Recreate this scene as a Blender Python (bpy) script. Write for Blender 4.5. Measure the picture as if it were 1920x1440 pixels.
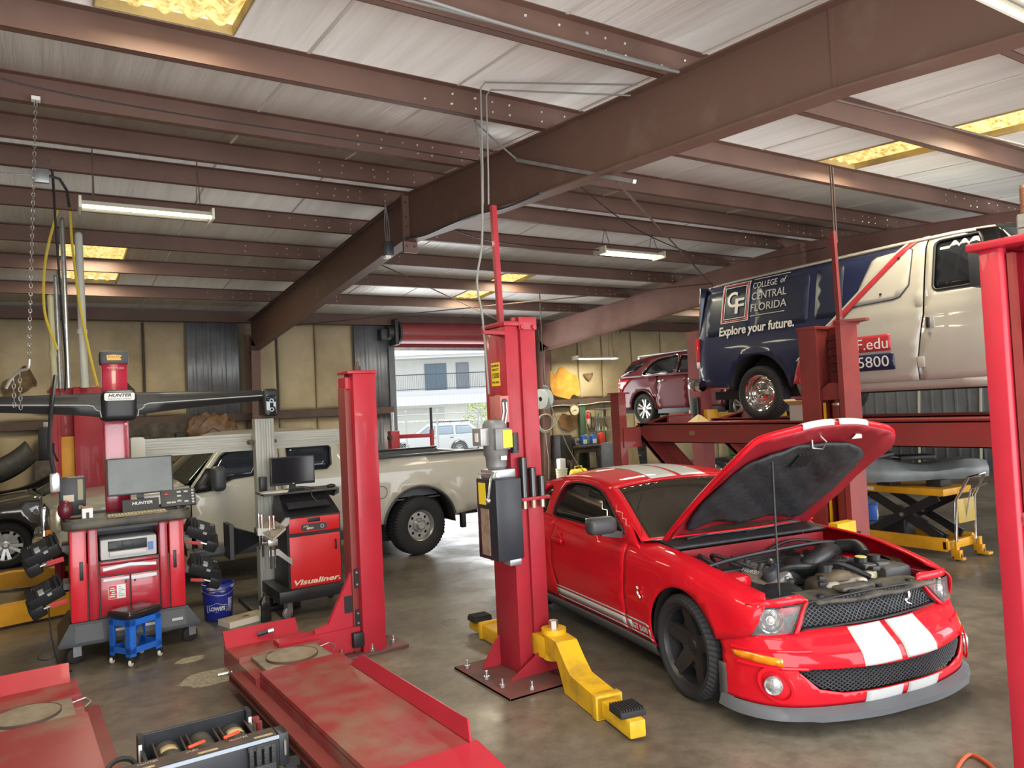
import bpy, bmesh, math, random
from mathutils import Vector, Matrix, Euler
from mathutils.geometry import delaunay_2d_cdt
random.seed(7)
PI = math.pi
for _o in list(bpy.data.objects): bpy.data.objects.remove(_o)
SC = bpy.context.scene
COL = SC.collection

# ------------------------------------------------------------------ camera
cam_d = bpy.data.cameras.new('camera'); cam = bpy.data.objects.new('camera', cam_d); COL.objects.link(cam)
cam_d.sensor_width = 36.0; cam_d.sensor_fit = 'HORIZONTAL'; cam_d.lens = 36.0*1400/1920
cam_d.clip_start = 0.05; cam_d.clip_end = 400
_y, _p, _r = math.radians(31.94), math.radians(1.887), 0.048
_W = Vector((math.sin(_y)*math.cos(_p), math.cos(_y)*math.cos(_p), math.sin(_p)))
_R0 = Vector((math.cos(_y), -math.sin(_y), 0)); _U0 = _R0.cross(_W)
_R = _R0*math.cos(_r) - _U0*math.sin(_r); _U = _U0*math.cos(_r) + _R0*math.sin(_r)
cam.matrix_world = Matrix(((_R.x, _U.x, -_W.x, 0), (_R.y, _U.y, -_W.y, 0), (_R.z, _U.z, -_W.z, 2.0), (0, 0, 0, 1)))
SC.camera = cam

# ------------------------------------------------------------------ world, sun, daylight, exposure
SC.view_settings.view_transform = 'Standard'; SC.view_settings.look = 'None'
SC.view_settings.exposure = 0.32; SC.view_settings.gamma = 1.0; SC.view_settings.use_curve_mapping = False
wd = bpy.data.worlds.new('overcast_sky'); SC.world = wd; wd.use_nodes = True
_n = wd.node_tree.nodes; _l = wd.node_tree.links; _n.clear()
_sky = _n.new('ShaderNodeTexSky'); _sky.sky_type = 'HOSEK_WILKIE'; _sky.turbidity = 4.0; _sky.sun_direction = (-.25, -.55, .8)
_mx = _n.new('ShaderNodeMix'); _mx.data_type = 'RGBA'; _mx.inputs[0].default_value = .75
_mx.inputs[7].default_value = (.92, .97, 1.0, 1)
_bg = _n.new('ShaderNodeBackground'); _bg.inputs[1].default_value = 1.9
_ou = _n.new('ShaderNodeOutputWorld')
_l.new(_sky.outputs[0], _mx.inputs[6]); _l.new(_mx.outputs[2], _bg.inputs[0]); _l.new(_bg.outputs[0], _ou.inputs[0])

def lamp(name, kind, loc, rot, energy, color=(1, 1, 1), **kw):
    d = bpy.data.lights.new(name, kind); d.energy = energy; d.color = color
    for k, v in kw.items(): setattr(d, k, v)
    o = bpy.data.objects.new(name, d); COL.objects.link(o); o.location = loc; o.rotation_euler = rot
    return o
# sun high behind the camera, lights the yard beyond the back door
lamp('sun', 'SUN', (0, -10, 20), Euler((math.radians(32), 0, math.radians(-24))), 2.8, (1, .96, .9), angle=.01)
# daylight coming in through the open bay doors of the front wall (behind the camera) and the back door
def daylight(name, x, y, z, w, h, face, e, c=(.97, .99, 1)):
    lamp(name, 'AREA', (x, y, z), Euler((math.radians(90), 0, 0 if face > 0 else PI)), e, c, shape='RECTANGLE', size=w, size_y=h)
daylight('front_door_daylight_west', 0.6, -.9, 1.85, 5.6, 3.5, 1, 330)
daylight('front_door_daylight_east', 7.7, -.9, 1.85, 6.2, 3.5, 1, 350)
daylight('front_door_daylight_far', 15.3, -.9, 1.85, 5.6, 3.5, 1, 330)
daylight('back_door_daylight', 9.2, 17.5, 1.8, 3.9, 3.3, -1, 170)
# sunlight diffused through the yellowed roof panels
for _x, _yy, _z, _ly, _e in ((.64, 12.65, 4.60, .6, 40), (.64, 13.95, 4.52, 1.4, 80), (.72, 3.05, 4.42, 1.2, 35), (.72, 4.50, 4.54, 1.2, 40), (7.8, 3.05, 4.42, 1.2, 45), (7.8, 4.50, 4.54, 1.2, 50),
                              (8.07, 12.65, 4.60, .6, 45), (8.07, 13.95, 4.52, 1.4, 85), (15.6, 13.9, 4.52, 1.4, 75), (15.6, 4.50, 4.54, 1.2, 75)):
    lamp('skylight_daylight', 'AREA', (_x, _yy, _z), (0, 0, 0), _e, (1, .90, .66), shape='RECTANGLE', size=.65, size_y=_ly)

# ------------------------------------------------------------------ materials
MATS = {}
def M(name, col, rough=.5, metal=0., var=0., scale=4., col2=None, bump=0., bscale=30., coat=0., emit=None, es=0., alpha=1., stretch=None, spec=.5, trans=0., ior=1.45, lo=.4, hi=.65, det=6):
    if name in MATS: return MATS[name]
    m = bpy.data.materials.new(name); m.use_nodes = True; MATS[name] = m
    nt = m.node_tree; N = nt.nodes; L = nt.links; b = N['Principled BSDF']
    c = (*col, 1)
    b.inputs['Base Color'].default_value = c; b.inputs['Roughness'].default_value = rough; b.inputs['Metallic'].default_value = metal
    b.inputs['Coat Weight'].default_value = coat; b.inputs['Coat Roughness'].default_value = .04
    b.inputs['Specular IOR Level'].default_value = spec; b.inputs['Alpha'].default_value = alpha
    b.inputs['Transmission Weight'].default_value = trans; b.inputs['IOR'].default_value = ior
    m.diffuse_color = c
    if emit: b.inputs['Emission Color'].default_value = (*emit, 1); b.inputs['Emission Strength'].default_value = es
    if var or col2 or bump:
        tc = N.new('ShaderNodeTexCoord'); src = tc.outputs['Object']
        if stretch:
            mp = N.new('ShaderNodeMapping'); mp.inputs['Scale'].default_value = stretch; L.new(src, mp.inputs[0]); src = mp.outputs[0]
        if var or col2:
            nz = N.new('ShaderNodeTexNoise'); nz.inputs['Scale'].default_value = scale; nz.inputs['Detail'].default_value = det; nz.inputs['Roughness'].default_value = .6
            L.new(src, nz.inputs['Vector'])
            rp = N.new('ShaderNodeValToRGB'); rp.color_ramp.elements[0].position = lo; rp.color_ramp.elements[1].position = hi
            c2 = col2 or tuple(x*(1-var) for x in col)
            rp.color_ramp.elements[0].color = c; rp.color_ramp.elements[1].color = (*c2, 1)
            L.new(nz.outputs['Fac'], rp.inputs[0]); L.new(rp.outputs[0], b.inputs['Base Color'])
        if bump:
            n2 = N.new('ShaderNodeTexNoise'); n2.inputs['Scale'].default_value = bscale; n2.inputs['Detail'].default_value = 4
            L.new(src, n2.inputs['Vector'])
            bp = N.new('ShaderNodeBump'); bp.inputs['Strength'].default_value = bump; bp.inputs['Distance'].default_value = .02
            L.new(n2.outputs['Fac'], bp.inputs['Height']); L.new(bp.outputs[0], b.inputs['Normal'])
    return m

# ------------------------------------------------------------------ object helpers
def tag(o, label=None, cat=None, group=None, kind=None):
    if label: o['label'] = label
    if cat: o['category'] = cat
    if group: o['group'] = group
    if kind: o['kind'] = kind
    return o
def thing(name, label, cat, loc=(0, 0, 0), rz=0., group=None, scale=None):
    o = bpy.data.objects.new(name, None); COL.objects.link(o); o.empty_display_size = .1
    o.location = loc; o.rotation_euler = (0, 0, rz)
    return tag(o, label, cat, group)
def kids(o): return [c for c in bpy.data.objects if c.parent == o]
def dup(root, loc=None, rz=None, label=None, group=None):
    ks = kids(root)
    r = root.copy(); COL.objects.link(r)
    if loc is not None: r.location = loc
    if rz is not None: r.rotation_euler = (0, 0, rz)
    if label: r['label'] = label
    if group: r['group'] = group
    for ch in ks:
        gs = kids(ch)
        c = ch.copy(); COL.objects.link(c); c.parent = r
        for g in gs:
            d = g.copy(); COL.objects.link(d); d.parent = c
    return r
I4 = Matrix.Identity(4)
def T(x, y, z): return Matrix.Translation((x, y, z))
def RX(a): return Matrix.Rotation(a, 4, 'X')
def RY(a): return Matrix.Rotation(a, 4, 'Y')
def RZ(a): return Matrix.Rotation(a, 4, 'Z')
def smooth_poly(pts, closed=True, n=6):
    P = [Vector(p) for p in pts]; out = []; k = len(P)
    for i in range(k if closed else k-1):
        if closed: a, b, c, d = P[i-1], P[i], P[(i+1) % k], P[(i+2) % k]
        else: a, b, c, d = P[max(i-1, 0)], P[i], P[i+1], P[min(i+2, k-1)]
        for j in range(n):
            t = j/n
            out.append(.5*((2*b)+(c-a)*t+(2*a-5*b+4*c-d)*t*t+(3*b-a-3*c+d)*t**3))
    if not closed: out.append(P[-1])
    return [tuple(p) for p in out]
def arc2(cx, cy, r, a0, a1, n=12, ry=None):
    ry = ry or r
    return [(cx+r*math.cos(math.radians(a0+(a1-a0)*i/n)), cy+ry*math.sin(math.radians(a0+(a1-a0)*i/n))) for i in range(n+1)]
def rrect(x0, y0, x1, y1, r, n=4):
    return arc2(x1-r, y1-r, r, 0, 90, n)+arc2(x0+r, y1-r, r, 90, 180, n)+arc2(x0+r, y0+r, r, 180, 270, n)+arc2(x1-r, y0+r, r, 270, 360, n)
def lerp(a, b, t): return a+(b-a)*t
def interp(tab, x):
    if x <= tab[0][0]: return tab[0][1]
    for (a, va), (b, vb) in zip(tab, tab[1:]):
        if x <= b: return va+(vb-va)*(x-a)/(b-a)
    return tab[-1][1]
def sinterp(tab, x):      # smooth (Catmull-Rom style) table lookup
    n = len(tab)
    if x <= tab[0][0]: return tab[0][1]
    if x >= tab[-1][0]: return tab[-1][1]
    for i in range(n-1):
        if x <= tab[i+1][0]:
            x0, y0 = tab[i]; x1, y1 = tab[i+1]; h = x1-x0; t = (x-x0)/h
            m0 = (tab[i+1][1]-tab[i-1][1])/(tab[i+1][0]-tab[i-1][0]) if i > 0 else (y1-y0)/h
            m1 = (tab[i+2][1]-tab[i][1])/(tab[i+2][0]-tab[i][0]) if i < n-2 else (y1-y0)/h
            return (2*t**3-3*t*t+1)*y0+(t**3-2*t*t+t)*h*m0+(-2*t**3+3*t*t)*y1+(t**3-t*t)*h*m1

class B:
    """collects shapes into one mesh"""
    def __init__(s): s.bm = bmesh.new()
    def _add(s, vs, m):
        if m is not None: bmesh.ops.transform(s.bm, matrix=m, verts=vs)
    def box(s, x0, y0, z0, x1, y1, z1, m=None, bev=0., seg=2):
        g = bmesh.ops.create_cube(s.bm, size=1); vs = g['verts']
        for v in vs: v.co = Vector((x0+(v.co.x+.5)*(x1-x0), y0+(v.co.y+.5)*(y1-y0), z0+(v.co.z+.5)*(z1-z0)))
        if bev:
            es = list({e for v in vs for e in v.link_edges})
            r = bmesh.ops.bevel(s.bm, geom=es, offset=bev, segments=seg, affect='EDGES', profile=.5)
            vs = list({v for f in r['faces'] for v in f.verts} | {v for v in vs if v.is_valid})
        s._add(vs, m); return s
    def bar(s, p0, p1, w, h=None, up=(0, 0, 1), bev=0.):
        p0, p1 = Vector(p0), Vector(p1); d = p1-p0; L = d.length; d.normalize(); h = h or w
        u = Vector(up); x = d.cross(u)
        if x.length < 1e-4: x = d.cross(Vector((0, 1, 0)))
        x.normalize(); u = x.cross(d)
        m = Matrix(((x.x, d.x, u.x, p0.x), (x.y, d.y, u.y, p0.y), (x.z, d.z, u.z, p0.z), (0, 0, 0, 1)))
        return s.box(-w/2, 0, -h/2, w/2, L, h/2, m, bev)
    def cyl(s, p0, p1, r0, r1=None, n=16, cap=True):
        p0, p1 = Vector(p0), Vector(p1); r1 = r0 if r1 is None else r1
        d = p1-p0; L = d.length
        q = Vector((0, 0, 1)).rotation_difference(d).to_matrix().to_4x4()
        bmesh.ops.create_cone(s.bm, cap_ends=cap, segments=n, radius1=r0, radius2=max(r1, 1e-5), depth=L, matrix=T(*((p0+p1)/2)) @ q)
        return s
    def sph(s, c, r, sx=1, sy=1, sz=1, n=14, m=None):
        g = bmesh.ops.create_uvsphere(s.bm, u_segments=n, v_segments=max(6, n*2//3), radius=r)
        mm = T(*c) @ Matrix.Diagonal((sx, sy, sz, 1))
        bmesh.ops.transform(s.bm, matrix=(m @ mm) if m is not None else mm, verts=g['verts']); return s
    def tube(s, pts, r, n=8, closed=False):
        P = [Vector(p) for p in pts]; k = len(P); rings = []
        t0 = (P[1]-P[0]).normalized(); a = Vector((0, 0, 1)) if abs(t0.z) < .9 else Vector((1, 0, 0)); nx = t0.cross(a).normalized()
        for i in range(k):
            if closed: t = (P[(i+1) % k]-P[i-1]).normalized()
            else: t = (P[min(i+1, k-1)]-P[max(i-1, 0)]).normalized()
            nx = (nx-t*nx.dot(t)); nx = nx.normalized() if nx.length > 1e-6 else t.orthogonal().normalized()
            by = t.cross(nx); rr = r[i] if isinstance(r, (list, tuple)) else r
            rings.append([s.bm.verts.new(P[i]+(nx*math.cos(2*PI*j/n)+by*math.sin(2*PI*j/n))*rr) for j in range(n)])
        for i in range(k if closed else k-1):
            A, Bq = rings[i], rings[(i+1) % k]
            for j in range(n): s.bm.faces.new((A[j], A[(j+1) % n], Bq[(j+1) % n], Bq[j]))
        if not closed: s.bm.faces.new(rings[0][::-1]); s.bm.faces.new(rings[-1])
        return s
    def lathe(s, prof, n=24, m=None, close=False):
        rows = []
        for r, z in prof:
            rows.append([s.bm.verts.new((r*math.cos(2*PI*j/n), r*math.sin(2*PI*j/n), z)) for j in range(n)] if r > 1e-6 else [s.bm.verts.new((0, 0, z))])
        pairs = list(zip(rows, rows[1:]))+([(rows[-1], rows[0])] if close else [])
        for A, C in pairs:
            for j in range(n):
                q = [A[j % len(A)], A[(j+1) % len(A)], C[(j+1) % len(C)], C[j % len(C)]]
                q2 = []
                for v in q:
                    if v not in q2: q2.append(v)
                if len(q2) > 2: s.bm.faces.new(q2)
        s._add([v for r in rows for v in r], m); return s
    def prism(s, pts, h0, h1, m=None, bev=0., holes=()):
        """polygon in xy extruded from z=h0 to h1"""
        if holes:
            vs, es, fs = cdt(pts, holes)
            lo = [s.bm.verts.new((p[0], p[1], h0)) for p in vs]; hi = [s.bm.verts.new((p[0], p[1], h1)) for p in vs]
            cnt = {}
            for f in fs:
                s.bm.faces.new([lo[i] for i in f][::-1]); s.bm.faces.new([hi[i] for i in f])
                for i in range(len(f)):
                    e = (f[i], f[(i+1) % len(f)]); cnt[e] = 1
            for (a, b) in cnt:
                if (b, a) not in cnt: s.bm.faces.new((lo[a], lo[b], hi[b], hi[a]))
            s._add(lo+hi, m); return s
        n = len(pts)
        lo = [s.bm.verts.new((p[0], p[1], h0)) for p in pts]; hi = [s.bm.verts.new((p[0], p[1], h1)) for p in pts]
        fs = [s.bm.faces.new(lo[::-1]), s.bm.faces.new(hi)]
        for i in range(n): fs.append(s.bm.faces.new((lo[i], lo[(i+1) % n], hi[(i+1) % n], hi[i])))
        bmesh.ops.recalc_face_normals(s.bm, faces=fs)
        vs = lo+hi
        if bev:
            es = list({e for f in fs for e in f.edges})
            r = bmesh.ops.bevel(s.bm, geom=es, offset=bev, segments=2, affect='EDGES', profile=.5)
            vs = list({v for f in r['faces'] for v in f.verts} | {v for v in vs if v.is_valid})
        s._add(vs, m); return s
    def grid(s, f, nu, nv, cu=False, cv=False):
        R = [[s.bm.verts.new(f(i/nu if not cu else i/nu, j/nv)) for j in range(nv if cv else nv+1)] for i in range(nu if cu else nu+1)]
        for i in range(nu):
            for j in range(nv):
                a, b = R[i], R[(i+1) % len(R)]; k = len(a)
                try: s.bm.faces.new((a[j], b[j], b[(j+1) % k], a[(j+1) % k]))
                except ValueError: pass
        return s
    def loft(s, secs, cap=True, m=None):
        rows = [[s.bm.verts.new(p) for p in sec] for sec in secs]; k = len(rows[0])
        for A, C in zip(rows, rows[1:]):
            for j in range(k): s.bm.faces.new((A[j], A[(j+1) % k], C[(j+1) % k], C[j]))
        if cap: s.bm.faces.new(rows[0][::-1]); s.bm.faces.new(rows[-1])
        s._add([v for r in rows for v in r], m); return s
    def mesh(s, vs, fs, m=None):
        V = [s.bm.verts.new(v) for v in vs]
        for f in fs:
            try: s.bm.faces.new([V[i] for i in f])
            except ValueError: pass
        s._add(V, m); return s
    def text(s, txt, size, m, depth=.002, shear=0., width=None, align='CENTER', fmap=None, space=1., bold=0.):
        c = bpy.data.curves.new('t', 'FONT'); c.body = txt; c.size = size; c.extrude = depth; c.shear = shear; c.align_x = align; c.align_y = 'CENTER'; c.space_character = space; c.offset = bold
        c.resolution_u = 3
        o = bpy.data.objects.new('t', c); COL.objects.link(o)
        dg = bpy.context.evaluated_depsgraph_get(); me = bpy.data.meshes.new_from_object(o.evaluated_get(dg))
        bpy.data.objects.remove(o); bpy.data.curves.remove(c)
        k = 1.
        if width:
            xs = [v.co.x for v in me.vertices]; w = max(xs)-min(xs); k = width/w if w > 0 else 1
        V = []
        for v in me.vertices:
            p = Vector((v.co.x*k, v.co.y, v.co.z))
            V.append(s.bm.verts.new(fmap(p) if fmap else m @ p))
        for f in me.polygons:
            try: s.bm.faces.new([V[i] for i in f.vertices])
            except ValueError: pass
        bpy.data.meshes.remove(me); return s
    def build(s, name, mat, parent=None, label=None, ang=35, flat=False, solid=0., soff=-1., kind=None, sub=0):
        bmesh.ops.recalc_face_normals(s.bm, faces=s.bm.faces) if not solid else None
        me = bpy.data.meshes.new(name); s.bm.to_mesh(me); s.bm.free()
        for mm in (mat if isinstance(mat, (list, tuple)) else [mat]): me.materials.append(mm)
        if not flat:
            me.shade_smooth()
            me.set_sharp_from_angle(angle=math.radians(ang))
        o = bpy.data.objects.new(name, me); COL.objects.link(o)
        if parent: o.parent = parent
        if solid:
            md = o.modifiers.new('thick', 'SOLIDIFY'); md.thickness = solid; md.offset = soff; md.use_even_offset = False
        if sub:
            md = o.modifiers.new('sub', 'SUBSURF'); md.levels = sub; md.render_levels = sub
        if label: o['label'] = label
        if kind: o['kind'] = kind
        return o

def pip(p, poly):
    x, y = p; c = False; n = len(poly); j = n-1
    for i in range(n):
        xi, yi = poly[i][0], poly[i][1]; xj, yj = poly[j][0], poly[j][1]
        if (yi > y) != (yj > y) and x < (xj-xi)*(y-yi)/(yj-yi)+xi: c = not c
        j = i
    return c
def densify(poly, res):
    out = []
    for i in range(len(poly)):
        a = Vector(poly[i][:2]); b = Vector(poly[(i+1) % len(poly)][:2]); n = max(1, int(math.ceil((b-a).length/res)))
        for j in range(n): out.append(tuple(a+(b-a)*(j/n)))
    return out
def cdt(outer, holes=(), res=0.):
    loops = [list(outer)]+[list(h) for h in holes]
    if res: loops = [densify(l, res) for l in loops]
    vs = []; es = []
    for l in loops:
        k = len(vs); n = len(l); vs += [Vector(p[:2]) for p in l]; es += [(k+i, k+(i+1) % n) for i in range(n)]
    if res:
        x0 = min(p[0] for p in loops[0]); x1 = max(p[0] for p in loops[0]); y0 = min(p[1] for p in loops[0]); y1 = max(p[1] for p in loops[0])
        nb = list(vs); cell = {}
        for v in nb: cell.setdefault((int(v.x//res), int(v.y//res)), []).append(v)
        ny = int((y1-y0)/res)+2; nx = int((x1-x0)/res)+2
        for i in range(nx):
            for j in range(ny):
                p = Vector((x0+(i+(.5 if j % 2 else 0))*res, y0+j*res*.87))
                if not pip(p, loops[0]) or any(pip(p, h) for h in loops[1:]): continue
                ci, cj = int(p.x//res), int(p.y//res)
                if any((q-p).length < res*.5 for a in (-1, 0, 1) for b in (-1, 0, 1) for q in cell.get((ci+a, cj+b), ())): continue
                vs.append(p)
    r = delaunay_2d_cdt(vs, es, [], 1, 1e-6)
    V = [tuple(v) for v in r[0]]; F = []
    for f in r[2]:
        c = (sum(V[i][0] for i in f)/len(f), sum(V[i][1] for i in f)/len(f))
        if not any(pip(c, h) for h in loops[1:]): F.append(list(f))
    return V, r[1], F
def panel(name, outer, fmap, mat, parent=None, res=.06, thick=.006, holes=(), label=None, ang=40, flip=False, off=-1.):
    """a skin cut from a 2D outline and laid on a curved surface fmap(u,v)->xyz"""
    vs, es, fs = cdt(outer, holes, res)
    b = B(); V = [b.bm.verts.new(fmap(u, v)) for u, v in vs]
    for f in fs:
        try: b.bm.faces.new([V[i] for i in (f[::-1] if flip else f)])
        except ValueError: pass
    return b.build(name, mat, parent, label, ang=ang, solid=thick, soff=off)
# ================================================================== BUILDING SHELL
RED = (.42, .018, .03)
m_beam = M('brown_primer_steel', (.140, .077, .058), .55, var=.25, scale=1.3, bump=.05, bscale=12)
m_beam_lit = M('lit_primer_steel', (.27, .15, .125), .55, col2=(.20, .10, .08), scale=1.1)  # same brown primer, the light on the second rafter put into a paler tone
m_liner = M('white_vinyl_liner', (.80, .80, .77), .30, col2=(.70, .69, .65), scale=.8, bump=.75, bscale=2.0, stretch=(9, .5, 1), spec=.6)
m_wallins = M('tan_dirty_insulation', (.50, .41, .26), .6, col2=(.27, .20, .115), scale=.75, bump=.12, bscale=2.5, lo=.35, hi=.75)
m_wallmet = M('grey_ribbed_metal', (.30, .32, .35), .45, metal=.3, col2=(.2, .2, .22), scale=1.5)
m_seam = M('dark_seam', (.05, .04, .03), .7)
m_girt = M('girt_steel', (.10, .06, .045), .6, var=.3, scale=2)
m_galv = M('galvanised', (.42, .43, .44), .38, metal=.7, var=.25, scale=8)
m_steel = M('zinc_steel', (.58, .58, .56), .3, metal=.9, var=.2, scale=20)
m_black = M('black_plastic', (.016, .016, .018), .42)
m_dgrey = M('dark_grey_plastic', (.045, .047, .052), .45)
m_rubber = M('tyre_rubber', (.018, .018, .019), .75)
m_white = M('white_paint', (.72, .72, .70), .4)

ZB = lambda Y: 4.70-.085*(8.4-Y) if Y < 8.4 else 4.70-.058*(Y-8.4)      # underside of the purlins
ZC = lambda Y: ZB(Y)+.205                                                # liner
X0, X1, YF, YB = -3.9, 19.1, -.8, 17.2

# concrete floor
def floor_mat():
    m = bpy.data.materials.new('oily_concrete'); m.use_nodes = True; N = m.node_tree.nodes; L = m.node_tree.links; b = N['Principled BSDF']
    tc = N.new('ShaderNodeTexCoord')
    def noise(s, d, r=.6):
        n = N.new('ShaderNodeTexNoise'); n.inputs['Scale'].default_value = s; n.inputs['Detail'].default_value = d; n.inputs['Roughness'].default_value = r; L.new(tc.outputs['Object'], n.inputs['Vector']); return n
    def ramp(src, stops):
        r = N.new('ShaderNodeValToRGB'); e = r.color_ramp.elements
        while len(e) < len(stops): e.new(.5)
        for el, (p, c) in zip(e, stops): el.position = p; el.color = (*c, 1)
        L.new(src, r.inputs[0]); return r
    a = ramp(noise(.55, 8).outputs['Fac'], [(.3, (.075, .061, .044)), (.5, (.145, .121, .091)), (.68, (.225, .195, .152))])
    f = ramp(noise(7, 10, .7).outputs['Fac'], [(.35, (.55, .53, .5)), (.6, (1, 1, 1))])
    w = ramp(noise(38, 4, .7).outputs['Fac'], [(.62, (0, 0, 0)), (.74, (.25, .25, .25))])
    mx = N.new('ShaderNodeMix'); mx.data_type = 'RGBA'; mx.blend_type = 'MULTIPLY'; mx.inputs[0].default_value = .8
    L.new(a.outputs[0], mx.inputs[6]); L.new(f.outputs[0], mx.inputs[7])
    ad = N.new('ShaderNodeMix'); ad.data_type = 'RGBA'; ad.blend_type = 'ADD'; ad.inputs[0].default_value = .35
    L.new(mx.outputs[2], ad.inputs[6]); L.new(w.outputs[0], ad.inputs[7]); L.new(ad.outputs[2], b.inputs['Base Color'])
    r = ramp(noise(1.3, 6).outputs['Fac'], [(.35, (.27,)*3), (.62, (.5,)*3)]); L.new(r.outputs[0], b.inputs['Roughness'])
    bp = N.new('ShaderNodeBump'); bp.inputs['Strength'].default_value = .12; bp.inputs['Distance'].default_value = .01
    L.new(noise(16, 6).outputs['Fac'], bp.inputs['Height']); L.new(bp.outputs[0], b.inputs['Normal'])
    b.inputs['Specular IOR Level'].default_value = .55
    return m
B().box(X0-.2, YF-.4, -.2, X1+.2, YB+.25, 0).build('floor', floor_mat(), kind='structure', flat=True)

# ceiling liner with openings for the skylights
SKY = [(.20, 1.08, 12.30, 14.72), (.30, 1.13, 2.35, 5.17), (7.45, 8.14, 2.4, 5.2), (7.72, 8.42, 12.4, 14.9), (15.2, 15.95, 12.3, 14.8), (15.2, 15.95, 2.4, 5.2)]
for nm, ya, yb in (('ceiling', YF, 8.4), ('ceiling', 8.4, YB)):
    hs = [[(a, c), (b, c), (b, d), (a, d)] for a, b, c, d in SKY if c > ya and d < yb]
    o = panel(nm, [(X0, ya), (X1, ya), (X1, yb), (X0, yb)], lambda u, v: (u, v, ZC(v)), m_liner, res=0, thick=.06, holes=hs, off=1)
    o['kind'] = 'structure'
# liner laps
k = 0
for x in [X0+1.9+1.22*i for i in range(17)]:
    k += 1
    b = B()
    for ya, yb in ((YF, 8.4), (8.4, YB)):
        if any(a-.1 < x < bb+.1 and ya <= c <= yb for a, bb, c, d in SKY): continue
        b.bar((x, ya, ZC(ya)-.003), (x, yb, ZC(yb)-.003), .025, .006)
    if len(b.bm.verts): b.build('trim_%d' % k, M('liner_lap', (.62, .60, .54), .4), kind='structure')
    else: b.bm.free()
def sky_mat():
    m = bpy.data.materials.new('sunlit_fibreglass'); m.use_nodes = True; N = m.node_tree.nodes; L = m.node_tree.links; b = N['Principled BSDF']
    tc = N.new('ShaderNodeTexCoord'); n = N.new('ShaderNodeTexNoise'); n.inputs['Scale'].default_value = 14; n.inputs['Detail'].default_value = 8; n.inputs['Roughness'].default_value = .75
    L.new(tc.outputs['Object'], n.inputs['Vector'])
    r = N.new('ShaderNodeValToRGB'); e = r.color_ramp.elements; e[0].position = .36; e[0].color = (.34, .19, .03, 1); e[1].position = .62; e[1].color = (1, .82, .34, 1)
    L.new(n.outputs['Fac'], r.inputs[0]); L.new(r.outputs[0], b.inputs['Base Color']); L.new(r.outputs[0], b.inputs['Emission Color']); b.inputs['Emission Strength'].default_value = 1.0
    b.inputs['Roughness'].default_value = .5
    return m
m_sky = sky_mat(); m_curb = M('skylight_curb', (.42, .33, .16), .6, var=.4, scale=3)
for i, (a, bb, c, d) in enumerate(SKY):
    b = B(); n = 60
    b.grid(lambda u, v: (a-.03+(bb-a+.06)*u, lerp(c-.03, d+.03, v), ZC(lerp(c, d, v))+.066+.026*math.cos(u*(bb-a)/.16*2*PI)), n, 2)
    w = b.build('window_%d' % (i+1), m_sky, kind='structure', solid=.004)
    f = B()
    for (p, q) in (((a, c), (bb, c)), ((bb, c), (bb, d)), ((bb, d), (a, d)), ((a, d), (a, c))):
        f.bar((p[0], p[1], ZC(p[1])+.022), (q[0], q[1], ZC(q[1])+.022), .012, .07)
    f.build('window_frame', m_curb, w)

# purlins (Z sections) with lap bolts
m_bolt = M('bright_bolt', (.75, .73, .7), .3, metal=.6)
PY = [-.55, .8, 2.3, 3.8, 5.28, 6.78, 7.95, 8.85, 10.12, 11.6, 13.1, 14.85]
RX_ = [3.85, 11.5]
t = 40
for Y in PY:
    t += 1; z = ZB(Y); b = B()
    b.box(X0, Y-.004, z, X1, Y+.004, z+.2); b.box(X0, Y, z, X1, Y+.065, z+.006, bev=0); b.box(X0, Y-.065, z+.194, X1, Y, z+.2); b.box(X0, Y+.061, z, X1, Y+.066, z+.022)
    o = b.build('trim_%d' % t, m_beam, kind='structure', flat=True)
    h = B()
    for rx in RX_:
        for sx in (-1, 1):
            for dx in (.12, .45, .62, .78, 1.0, 1.25):
                for dz in (.055, .14):
                    if random.random() < .85: h.cyl((rx+sx*dx+random.uniform(-.02, .02), Y-.004, z+dz), (rx+sx*dx, Y-.012, z+dz), .009, n=6)
    h.build('bolt', m_bolt, o)
t += 1
B().box(X0, YB-.3, ZB(YB)-.02, X1, YB-.1, ZB(YB)+.21).build('trim_%d' % t, m_beam, kind='structure', flat=True)

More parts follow.
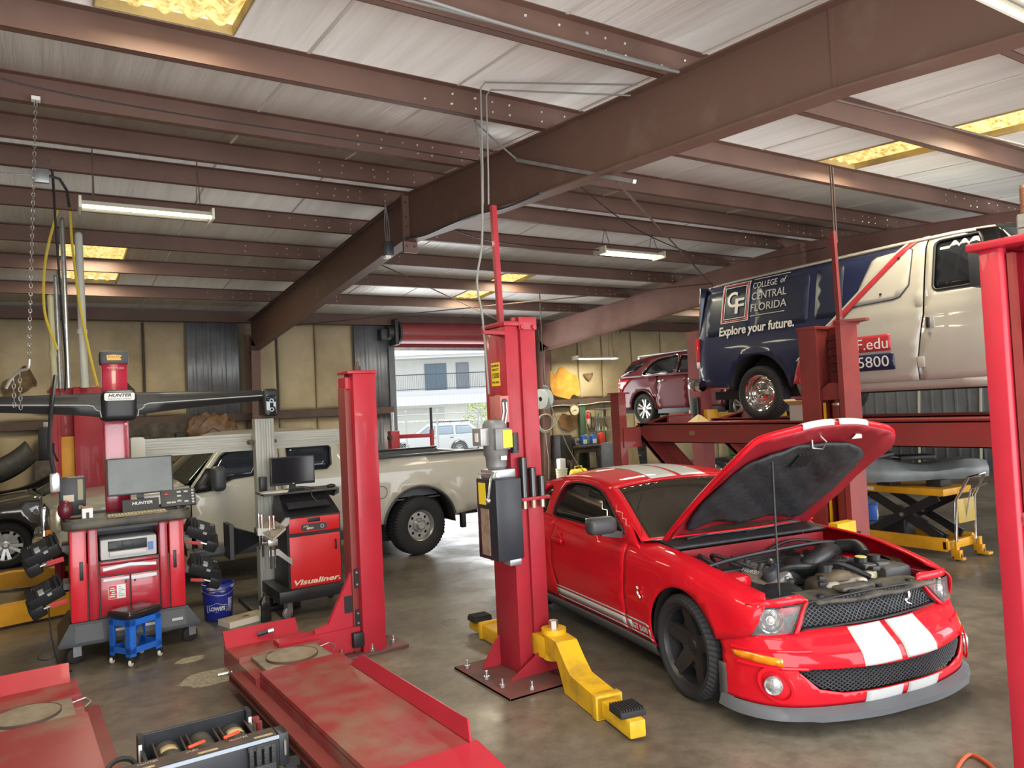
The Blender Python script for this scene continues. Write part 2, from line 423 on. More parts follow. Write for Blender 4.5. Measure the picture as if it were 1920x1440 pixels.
# rafters: tapered welded I sections, columns
def rafter(X, mat, num):
    prof_near = [(-.7, 3.95, 3.30), (2.54, ZB(2.54), 3.70), (8.38, ZB(8.4), 4.12)]
    prof_far = [(8.42, ZB(8.4), 4.14), (16.9, ZB(16.9), 3.50)]
    b = B()
    for prof in (prof_near, prof_far):
        for (y0, t0, b0), (y1, t1, b1) in zip(prof, prof[1:]):
            t0 = ZB(y0); t1 = ZB(y1)
            b.mesh([(X-.006, y0, b0), (X-.006, y1, b1), (X-.006, y1, t1), (X-.006, y0, t0), (X+.006, y0, b0), (X+.006, y1, b1), (X+.006, y1, t1), (X+.006, y0, t0)],
                   [(0, 1, 2, 3), (7, 6, 5, 4), (0, 4, 5, 1), (3, 2, 6, 7), (0, 3, 7, 4), (1, 5, 6, 2)])
            b.bar((X, y0, b0), (X, y1, b1), .16, .012); b.bar((X, y0, t0-.006), (X, y1, t1-.006), .16, .012)
    # columns
    for (ya, yb, yc, zt) in ((16.55, 16.75, 17.1, 3.62), (-.15, -.35, -.7, 3.45)):
        s = 1 if yc > yb else -1
        b.mesh([(X-.006, yc, 0), (X-.006, yb+s*.1, 0), (X-.006, ya, zt), (X-.006, yc, zt+.3), (X+.006, yc, 0), (X+.006, yb+s*.1, 0), (X+.006, ya, zt), (X+.006, yc, zt+.3)],
               [(0, 1, 2, 3), (7, 6, 5, 4), (0, 4, 5, 1), (3, 2, 6, 7), (0, 3, 7, 4), (1, 5, 6, 2)])
        b.bar((X, yb+s*.1, 0), (X, ya, zt), .19, .012, up=(0, 1, 0)); b.bar((X, yc, 0), (X, yc, zt+.3), .19, .012, up=(0, 1, 0))
    o = b.build('trim_%d' % num, mat, kind='structure', flat=True)
    s = B(); s.box(X-.09, 8.375, 3.98, X+.09, 8.398, 4.70); s.box(X-.09, 8.402, 3.98, X+.09, 8.425, 4.70)
    s.box(X-.012, 2.53, 3.70, X+.012, 2.555, 4.19)
    s.build('splice_plate', mat, o)
    h = B()
    for z in (4.06, 4.3, 4.42, 4.6):
        for sx in (-.05, .05): h.cyl((X+sx, 8.36, z), (X+sx, 8.44, z), .014, n=6)
    h.build('bolt', m_girt, o)
rafter(3.85, M('scuffed_brown_steel', (.140, .077, .058), .55, col2=(.19, .125, .10), scale=2.2, lo=.56, hi=.8, bump=.05, bscale=12), 61); rafter(11.5, m_beam_lit, 62); rafter(-3.78, m_beam, 63)

# back wall with door opening 7.28..10.95 x 0..3.66
DX0, DX1, DZ = 7.28, 10.95, 3.62
m_back = M('wall_backing', (.16, .13, .09), .8)
b = B(); b.box(X0, YB, 0, DX0, YB+.12, 4.5); b.box(DX1, YB, 0, X1, YB+.12, 4.5); b.box(DX0, YB, DZ, DX1, YB+.12, 4.5)
b.build('wall_back', m_back, kind='structure', flat=True)
def ribbed(x0, x1, z0, z1, num):
    def f(u, v):
        x = lerp(x0, x1, u); ph = (x % .3)/.3
        return (x, YB-.03-(.025 if ph < .12 or ph > .88 else (.008 if .45 < ph < .55 else 0)), lerp(z0, z1, v))
    B().grid(f, int((x1-x0)*60), 1).build('trim_%d' % num, m_wallmet, kind='structure', solid=.003, ang=20)
def quilt(x0, x1, z0, z1, num):          # faced insulation blanket between two seams
    def f(u, v):
        e = 1-(2*u-1)**6
        return (lerp(x0, x1, u), YB-.01-.05*e*(1-(2*v-1)**8)-.012*math.sin(u*7+v*5+x0*3)*e, lerp(z0, z1, v))
    B().grid(f, 20, 24).build('trim_%d' % num, m_wallins, kind='structure', solid=.006)
n = 70
xs = [-3.85, -2.9, -1.85, -.85, .22, 1.72, 2.53]
for a, c in zip(xs, xs[1:]): n += 1; quilt(a+.008, c-.008, 2.2, 4.2, n); n += 1; quilt(a+.008, c-.008, .05, 2.02, n)
n += 1; ribbed(2.56, 3.62, 2.2, 4.2, n); n += 1; quilt(2.56, 3.75, .05, 2.02, n)
for a, c in zip([3.95, 4.45, 5.32, 6.24], [4.45, 5.32, 6.24, 6.25][:3]): n += 1; quilt(a+.008, c-.008, 2.2, 4.2, n); n += 1; quilt(a+.008, c-.008, .05, 2.02, n)
n += 1; ribbed(6.28, 7.22, 2.2, 4.2, n); n += 1; ribbed(6.28, 7.22, .05, 2.02, n)
xs = [11.62, 11.95, 12.98, 13.85, 15.0, 16.2, 17.4, 18.5, 19.05]
for a, c in zip(xs, xs[1:]): n += 1; quilt(a+.008, c-.008, 2.2, 4.2, n); n += 1; quilt(a+.008, c-.008, .05, 2.02, n)
for x0, x1 in ((X0, DX0-.1), (DX1+.1, X1)):          # girts
    n += 1; B().box(x0, YB-.19, 2.03, x1, YB-.01, 2.19).build('trim_%d' % n, m_girt, kind='structure', flat=True)
# dark dado, oily lower blanket edge strips where seams gap
for x in (.22, 1.72, 4.44, 12.0, 14.6):
    n += 1; B().box(x-.02, YB-.045, 2.2, x+.02, YB-.02, 4.15).build('trim_%d' % n, m_seam, kind='structure')

# torn facing
def tear(pts, mat, lab, num, edge=.012):
    P = smooth_poly([(x, z) for x, z in pts], True, 3)
    P = [(x+random.uniform(-.02, .02), z+random.uniform(-.025, .025)) for x, z in P]
    b = B(); b.prism(P, 0, edge, T(0, YB-.085, 0) @ RX(PI/2))
    o = b.build('trim_%d' % num, mat, kind='structure'); 
m_fib = M('orange_fibreglass', (.62, .33, .06), .9, col2=(.45, .2, .03), scale=3, bump=.5, bscale=14)
m_fibd = M('brown_hole', (.075, .045, .022), .9, col2=(.2, .13, .07), scale=4, bump=.4, bscale=10)
tear([(11.92, 3.0), (12.1, 2.92), (12.35, 3.12), (12.6, 2.95), (12.85, 2.85), (12.95, 2.45), (12.88, 2.25), (12.72, 2.32), (12.55, 2.2), (12.1, 2.3), (11.93, 2.5)], m_fib, '', 201)
tear([(13.1, 2.9), (13.45, 2.92), (13.28, 2.68)], m_fibd, '', 202)
tear([(-.68, 2.65), (-.72, 2.95), (-.5, 3.12), (-.34, 3.26), (-.2, 3.06), (-.15, 2.9), (-.4, 2.75), (-.55, 2.55)], m_fibd, '', 203)
tear([(.02, 2.75), (.12, 2.95), (.18, 3.1), (.24, 2.85), (.16, 2.68)], m_fibd, '', 204)
tear([(-.2, 2.35), (-.05, 2.5), (.2, 2.52), (.5, 2.55), (.52, 2.35), (.1, 2.3)], m_fibd, '', 205)
tear([(1.35, 2.95), (1.42, 2.6), (1.6, 2.35), (1.52, 2.75)], m_fibd, '', 206)
tear([(12.15, 1.5), (12.3, 1.8), (12.55, 1.72), (12.8, 1.82), (12.9, 1.5), (12.5, 1.3)], M('brown_stained_board', (.28, .15, .06), .9, col2=(.1, .06, .03), scale=3), '', 207)

# other walls
B().box(X0-.12, YF, 0, X0, YB, 4.4).build('wall_left', M('left_wall', (.32, .28, .2), .7, var=.3, scale=1), kind='structure', flat=True)
def rr(u, v):
    y = lerp(YF, YB, u); ph = (y % .3)/.3
    return (X1-(.03 if ph < .12 or ph > .88 else 0), y, lerp(0, 5.1, v))
B().grid(rr, 1100, 1).build('wall_right', M('grey_wall_panel', (.20, .205, .215), .5, var=.3, scale=1.2), kind='structure', solid=-.02, ang=20)
b = B()
for x0, x1 in ((X0, -2.3), (3.5, 4.5), (11.0, 12.3), (18.4, X1)): b.box(x0, YF-.12, 0, x1, YF, 3.6)
b.box(X0, YF-.12, 3.6, X1, YF, 4.2)
b.build('wall_front', M('front_wall', (.34, .3, .24), .7, var=.2), kind='structure', flat=True)
# pale vertical conduits on the right wall
m_cond = M('pale_conduit', (.55, .52, .42), .4)
# roll-up door: curtain coiled over the opening, guides, operator
d = B()
d.box(DX0+.02, YB-.02, DZ-.03, DX1-.02, YB+.02, DZ+.55)
for i in range(7): d.box(DX0+.02, YB-.05, DZ+.02+i*.075, DX1-.02, YB-.02, DZ+.065+i*.075, bev=.012)
door = d.build('door_1', M('red_door_curtain', (.34, .05, .06), .45, var=.2, scale=2), kind='structure')
B().lathe([(0, 0), (.24, 0), (.26, .02), (.26, DX1-DX0-.1), (0, DX1-DX0-.1)], 28, T(DX0+.05, YB-.29, DZ+.36) @ RY(PI/2)).build('door_coil', M('red_coil', (.30, .055, .06), .4, var=.3, scale=4, stretch=(.2, 6, 6)), door)
B().box(DX0, YB-.06, DZ-.05, DX1, YB+.02, DZ+.03).build('bottom_bar', m_galv, door)
m_guide = M('door_guide_grey', (.13, .15, .17), .45, var=.2)
g = B(); g.box(DX0-.14, YB-.10, 0, DX0+.015, YB-.0, 4.0); g.box(DX1-.015, YB-.10, 0, DX1+.14, YB, 4.0); g.build('door_guide', m_guide, door, flat=True)
g = B(); g.box(DX0-.12, YB-.52, DZ+.05, DX0-.02, YB-.03, DZ+.68, bev=.03); g.cyl((DX0-.25, YB-.3, DZ+.36), (DX0+.06, YB-.3, DZ+.36), .17); g.build('coil_bracket', m_dgrey, door)
g = B(); g.cyl((DX0+.0, YB-.29, DZ+.36), (DX0+.05, YB-.29, DZ+.36), .29, n=30); g.build('end_plate', m_dgrey, door)
g = B(); g.box(DX0-.42, YB-.36, DZ+.18, DX0-.14, YB-.1, DZ+.46, bev=.03); g.build('door_operator', m_dgrey, door)
# ================================================================== THE YARD BEYOND THE BACK DOOR
m_yard = M('pale_yard', (.55, .54, .51), .8, var=.2, scale=.6)
B().mesh([(-30, 17.4, -.01), (70, 17.4, -.01), (70, 27, -.22), (-30, 27, -.22), (70, 110, -.22), (-30, 110, -.22), (-30, 17.4, -1), (70, 17.4, -1), (70, 110, -1), (-30, 110, -1)],
         [(0, 1, 2, 3), (3, 2, 4, 5), (6, 9, 8, 7), (0, 6, 7, 1), (5, 4, 8, 9), (1, 7, 8, 4, 2), (0, 3, 5, 9, 6)]).build('ground', m_yard, kind='structure', flat=True)
B().box(-30, -40, -.3, 70, -1.25, -.02).build('ground', m_yard, kind='structure', flat=True)
# two-storey building across the yard: local x along its front, y into it
m_stucco = M('white_stucco', (.80, .80, .76), .8, var=.06, scale=2)
m_gtrim = M('grey_trim', (.30, .31, .34), .6)
m_win = M('far_window_glass', (.16, .22, .28), .2, spec=.5)
ang = math.atan2(-.42, .907)
bd = thing('apartment_building', 'white two-storey building with balcony railing seen through the open back door', 'building', (18.9, 44.75, -.22), ang)
B().box(-9, 0, 0, 16, 9, 3.3).box(-9, 1.5, 3.3, 16, 9, 6.0).build('wall', m_stucco, bd, flat=True)
B().box(-9.4, -.3, 5.75, 16.4, 9.4, 5.93).prism([(-.4, 0), (9.6, 0), (4.5, 1.3)], 0, 25.8, T(-9.4, 0, 5.93) @ Matrix(((0, 0, 1, 0), (1, 0, 0, 0), (0, 1, 0, 0), (0, 0, 0, 1)))).build('roof', M('pale_roof', (.62, .63, .62), .7), bd, flat=True)
B().box(-9, -1.0, 3.3, 16, 1.5, 3.62).build('balcony_slab', M('slab_edge', (.42, .44, .47), .6), bd, flat=True)
def awn(u, v):
    x = lerp(-9, 16, u); return (x, -1.05-.35*v+(.03 if int(x/.22) % 2 else 0), 3.28-.6*v)
B().grid(awn, 228, 1).build('fascia_awning', M('ribbed_awning', (.34, .36, .40), .5), bd, solid=.03, flat=True)
r = B(); r.box(-9, -1.0, 4.62, 16, -.95, 4.68); r.box(-9, -1.0, 3.7, 16, -.95, 3.74)
for i in range(220): r.box(-9+i*.114, -.985, 3.74, -9+i*.114+.018, -.965, 4.62)
r.build('balcony_railing', M('dark_railing', (.05, .055, .06), .5), bd, flat=True)
for nm, x0, x1, mm in (('window', 2.1, 3.45, m_win), ('door', 4.2, 4.95, M('far_door', (.30, .32, .36), .5))):
    f = B(); f.box(x0-.06, 1.46, 3.62, x1+.06, 1.52, 5.48); f = f.build(nm+'_frame', m_gtrim, bd, flat=True)
    g = B(); 
    if nm == 'window':
        g.box(x0, 1.43, 3.68, (x0+x1)/2-.03, 1.455, 5.42); g.box((x0+x1)/2+.03, 1.43, 3.68, x1, 1.455, 5.42)
    else: g.box(x0, 1.43, 3.68, x1, 1.455, 5.42)
    g.build('pane' if nm == 'window' else 'door_leaf', mm, f, flat=True)
B().box(-3, -.03, 0, 3.2, .02, 2.5).build('garage_shutter', M('pale_shutter', (.62, .62, .58), .5), bd)

# chain-link fence with posts
fr = thing('chain_link_fence', 'galvanised chain-link fence with pipe posts across the yard', 'fence', (13.1, 29.55, -.22), math.atan2(-1.03, 1.66))
m_fen = M('fence_steel', (.36, .38, .39), .5, metal=.2)
for x in (-3.2, -.1, 1.25, 3.0, 3.15, 5.6, 8.2): B().cyl((x, 0, 0), (x, 0, 2.3), .035, n=10).sph((x, 0, 2.3), .05).build('post', m_fen, fr)
B().cyl((-3.2, 0, 2.15), (8.2, 0, 2.15), .022, n=8).cyl((-3.2, 0, 1.2), (8.2, 0, 1.2), .018, n=8).cyl((-3.2, 0, .12), (8.2, 0, .12), .018, n=8).build('rail', m_fen, fr)
w = B(); s = .09
for i in range(int(11.4/s)+26):
    x = -3.2+i*s
    for sg in (1, -1):
        xa = x-2.1 if sg > 0 else x
        xb = x if sg > 0 else x-2.1
        a = max(0, (-3.2-min(xa, xb))/2.1); c = min(1, (8.2-min(xa, xb))/2.1)
        if c <= a: continue
        pa = (min(xa, xb)+a*2.1, .0, (.08+a*2.1) if sg > 0 else (2.18-a*2.1)); pb = (min(xa, xb)+c*2.1, 0, (.08+c*2.1) if sg > 0 else (2.18-c*2.1))
        w.bar(pa, pb, .006, .006)
w.build('chain_mesh', m_fen, fr, flat=True)
# bush
tr = thing('shrub', 'yellow-green bushy shrub beyond the chain-link fence', 'shrub', (19.6, 35.1, -.22))
b = B()
for i in range(900):
    a = random.uniform(0, 2*PI); rr_ = random.random()**.5*1.0; z = random.uniform(.3, 2.6); rr_ *= math.sin(min(1, z/2.75)*PI)**.6
    p = Vector((rr_*math.cos(a), rr_*math.sin(a), z)); q = Euler((random.uniform(-1, 1), random.uniform(-1, 1), a)).to_matrix().to_4x4()
    b.mesh([(-.03, 0, 0), (0, .09, .02), (.03, 0, 0), (0, -.09, -.02)], [(0, 1, 2, 3)], T(*p) @ q)
b.build('foliage', M('leaves', (.42, .48, .14), .6, col2=(.22, .3, .07), scale=5), tr, flat=True)
B().cyl((0, 0, 0), (0, 0, 1.6), .06, .03).build('stem', M('bark', (.12, .08, .05), .8), tr)
# ================================================================== LIFTS
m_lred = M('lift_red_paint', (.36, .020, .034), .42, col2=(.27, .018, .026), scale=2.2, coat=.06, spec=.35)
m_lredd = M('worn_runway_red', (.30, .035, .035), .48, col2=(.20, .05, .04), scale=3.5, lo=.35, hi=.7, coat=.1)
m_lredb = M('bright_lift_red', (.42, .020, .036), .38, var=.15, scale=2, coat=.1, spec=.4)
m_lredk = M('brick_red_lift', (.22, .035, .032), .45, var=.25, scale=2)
m_yel = M('lift_yellow', (.72, .42, .015), .42, col2=(.40, .23, .03), scale=5, lo=.5, hi=.75)
m_yel2 = M('amber_yellow', (.66, .31, .012), .45, var=.25, scale=3)
m_pad = M('rubber_pad', (.02, .02, .02), .7)
m_dplate = M('oily_base_plate', (.16, .05, .045), .55, col2=(.07, .05, .045), scale=4)
m_motor = M('motor_grey', (.20, .20, .20), .4, metal=.3, var=.2, scale=8)
m_tank_b = M('reservoir_navy_black', (.020, .024, .032), .4, var=.3, scale=3)
m_ylab = M('yellow_label', (.78, .58, .03), .5)
m_copper = M('worn_thread', (.45, .26, .16), .4, metal=.7)
def arm(par, p0, p1, w, h, z0, step=None, mat=None, pad=True, tipw=.11):
    """swing arm: outer box, collar, sliding inner box and rubber pad; parts of par"""
    mat = mat or m_yel
    p0 = Vector((*p0, z0)); p1 = Vector((*p1, z0)); d = (p1-p0); L = d.length; d.normalize(); rz = math.atan2(d.y, d.x)
    m = T(*p0) @ RZ(rz)
    b = B()
    if step:
        zt = step
        b.loft([[(x, -w/2, a), (x, w/2, a), (x, w/2, c), (x, -w/2, c)] for x, a, c in ((-.02, zt, zt+h), (L*.17, zt, zt+h), (L*.27, 0, zt*.55+h*.9), (L*.36, 0, h+.02), (L*.70, 0, h))], m=m)
        b.cyl(m @ Vector((-.02, 0, zt-.05)), m @ Vector((-.02, 0, zt)), w*.52, n=24).cyl(m @ Vector((-.02, 0, zt+h)), m @ Vector((-.02, 0, zt+h+.035)), w*.56, n=24)
    else: b.box(0, -w/2, 0, L*.68, w/2, h, m, bev=.006)
    a = b.build('swing_arm', mat, par)
    B().box(L*.64, -w/2-.014, -.004, L*.70, w/2+.014, h+.016, m, bev=.008).build('arm_collar', mat, a)
    B().box(L*.5, -tipw/2, .012, L, tipw/2, h-.018, m, bev=.012).build('arm_extension', mat, a)
    if pad:
        pb = B(); pb.box(L-.20, -.085, h-.018, L-.045, .085, h+.02, m, bev=.004)
        for i in range(9): pb.box(L-.195, -.083+i*.0186, h+.02, L-.05, -.083+i*.0186+.010, h+.034, m)
        pb.build('lift_pad', m_pad, a)
    if step: B().cyl(m @ Vector((-.02, 0, step+h+.03)), m @ Vector((-.02, 0, step+h+.09)), .036, n=6).build('pivot_bolt', m_steel, a)
    return a
def anchor(par, x, y, z=.02, m=I4):
    B().cyl(m @ Vector((x, y, z)), m @ Vector((x, y, z+.022)), .024, n=6).cyl(m @ Vector((x, y, z)), m @ Vector((x, y, z+.06)), .011, n=8).build('anchor_bolt', m_steel, par)

# ---- centre column of the two-post lift, with its power unit
cp = thing('lift_column', 'tall red lift post with a grey pump motor and black oil tank on its side', 'lift post', (2.95, 4.80, 0))
b = B(); b.box(0, 0, .02, .115, .33, 2.63, bev=.006); b.box(.132, -.008, .02, .27, .33, 2.63, bev=.006); b.box(.06, .02, .02, .24, .31, 2.62)
post = b.build('post', m_lred, cp)
b = B(); b.box(-.012, -.015, 2.63, .28, .34, 2.665, bev=.004); b.box(.12, -.02, 2.60, .28, 0, 2.70, bev=.004); b.prism([(0, 0), (-.22, -.06), (-.22, -.03), (0, .10)], 2.56, 2.585)
for x in (.145, .25): b.cyl((x, .1, 2.66), (x, .1, 2.705), .026, n=6); b.cyl((x, -.035, 2.60+.02), (x, -.015, 2.62), .02, n=6)
b.build('top_cap', m_lred, cp)
b = B(); b.box(-.31, -.35, 0, .14, .48, .018, bev=.003)
b.prism([(-.31, -.35), (.15, -.35), (.15, .48), (-.31, .48)], 0, .017)
b.box(.14, -.32, 0, .36, .45, .016)
b.build('base_plate', m_dplate, cp)
for x, y in ((-.25, .38), (-.25, .08), (-.24, -.13), (-.10, -.30), (.20, -.28)): anchor(cp, x, y)
b = B(); b.prism([(-.135, .018), (.33, .018), (.29, .19), (.135, .19), (.10, .16)], -.008, .008, T(.01, -.06, 0) @ RX(PI/2))
b.box(.135, -.055, .018, .285, -.0, .20)
b.build('gusset', m_lred, cp)
b = B(); b.prism([(0, .018), (-.16, .018), (-.03, .22), (0, .24)], -.008, .008, T(0, .30, 0) @ RX(PI/2)); b.build('gusset', m_lred, cp)
# capacity sticker
b = B(); b.box(-.003, .10, 2.18, 0, .225, 2.36); st = b.build('capacity_sticker', m_ylab, post)
LF = lambda y, z: T(-.004, y, z) @ Matrix(((0, 0, -1, 0), (-1, 0, 0, 0), (0, 1, 0, 0), (0, 0, 0, 1)))
b = B(); b.text('MAXIMUM', .026, LF(.1625, 2.335), .0008, width=.105); b.text('CAPACITY', .026, LF(.1625, 2.305), .0008, width=.105); b.text('15000', .06, LF(.1625, 2.258), .0008, width=.11); b.text('POUNDS', .024, LF(.1625, 2.207), .0008, width=.105)
b.build('sticker_lettering', m_black, st)
B().box(-.003, .105, 2.03, 0, .19, 2.11).build('worn_label', M('worn_label', (.38, .30, .25), .6, var=.3, scale=20), post)
# extension pole and hydraulic lines to the rafter
b = B(); b.bar((.12, .25, 2.65), (.10, .25, 3.62), .042, .042); b.build('extension_pole', m_lred, cp)
# arms
arm(cp, (.20, -.18), (-.03, -1.34), .165, .135, .005, step=.185)
b = B(); b.cyl((.20, -.12, .28), (.20, -.12, .36), .05, n=6); b.box(.12, -.16, .14, .30, .02, .30, bev=.01); b.build('arm_carriage', m_yel, cp)
arm(cp, (.24, .36), (.30, 1.26), .15, .12, .02, step=None)
# switch box, motor, tank
b = B(); b.box(-.075, -.01, 1.90, 0, .15, 2.10, bev=.004); sb = b.build('switch_box', M('pink_red_box', (.50, .16, .14), .5, var=.2), cp)
B().cyl((-.04, -.022, 2.055), (-.04, -.008, 2.055), .022, n=14).build('conduit_knockout', m_black, sb)
for dx in (-.03, -.06): B().tube([(dx, -.025, 2.05), (dx, -.03, 1.98), (dx-.02, -.03, 1.90), (dx-.03, -.02, 1.84)], .009, 6).build('cable', m_galv, sb)
b = B(); b.lathe([(0, 0), (.055, 0), (.078, .03), (.08, .10), (.092, .12), (.092, .34), (.075, .375), (.02, .385), (0, .385)], 24, T(-.11, .03, 1.545)); mt = b.build('pump_motor', m_motor, cp)
b = B(); b.box(-.125, -.09, 1.70, .0, -.055, 1.86, T(-.05, 0, 0), bev=.006); b.build('terminal_box', m_motor, mt)
B().box(-.115, -.094, 1.715, -.075+.04, -.0905, 1.845).build('warning_label', m_ylab, mt)
b = B(); b.box(-.262, -.02, 1.735, -.19, .11, 1.865, bev=.006); ob = b.build('outlet_box', M('aluminium_box', (.35, .35, .35), .4, metal=.5), mt)
B().box(-.266, .02, 1.765, -.262, .065, 1.83).build('socket', m_white, ob)
b = B(); b.cyl((.0, -.06, 1.68), (.0, -.06, 1.82), .032, n=14); b.box(-.03, -.09, 1.67, .02, -.05, 1.69); b.build('capacitor', m_black, mt)
B().box(-.125, -.068, 1.625, -.075, -.062, 1.655).build('motor_label', m_white, mt)
b = B(); b.box(-.20, -.06, 1.49, .0, .12, 1.555, bev=.008); b.cyl((-.16, -.07, 1.52), (-.16, -.05, 1.52), .022, n=12); b.build('pump_body', m_galv, cp)
b = B(); b.tube([(-.19, -.06, 1.54), (-.24, -.10, 1.50), (-.28, -.14, 1.42), (-.31, -.17, 1.36)], .008, 8); b.sph((-.31, -.17, 1.355), .02); b.tube([(-.19, -.05, 1.53), (-.30, -.03, 1.54)], .007, 6); b.build('release_lever', m_steel, cp)
b = B(); b.box(-.22, -.13, .90, .0, .16, 1.49, bev=.008); ot = b.build('oil_tank', m_tank_b, cp)
B().box(-.224, .02, 1.30, -.2205, .12, 1.46).build('caution_label', m_ylab, ot)
B().box(-.224, -.02, .93, -.2205, .10, 1.27).build('peeling_label', M('brown_peeling_label', (.30, .22, .16), .7, var=.4, scale=20), ot)
B().box(-.12, -.12, .855, -.02, -.02, .90, bev=.006).build('drain_fitting', m_galv, ot)
# adapter rack and its three black extension adapters
b = B(); b.box(.03, -.085, 1.305, .285, 0, 1.33, bev=.003); rk = b.build('adapter_rack', m_lred, cp)
for i, (x, h, lab) in enumerate(((.075, .30, 'tallest black tube adapter standing in the red post holder'), (.155, .215, 'middle black tube adapter standing in the red post holder'), (.235, .15, 'shortest black tube adapter standing in the red post holder'))):
    a = thing('lift_adapter', lab, 'lift adapter', (2.95+x, 4.80-.045, 1.33), 0, 'lift height adapters')
    B().cyl((0, 0, 0), (0, 0, h), .030, n=24).cyl((0, 0, h-.08), (0, 0, h), .032, n=24).build('adapter_sleeve', M('gloss_black_tube', (.012, .012, .013), .2, coat=.5), a)
    B().cyl((0, 0, -.085), (0, 0, -.001), .021, n=18).build('adapter_stub', m_copper if i == 1 else M('worn_stub', (.38, .30, .22), .35, metal=.8), a)

# ---- far column of the same lift (open side towards the camera, cylinder inside)
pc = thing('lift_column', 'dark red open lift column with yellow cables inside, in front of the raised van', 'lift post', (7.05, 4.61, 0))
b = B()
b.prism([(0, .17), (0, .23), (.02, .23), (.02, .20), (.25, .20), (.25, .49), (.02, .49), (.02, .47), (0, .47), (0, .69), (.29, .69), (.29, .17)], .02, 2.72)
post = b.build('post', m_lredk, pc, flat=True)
b = B(); b.box(-.015, .15, 2.72, .31, .245, 2.76, bev=.004); b.box(-.01, .465, 2.70, .31, .71, 2.735, bev=.004); b.prism([(-.02, .16), (.10, -.06), (.16, -.06), (.30, .16)], 2.735, 2.76); b.cyl((.05, .20, 2.74), (.05, .20, 2.80), .03, n=6); b.build('top_cap', m_lredk, pc)
b = B()
for i in range(5): b.box(.21, .30, 2.24+i*.085, .249, .48, 2.285+i*.085)
b.build('lock_ladder', M('dark_ladder', (.10, .025, .025), .5), pc)
b = B(); b.cyl((.15, .35, .2), (.15, .35, 1.88), .065, n=24).cyl((.15, .35, 1.88), (.15, .35, 1.93), .045, n=20); b.build('hydraulic_cylinder', m_lredk, pc)
B().cyl((.15, .35, 1.87), (.15, .35, 1.895), .068, n=24).build('cylinder_ring', m_steel, pc)
b = B(); b.prism([(.20, 0), (.50, 0), (.50, .10), (.38, .18), (.30, .18), (.20, .10)], 0, .16, T(.05, .0, 1.93) @ Matrix(((0, 0, 1, 0), (1, 0, 0, 0), (0, 1, 0, 0), (0, 0, 0, 1)))); b.build('chain_yoke', m_lredk, pc)
for y in (.245, .46): B().bar((.07, y, .2), (.07, y, 1.90), .035, .012).build('safety_cable', m_yel, pc)
B().cyl((.07, .245, 1.90), (.07, .245, 1.97), .026, n=6).build('cable_nut', m_steel, pc)
B().bar((.10, .24, 2.72), (.08, .24, 3.72), .045, .045).build('extension_pole', m_lredk, pc)
B().box(-.2, -.2, 0, .5, .9, .02).build('base_plate', m_dplate, pc)
b = B(); b.prism([(.0, 0), (.30, 0), (.30, .2), (.0, .2)], 0, .10, T(-.42, .15, .50) @ RX(PI/2)); b.box(-.45, .10, .28, -.0, .52, .55, bev=.03); b.build('arm_carriage', m_yel, pc)
b = B(); b.tube([(-.47, .08, .28), (-.47, .08, .57), (-.02, .08, .57), (-.02, .08, .28)], .012, 6); b.build('door_guard', m_black, pc)

# ---- bright column at the right edge: channel open to the left, threaded rod inside
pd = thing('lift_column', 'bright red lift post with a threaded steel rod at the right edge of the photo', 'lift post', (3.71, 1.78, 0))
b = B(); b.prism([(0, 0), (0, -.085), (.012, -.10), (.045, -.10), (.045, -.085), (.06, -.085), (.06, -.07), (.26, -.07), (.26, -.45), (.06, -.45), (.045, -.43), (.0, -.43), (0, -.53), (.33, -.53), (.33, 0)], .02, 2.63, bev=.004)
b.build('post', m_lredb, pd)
b = B(); b.box(.02, -.135, .02, .055, -.11, 2.60); b.build('guide_strip', m_lredk, pd)
b = B(); b.box(-.035, -.56, 2.63, .36, .04, 2.665, bev=.006); b.build('top_cap', m_lredb, pd)
b = B(); b.cyl((.07, -.185, 2.25), (.07, -.185, 2.90), .021, n=16)
for i in range(84): b.lathe([(.021, -.003), (.0255, 0), (.021, .003)], 14, T(.07, -.185, 2.27+i*.0074))
b.build('threaded_rod', m_copper, pd)
b = B(); b.cyl((.07, -.185, 2.665), (.07, -.185, 2.70), .046, n=6).cyl((.07, -.185, 2.705), (.07, -.185, 2.765), .046, n=6); b.build('lock_nut', m_steel, pd)
B().box(.09, -.26, .1, .12, -.15, 2.35).build('black_belt', m_black, pd)
b = B(); b.cyl((.055, -.185, .1), (.055, -.185, 2.26), .012, n=8); b.build('wire_rope', m_steel, pd)
b = B(); b.box(.02, -.20, 1.36, .075, -.10, 1.42, bev=.003); b.cyl((.0, -.13, 1.39), (.02, -.13, 1.39), .014, n=10); b.build('rope_clamp', m_steel, pd)
B().box(-.15, -.6, 0, .45, .15, .02).build('base_plate', m_lredb, pd)

